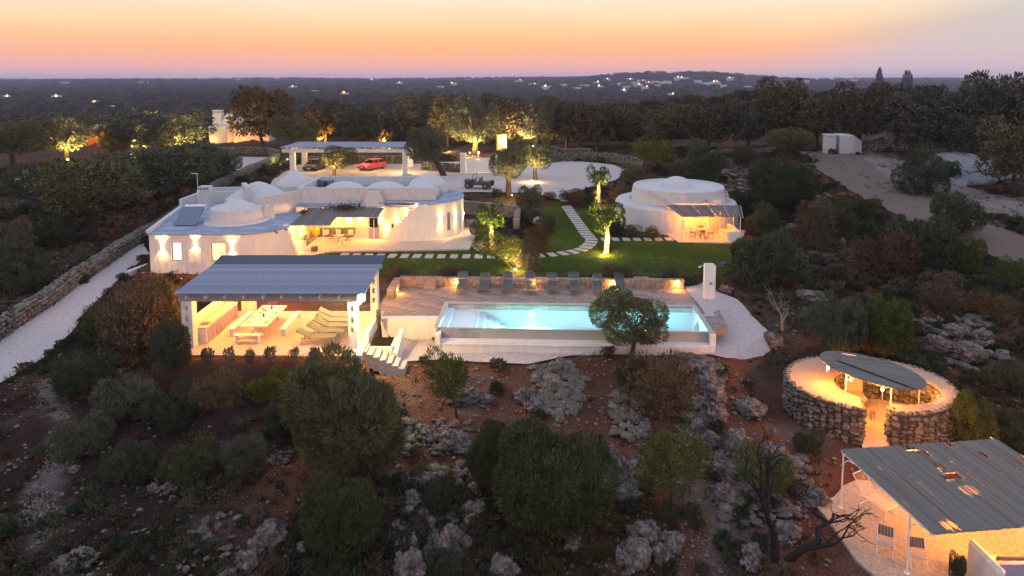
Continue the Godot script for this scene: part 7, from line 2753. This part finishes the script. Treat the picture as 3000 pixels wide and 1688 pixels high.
func rocks() -> void:
	rk(4.61, -24.06, 0.96, 1.42, "largest boulder of the cluster at the bottom centre right")
	rk(5.2, -25.11, 0.78, 1.27, "boulder at the back of the cluster at the bottom centre right")
	rk(6.13, -24.83, 0.85, 1.09, "rounded boulder at the right of the bottom cluster")
	rk(5.62, -24.14, 0.86, 0.8, "smaller boulder in front of the bottom cluster's right side")
	rk(4.09, -23.9, 0.76, 0.64, "low boulder at the left front of the bottom cluster")
	rk(-3.65, -23, 1.31, 1.36, "pitted blue-grey boulder at the bottom edge left of centre")
	rk(-2.43, -23.85, 1.77, 1.28, "tall pitted grey outcrop right of the pitted blue-grey boulder")
	rk(-2.1, -24.63, 0.42, 0.79, "small rock between grey outcrop and dark shrub")
	rk(-3.67, -27.98, 0.86, 1.18, "rounded grey rock at the left of the rocky gully")
	rk(-4.15, -26.56, 0.82, 0.92, "grey rock just below the rounded rock in the gully")
	rk(-0.23, -23.41, 1.14, 1.19, "pale grey boulder at the bottom edge under the wide shrub")
	rk(2.36, -24.54, 0.56, 0.79, "brown rock at the right foot of the wide shrub")
	rk(-9.34, -24.8, 0.98, 1.09, "largest of three smooth boulders in a row at the bottom left")
	rk(-9.76, -24.35, 0.67, 0.91, "middle of three smooth boulders in a row at the bottom left")
	rk(-9.92, -23.8, 0.69, 0.94, "lowest of three smooth boulders in a row at the bottom left")
	rk(-10.37, -23, 0.4, 0.99, "flat stone at the bottom edge left of the three boulders")
	rk(-11.52, -24.24, 0.62, 0.52, "narrow upright stone left of the three boulders")
	rk(-7.96, -24.39, 0.77, 0.47, "slim pale stone at the foot of the dark leafy shrub")
	rk(-15.82, -23.35, 0.78, 1.38, "flat pinkish slab of rock in the dark bottom left")
	rk(-14.9, -26.8, 0.37, 0.64, "lone pale stone in the middle of the dark left slope")
	rk(-18.78, -27.79, 0.38, 0.51, "pale stone beside the gravel trail")
	rk(0.59, -34.15, 0.75, 1.34, "pale rock at the left of the stony patch in front of the pool")
	rk(1.25, -33.16, 0.72, 1.08, "pale rock at the front of the stony patch before the pool")
	rk(2.6, -35.66, 0.86, 0.74, "upright stone at the top of the stony patch before the pool")
	rk(-2.55, -33.76, 0.82, 1.59, "rock beneath the slender young tree")
	rk(-1.33, -33.84, 0.37, 0.71, "small low rock right of the slender young tree")
	rk(-2.91, -30.77, 0.85, 1.62, "broad brown ledge of rock below the slender young tree")
	rk(-4.07, -31, 0.43, 0.98, "low stone left of the broad brown ledge")
	rk(15.63, -39.63, 0.74, 1.23, "tan rock on red soil right of the gravel")
	rk(14.86, -45.93, 0.8, 0.99, "brown rock beside the shower pillar")
	rk(15.77, -49.55, 0.62, 0.66, "small brown rock at the lawn edge behind the shower")
	rk(12.09, -33.02, 0.81, 1.52, "flat pale rock left of the round hut")
	rk(10.64, -30.51, 1.06, 1.8, "large pale rock below left of the round hut")
	rk(11.98, -29.72, 1.15, 1.57, "rounded brown rock in front of the hut's left wall")
	rk(10.3, -35.23, 1.24, 2.11, "rough rock at the top of the outcrop below the gravel")
	rk(10.37, -33.95, 1.11, 1.86, "rough rock in the middle of the outcrop below the gravel")
	rk(10.17, -32.66, 0.98, 1.62, "rough rock at the foot of the outcrop below the gravel")
	rk(9.15, -33.37, 1, 1.31, "rough rock at the left of the outcrop below the gravel")
	rk(8.45, -30.94, 0.85, 1.14, "rock between the yellow-green tree and the hut slope")
	rk(9.67, -28.12, 1.41, 1.93, "wide weathered rock left of the thin-leaved tree")
	rk(8.73, -26.99, 1.06, 1.29, "weathered rock at the left edge of the thin-leaved tree")
	rk(12.99, -27.2, 0.77, 1.01, "pale rock at the corner of the near pergola floor")
	rk(24.87, -38.83, 0.97, 1.71, "grey rock on the right slope behind the hut roof")
	rk(26.82, -40.02, 0.73, 1.61, "long grey rock higher on the right slope")
	rk(28.39, -39.73, 0.56, 1.31, "small grey rock at the far right slope")
	rk(19.81, -43.99, 0.69, 1.81, "grey rock above the big lit shrub")
	rk(26.53, -38.18, 1.03, 2.18, "broad dark rock on the right slope above the hut")
	rk(25.47, -61.06, 0.75, 1.4, "pale rock right of the small house")
	rk(25.54, -59.35, 0.93, 1.21, "second pale rock right of the small house")
	rk(27.49, -55.59, 0.72, 0.51, "small white stone on the slope right of the lawn")
	rk(9.45, -31.01, 0.68, 0.98, "rock beside the yellow-green foreground tree")
	rk(4.15, -27.98, 0.94, 0.89, "pale rock right of the wide dark shrub")
	rk(4.98, -28.57, 1.43, 1.43, "cracked pale rock between the wide shrub and the yellow-green tree")
	rk(4.58, -29.97, 0.91, 1.11, "rock above the cracked pale rock")
	rk(10.78, -25.26, 0.72, 1.21, "rock behind the dead black bough")
	rk(9.11, -24.3, 0.7, 1.04, "rock at the bottom left of the dead black olive")
	# stones strewn in patches
	var places := []
	for q in [[[Vector2(1.13, -36.11), Vector2(2.87, -36.9), Vector2(4.04, -35.27), Vector2(3.46, -33.04), Vector2(2.37, -32.29), Vector2(1.05, -33.41)], 420, 0.22], [[Vector2(5, -34.19), Vector2(6.11, -35.57), Vector2(6.78, -32.36), Vector2(6.01, -30.05), Vector2(4.92, -31.25)], 160, 0.2], [[Vector2(9.49, -37.37), Vector2(11.6, -36.63), Vector2(10.41, -32.05), Vector2(8.29, -31.59)], 240, 0.26], [[Vector2(-4.83, -28.61), Vector2(-1.26, -29.92), Vector2(-1.3, -24.24), Vector2(-4.32, -23.73)], 260, 0.22], [[Vector2(-5.83, -31.83), Vector2(-2.02, -32.15), Vector2(-1.9, -30.01), Vector2(-5.43, -29.47)], 180, 0.16], [[Vector2(4.71, -29.82), Vector2(6.28, -29.82), Vector2(5.11, -26.73), Vector2(4.04, -27.23)], 150, 0.22], [[Vector2(8.73, -30.14), Vector2(13.5, -30.17), Vector2(12.97, -26.53), Vector2(8.14, -25.44)], 320, 0.2], [[Vector2(-12.61, -28.48), Vector2(-9.97, -29.59), Vector2(-9.73, -28.38), Vector2(-12.29, -27.69)], 160, 0.07], [[Vector2(24.52, -40.98), Vector2(30.91, -42.85), Vector2(27.6, -36.64), Vector2(23.31, -37.38)], 260, 0.25], [[Vector2(24.51, -66.19), Vector2(35.51, -76.3), Vector2(31.26, -62.81), Vector2(21.96, -56.66)], 200, 0.25], [[Vector2(43.97, -85.48), Vector2(54, -90.88), Vector2(44.48, -73.21), Vector2(37.04, -68.94)], 420, 0.22], [[Vector2(24.67, -90.61), Vector2(30.76, -87.15), Vector2(25.91, -68.17), Vector2(21.17, -67.23)], 300, 0.25], [[Vector2(-16.08, -27.68), Vector2(-13.94, -28.12), Vector2(-12.73, -26.08), Vector2(-14.93, -26.04)], 80, 0.08], [[Vector2(-12.75, -25.22), Vector2(-10.93, -25.71), Vector2(-10.44, -23.78), Vector2(-11.94, -22.7)], 120, 0.09]]:
		var poly := v2(q[0])
		var lo := poly[0]
		var hi := poly[0]
		for p in poly:
			lo = lo.min(p)
			hi = hi.max(p)
		for k in q[1]:
			var p := Vector2(rng.randf_range(lo.x, hi.x), rng.randf_range(lo.y, hi.y))
			if Geometry2D.is_point_in_polygon(p, poly):
				var s: float = q[2] * pow(rng.randf(), 1.6) * 1.7 + 0.05
				places.append(stone_place(on(p.x, p.y, s * 0.15), Vector3(s, s * 0.7, s * 0.9), rng.randf() * TAU))
	var track := v2([Vector2(43.08, -97.33), Vector2(47.92, -95.24), Vector2(47.14, -88.27), Vector2(45.67, -82.26), Vector2(45.57, -76.35), Vector2(43.72, -69.57), Vector2(40.67, -59.28), Vector2(42.25, -54.93), Vector2(38.11, -49.29), Vector2(37.25, -52.86), Vector2(36.2, -56.39), Vector2(36.21, -61.97), Vector2(37.61, -70.02), Vector2(38.18, -78.69), Vector2(39, -85.94)])
	for k in 1500:
		var p := Vector2(rng.randf_range(40, 75), rng.randf_range(-100, -52))
		if Geometry2D.is_point_in_polygon(p, track):
			var s := 0.05 + 0.28 * pow(rng.randf(), 4.0)
			places.append(stone_place(on(p.x, p.y, s * 0.2), Vector3(s, s * 0.6, s * 0.9), rng.randf() * TAU))
	for k in 4:
		var some := []
		for e in range(k, places.size(), 4):
			some.append(places[e])
		var o := scatter("loose_stones", stone_mesh(k * 2), M.rock, some, [])
		tag(o, "loose limestone rubble strewn over the red soil slope", "rubble", "strewn rubble")


func wild(p: Vector2) -> bool:
	for q in pads:
		if edge_distance(Vector2(p.x, -p.y), q[0]) < 0.5:
			return false
	for q in kept:
		if Geometry2D.is_point_in_polygon(p, q):
			return false
	return true


func undergrowth() -> void:
	var f := FastNoiseLite.new()
	f.seed = 8
	f.frequency = 0.09
	var sets := {"scrub": [[], []], "dry_scrub": [[], []], "dry_grass": [[], []], "pebbles": [[], []], "gravel_stones": [[], []]}
	for k in 130000:
		var d := 17.0 + 95.0 * pow(rng.randf(), 1.7)
		var x := rng.randf_range(-0.8, 0.8) * (d + 4.0)
		var p := Vector2(x, -d)
		if not wild(p):
			continue
		var g := f.get_noise_2d(x, d)
		var kind := rng.randf()
		var turn := Basis(Vector3.UP, rng.randf() * TAU)
		var bare := d > 28.0 and d < 39.0 and x > -8.0 and x < 13.0 or x > 6.0 and x < 17.0 and d < 34.0
		var trail := 47.0 - (98.0 - d) * 0.02 + maxf(0.0, 80.0 - d) * 0.25
		if d > 46.0 and absf(x - trail) < 5.0 and kind < 0.55 and rng.randf() < 0.9:
			continue
		if kind < 0.1:
			if bare and rng.randf() < 0.85:
				continue
			if g + rng.randf_range(-0.3, 0.3) < 0.08 or (x < -9.0 and d < 33.5 and rng.randf() < 0.6):
				continue
			var s := rng.randf_range(0.18, 0.55) * (1.0 if d < 45.0 else 1.5)
			var e: String = "scrub" if rng.randf() < 0.6 else "dry_scrub"
			sets[e][0].append(Transform3D(turn.scaled(Vector3(s, s * rng.randf_range(0.6, 1.1), s)), on(x, -d, s * 0.25)))
			sets[e][1].append(Color.WHITE * rng.randf_range(0.6, 1.3))
		elif kind < 0.55:
			if bare and rng.randf() < 0.93:
				continue
			if x < -9.0 and d < 33.5 and rng.randf() < 0.8:
				continue
			var s := rng.randf_range(0.6, 1.6)
			sets.dry_grass[0].append(Transform3D(turn.scaled(Vector3(s, s, s)), on(x, -d, -0.03)))
			sets.dry_grass[1].append(Color(1.0, 0.85, 0.6).lerp(Color(0.55, 0.6, 0.35), rng.randf()) * rng.randf_range(0.5, 1.2))
		else:
			if x < -9.0 and d < 33.0 and rng.randf() < 0.6:
				continue
			var s := 0.02 + 0.1 * pow(rng.randf(), 4.0)
			sets.pebbles[0].append(stone_place(on(x, -d, 0.0), Vector3(s, s * 0.7, s), rng.randf() * TAU))
	# pale gravel of the trails at the bottom left
	for k in 3600:
		var d := rng.randf_range(22.0, 34.0)
		var tx := -23.2 + (33.5 - d) * 0.62 + sin(d * 0.9) * 0.5 + rng.randfn() * 0.3
		if k % 4 == 0:
			d = rng.randf_range(21.5, 26.0)
			tx = -19.0 + (25.5 - d) * -1.6 + rng.randfn() * 0.5
		var s := rng.randf_range(0.02, 0.06)
		sets.gravel_stones[0].append(stone_place(on(tx, -d, 0.0), Vector3(s, s * 0.7, s), rng.randf() * TAU))
	var grass := mat("dry_blade", lin(0.1, 0.08, 0.045), 0.95)
	grass.vertex_color_use_as_albedo = true
	scatter("scrub", crown_of("small", 0), M.leaf_dark, sets.scrub[0], sets.scrub[1])
	scatter("dry_scrub", crown_of("small", 1), M.leaf_brown, sets.dry_scrub[0], sets.dry_scrub[1])
	scatter("dry_grass", tuft(10, 0.22, 0.12), grass, sets.dry_grass[0], sets.dry_grass[1])
	scatter("pebbles", stone_mesh(3), M.rock, sets.pebbles[0], [])
	scatter("gravel_stones", stone_mesh(5), M.rock, sets.gravel_stones[0], [])
	# a green ruff of plants in the flower bed and along the lawn edges
	var ruff := []
	var tint := []
	var bed := v2([Vector2(-3.3, -54.5), Vector2(-0.6, -54.7), Vector2(1.5, -56.8), Vector2(2.5, -61), Vector2(3.1, -68), Vector2(2.6, -71.6), Vector2(-2.0, -70.6), Vector2(-3.0, -62)])
	for k in 900:
		var p := Vector2(rng.randf_range(-3.3, 3.1), rng.randf_range(-71.6, -54.5))
		if k % 3 == 0:
			p = Vector2(rng.randf_range(-8, 14.5), rng.randf_range(-47.3, -46.75))
		elif not Geometry2D.is_point_in_polygon(p, bed) or rng.randf() < 0.5:
			continue
		var s := rng.randf_range(0.12, 0.3)
		ruff.append(Transform3D(Basis(Vector3.UP, rng.randf() * TAU).scaled(Vector3(s, s, s)), on(p.x, p.y, s * 0.3)))
		tint.append(Color(1.0, 1.0, 1.0) * rng.randf_range(0.5, 1.3))
	scatter("bed_plants", crown_of("small", 2), M.leaf_olive, ruff, tint)


func far_country() -> void:
	# woods that read as one mass behind the garden and over the valley
	var places := []
	var tint := []
	for k in 15000:
		var d := 112.0 * pow(40.0, rng.randf())
		var x := rng.randf_range(-0.95, 0.95) * d
		var h := gh(x, -d)
		if d < 133.0 or d < 158.0 and x < -30.0:
			continue
		var s := rng.randf_range(2.0, 4.2) * (1.0 if d < 500.0 else minf(d / 500.0, 5.0))
		var flat := 0.85 if d < 600.0 else 0.45
		if d < 200.0 and x > 20.0:
			s *= 1.3
		places.append(Transform3D(Basis(Vector3.UP, rng.randf() * TAU).scaled(Vector3(s, s * flat, s)), Vector3(x, h + s * flat * 0.55, -d)))
		var t := rng.randf_range(0.55, 1.3)
		tint.append(Color(t * rng.randf_range(0.9, 1.3), t, t * rng.randf_range(0.9, 1.15)))
	var near := []
	var near_tint := []
	var rest := []
	var rest_tint := []
	for k in places.size():
		if places[k].origin.z > -300.0:
			near.append(places[k])
			near_tint.append(tint[k])
		else:
			rest.append(places[k])
			rest_tint.append(tint[k])
	tag(scatter("woodland", crown_of("far", 0), M.leaf_far, rest, rest_tint), "dark woodland covering the valley and the low hills to the horizon", "woodland")
	tag(scatter("woodland", crown_of("wood", 1), M.leaf_far, near, near_tint), "dark dense woodland just behind the trees around the estate", "woodland")
	# far houses with lights
	var r := RandomNumberGenerator.new()
	r.seed = 33
	var spots := [Vector2(-4375.5, -6026.15), Vector2(-4226.08, -6026.15), Vector2(-4045.84, -6026.15), Vector2(-1383.84, -2121.56), Vector2(-578.32, -868.27), Vector2(-660.18, -894.05), Vector2(-414.01, -679.66), Vector2(-329.15, -563.02), Vector2(-1096.61, -2039.25), Vector2(-1261.34, -3168.43), Vector2(-513.31, -1609.83), Vector2(-321.24, -1110.96), Vector2(-232.7, -952.23), Vector2(-562.53, -2756.9), Vector2(-349.47, -2126.85), Vector2(-172.1, -1644.93), Vector2(-165.72, -1957.6), Vector2(-186, -2874.96), Vector2(21.48, -2157.86), Vector2(171.28, -1621.94), Vector2(193.83, -1496.31), Vector2(290.89, -1814.14), Vector2(204.76, -1252.36), Vector2(247.9, -1480.84), Vector2(370.3, -1859.22), Vector2(400.44, -1915.13), Vector2(406.26, -1875.77), Vector2(432.36, -1908.73), Vector2(494.86, -2050.65), Vector2(503.46, -2023.47), Vector2(516.03, -2033.42), Vector2(520.57, -1834.09), Vector2(544.13, -1852.2), Vector2(556.39, -1868.69), Vector2(651.45, -2045.71), Vector2(528.6, -1537.66), Vector2(343.75, -1001.77), Vector2(240.1, -1035.27), Vector2(738, -1976.92), Vector2(842.54, -1963.41), Vector2(1359.09, -3103.92), Vector2(1238.8, -2803.15), Vector2(1305.47, -2790.61), Vector2(1329.98, -2672.14), Vector2(309.91, -1681.68), Vector2(374.07, -1977.62), Vector2(353.52, -2058.97), Vector2(334.21, -1864.49), Vector2(275.28, -1416.57), Vector2(341.68, -1613.98), Vector2(523.17, -1928.4), Vector2(517.11, -1674.38), Vector2(293.73, -2107.89), Vector2(230.2, -1887.04), Vector2(134.12, -1416.54), Vector2(126.91, -1698.74), Vector2(76.78, -1541.08), Vector2(52.49, -1756.61)]
	for k in spots.size():
		var p: Vector2 = spots[k]
		var s := clampf(-p.y / 900.0, 0.7, 2.6)
		var g: String = "lit houses far off on the town hill" if p.x > 200.0 else "white houses far off in the valley"
		var left := 1
		for q in spots:
			if (q.x > 200.0) == (p.x > 200.0) and q.x / q.y > p.x / p.y:
				left += 1
		var ending := "th" if left % 100 in [11, 12, 13] else {1: "st", 2: "nd", 3: "rd"}.get(left % 10, "th") as String
		var t := thing("distant_house", ("tiny pale house on the far town hill, %d%s from the left" if p.x > 200.0 else "tiny pale house far off in the dark valley, %d%s from the left") % [left, ending], "house", on(p.x, p.y), r.randf_range(-0.5, 0.5), g)
		var b := mb()
		b.box(Vector3(0, 2.2 * s, 0), Vector3(r.randf_range(6, 12) * s, 4.6 * s, 6 * s))
		part("wall", b, M.limewash, t)
		if k % 4 != 3:
			var l := mb()
			l.lathe(Vector3(r.randf_range(-2, 2) * s, 5.0 * s, 3.6 * s), [Vector2(0, 1.0), Vector2(0.8, 0.6), Vector2(1.0, 0), Vector2(0.8, -0.6), Vector2(0, -1.0)], 8)
			part("lamp", l, M.far_lamp if k % 3 else M.orange_lamp, t, Vector3.ZERO).scale = Vector3.ONE * r.randf_range(0.6, 1.15)
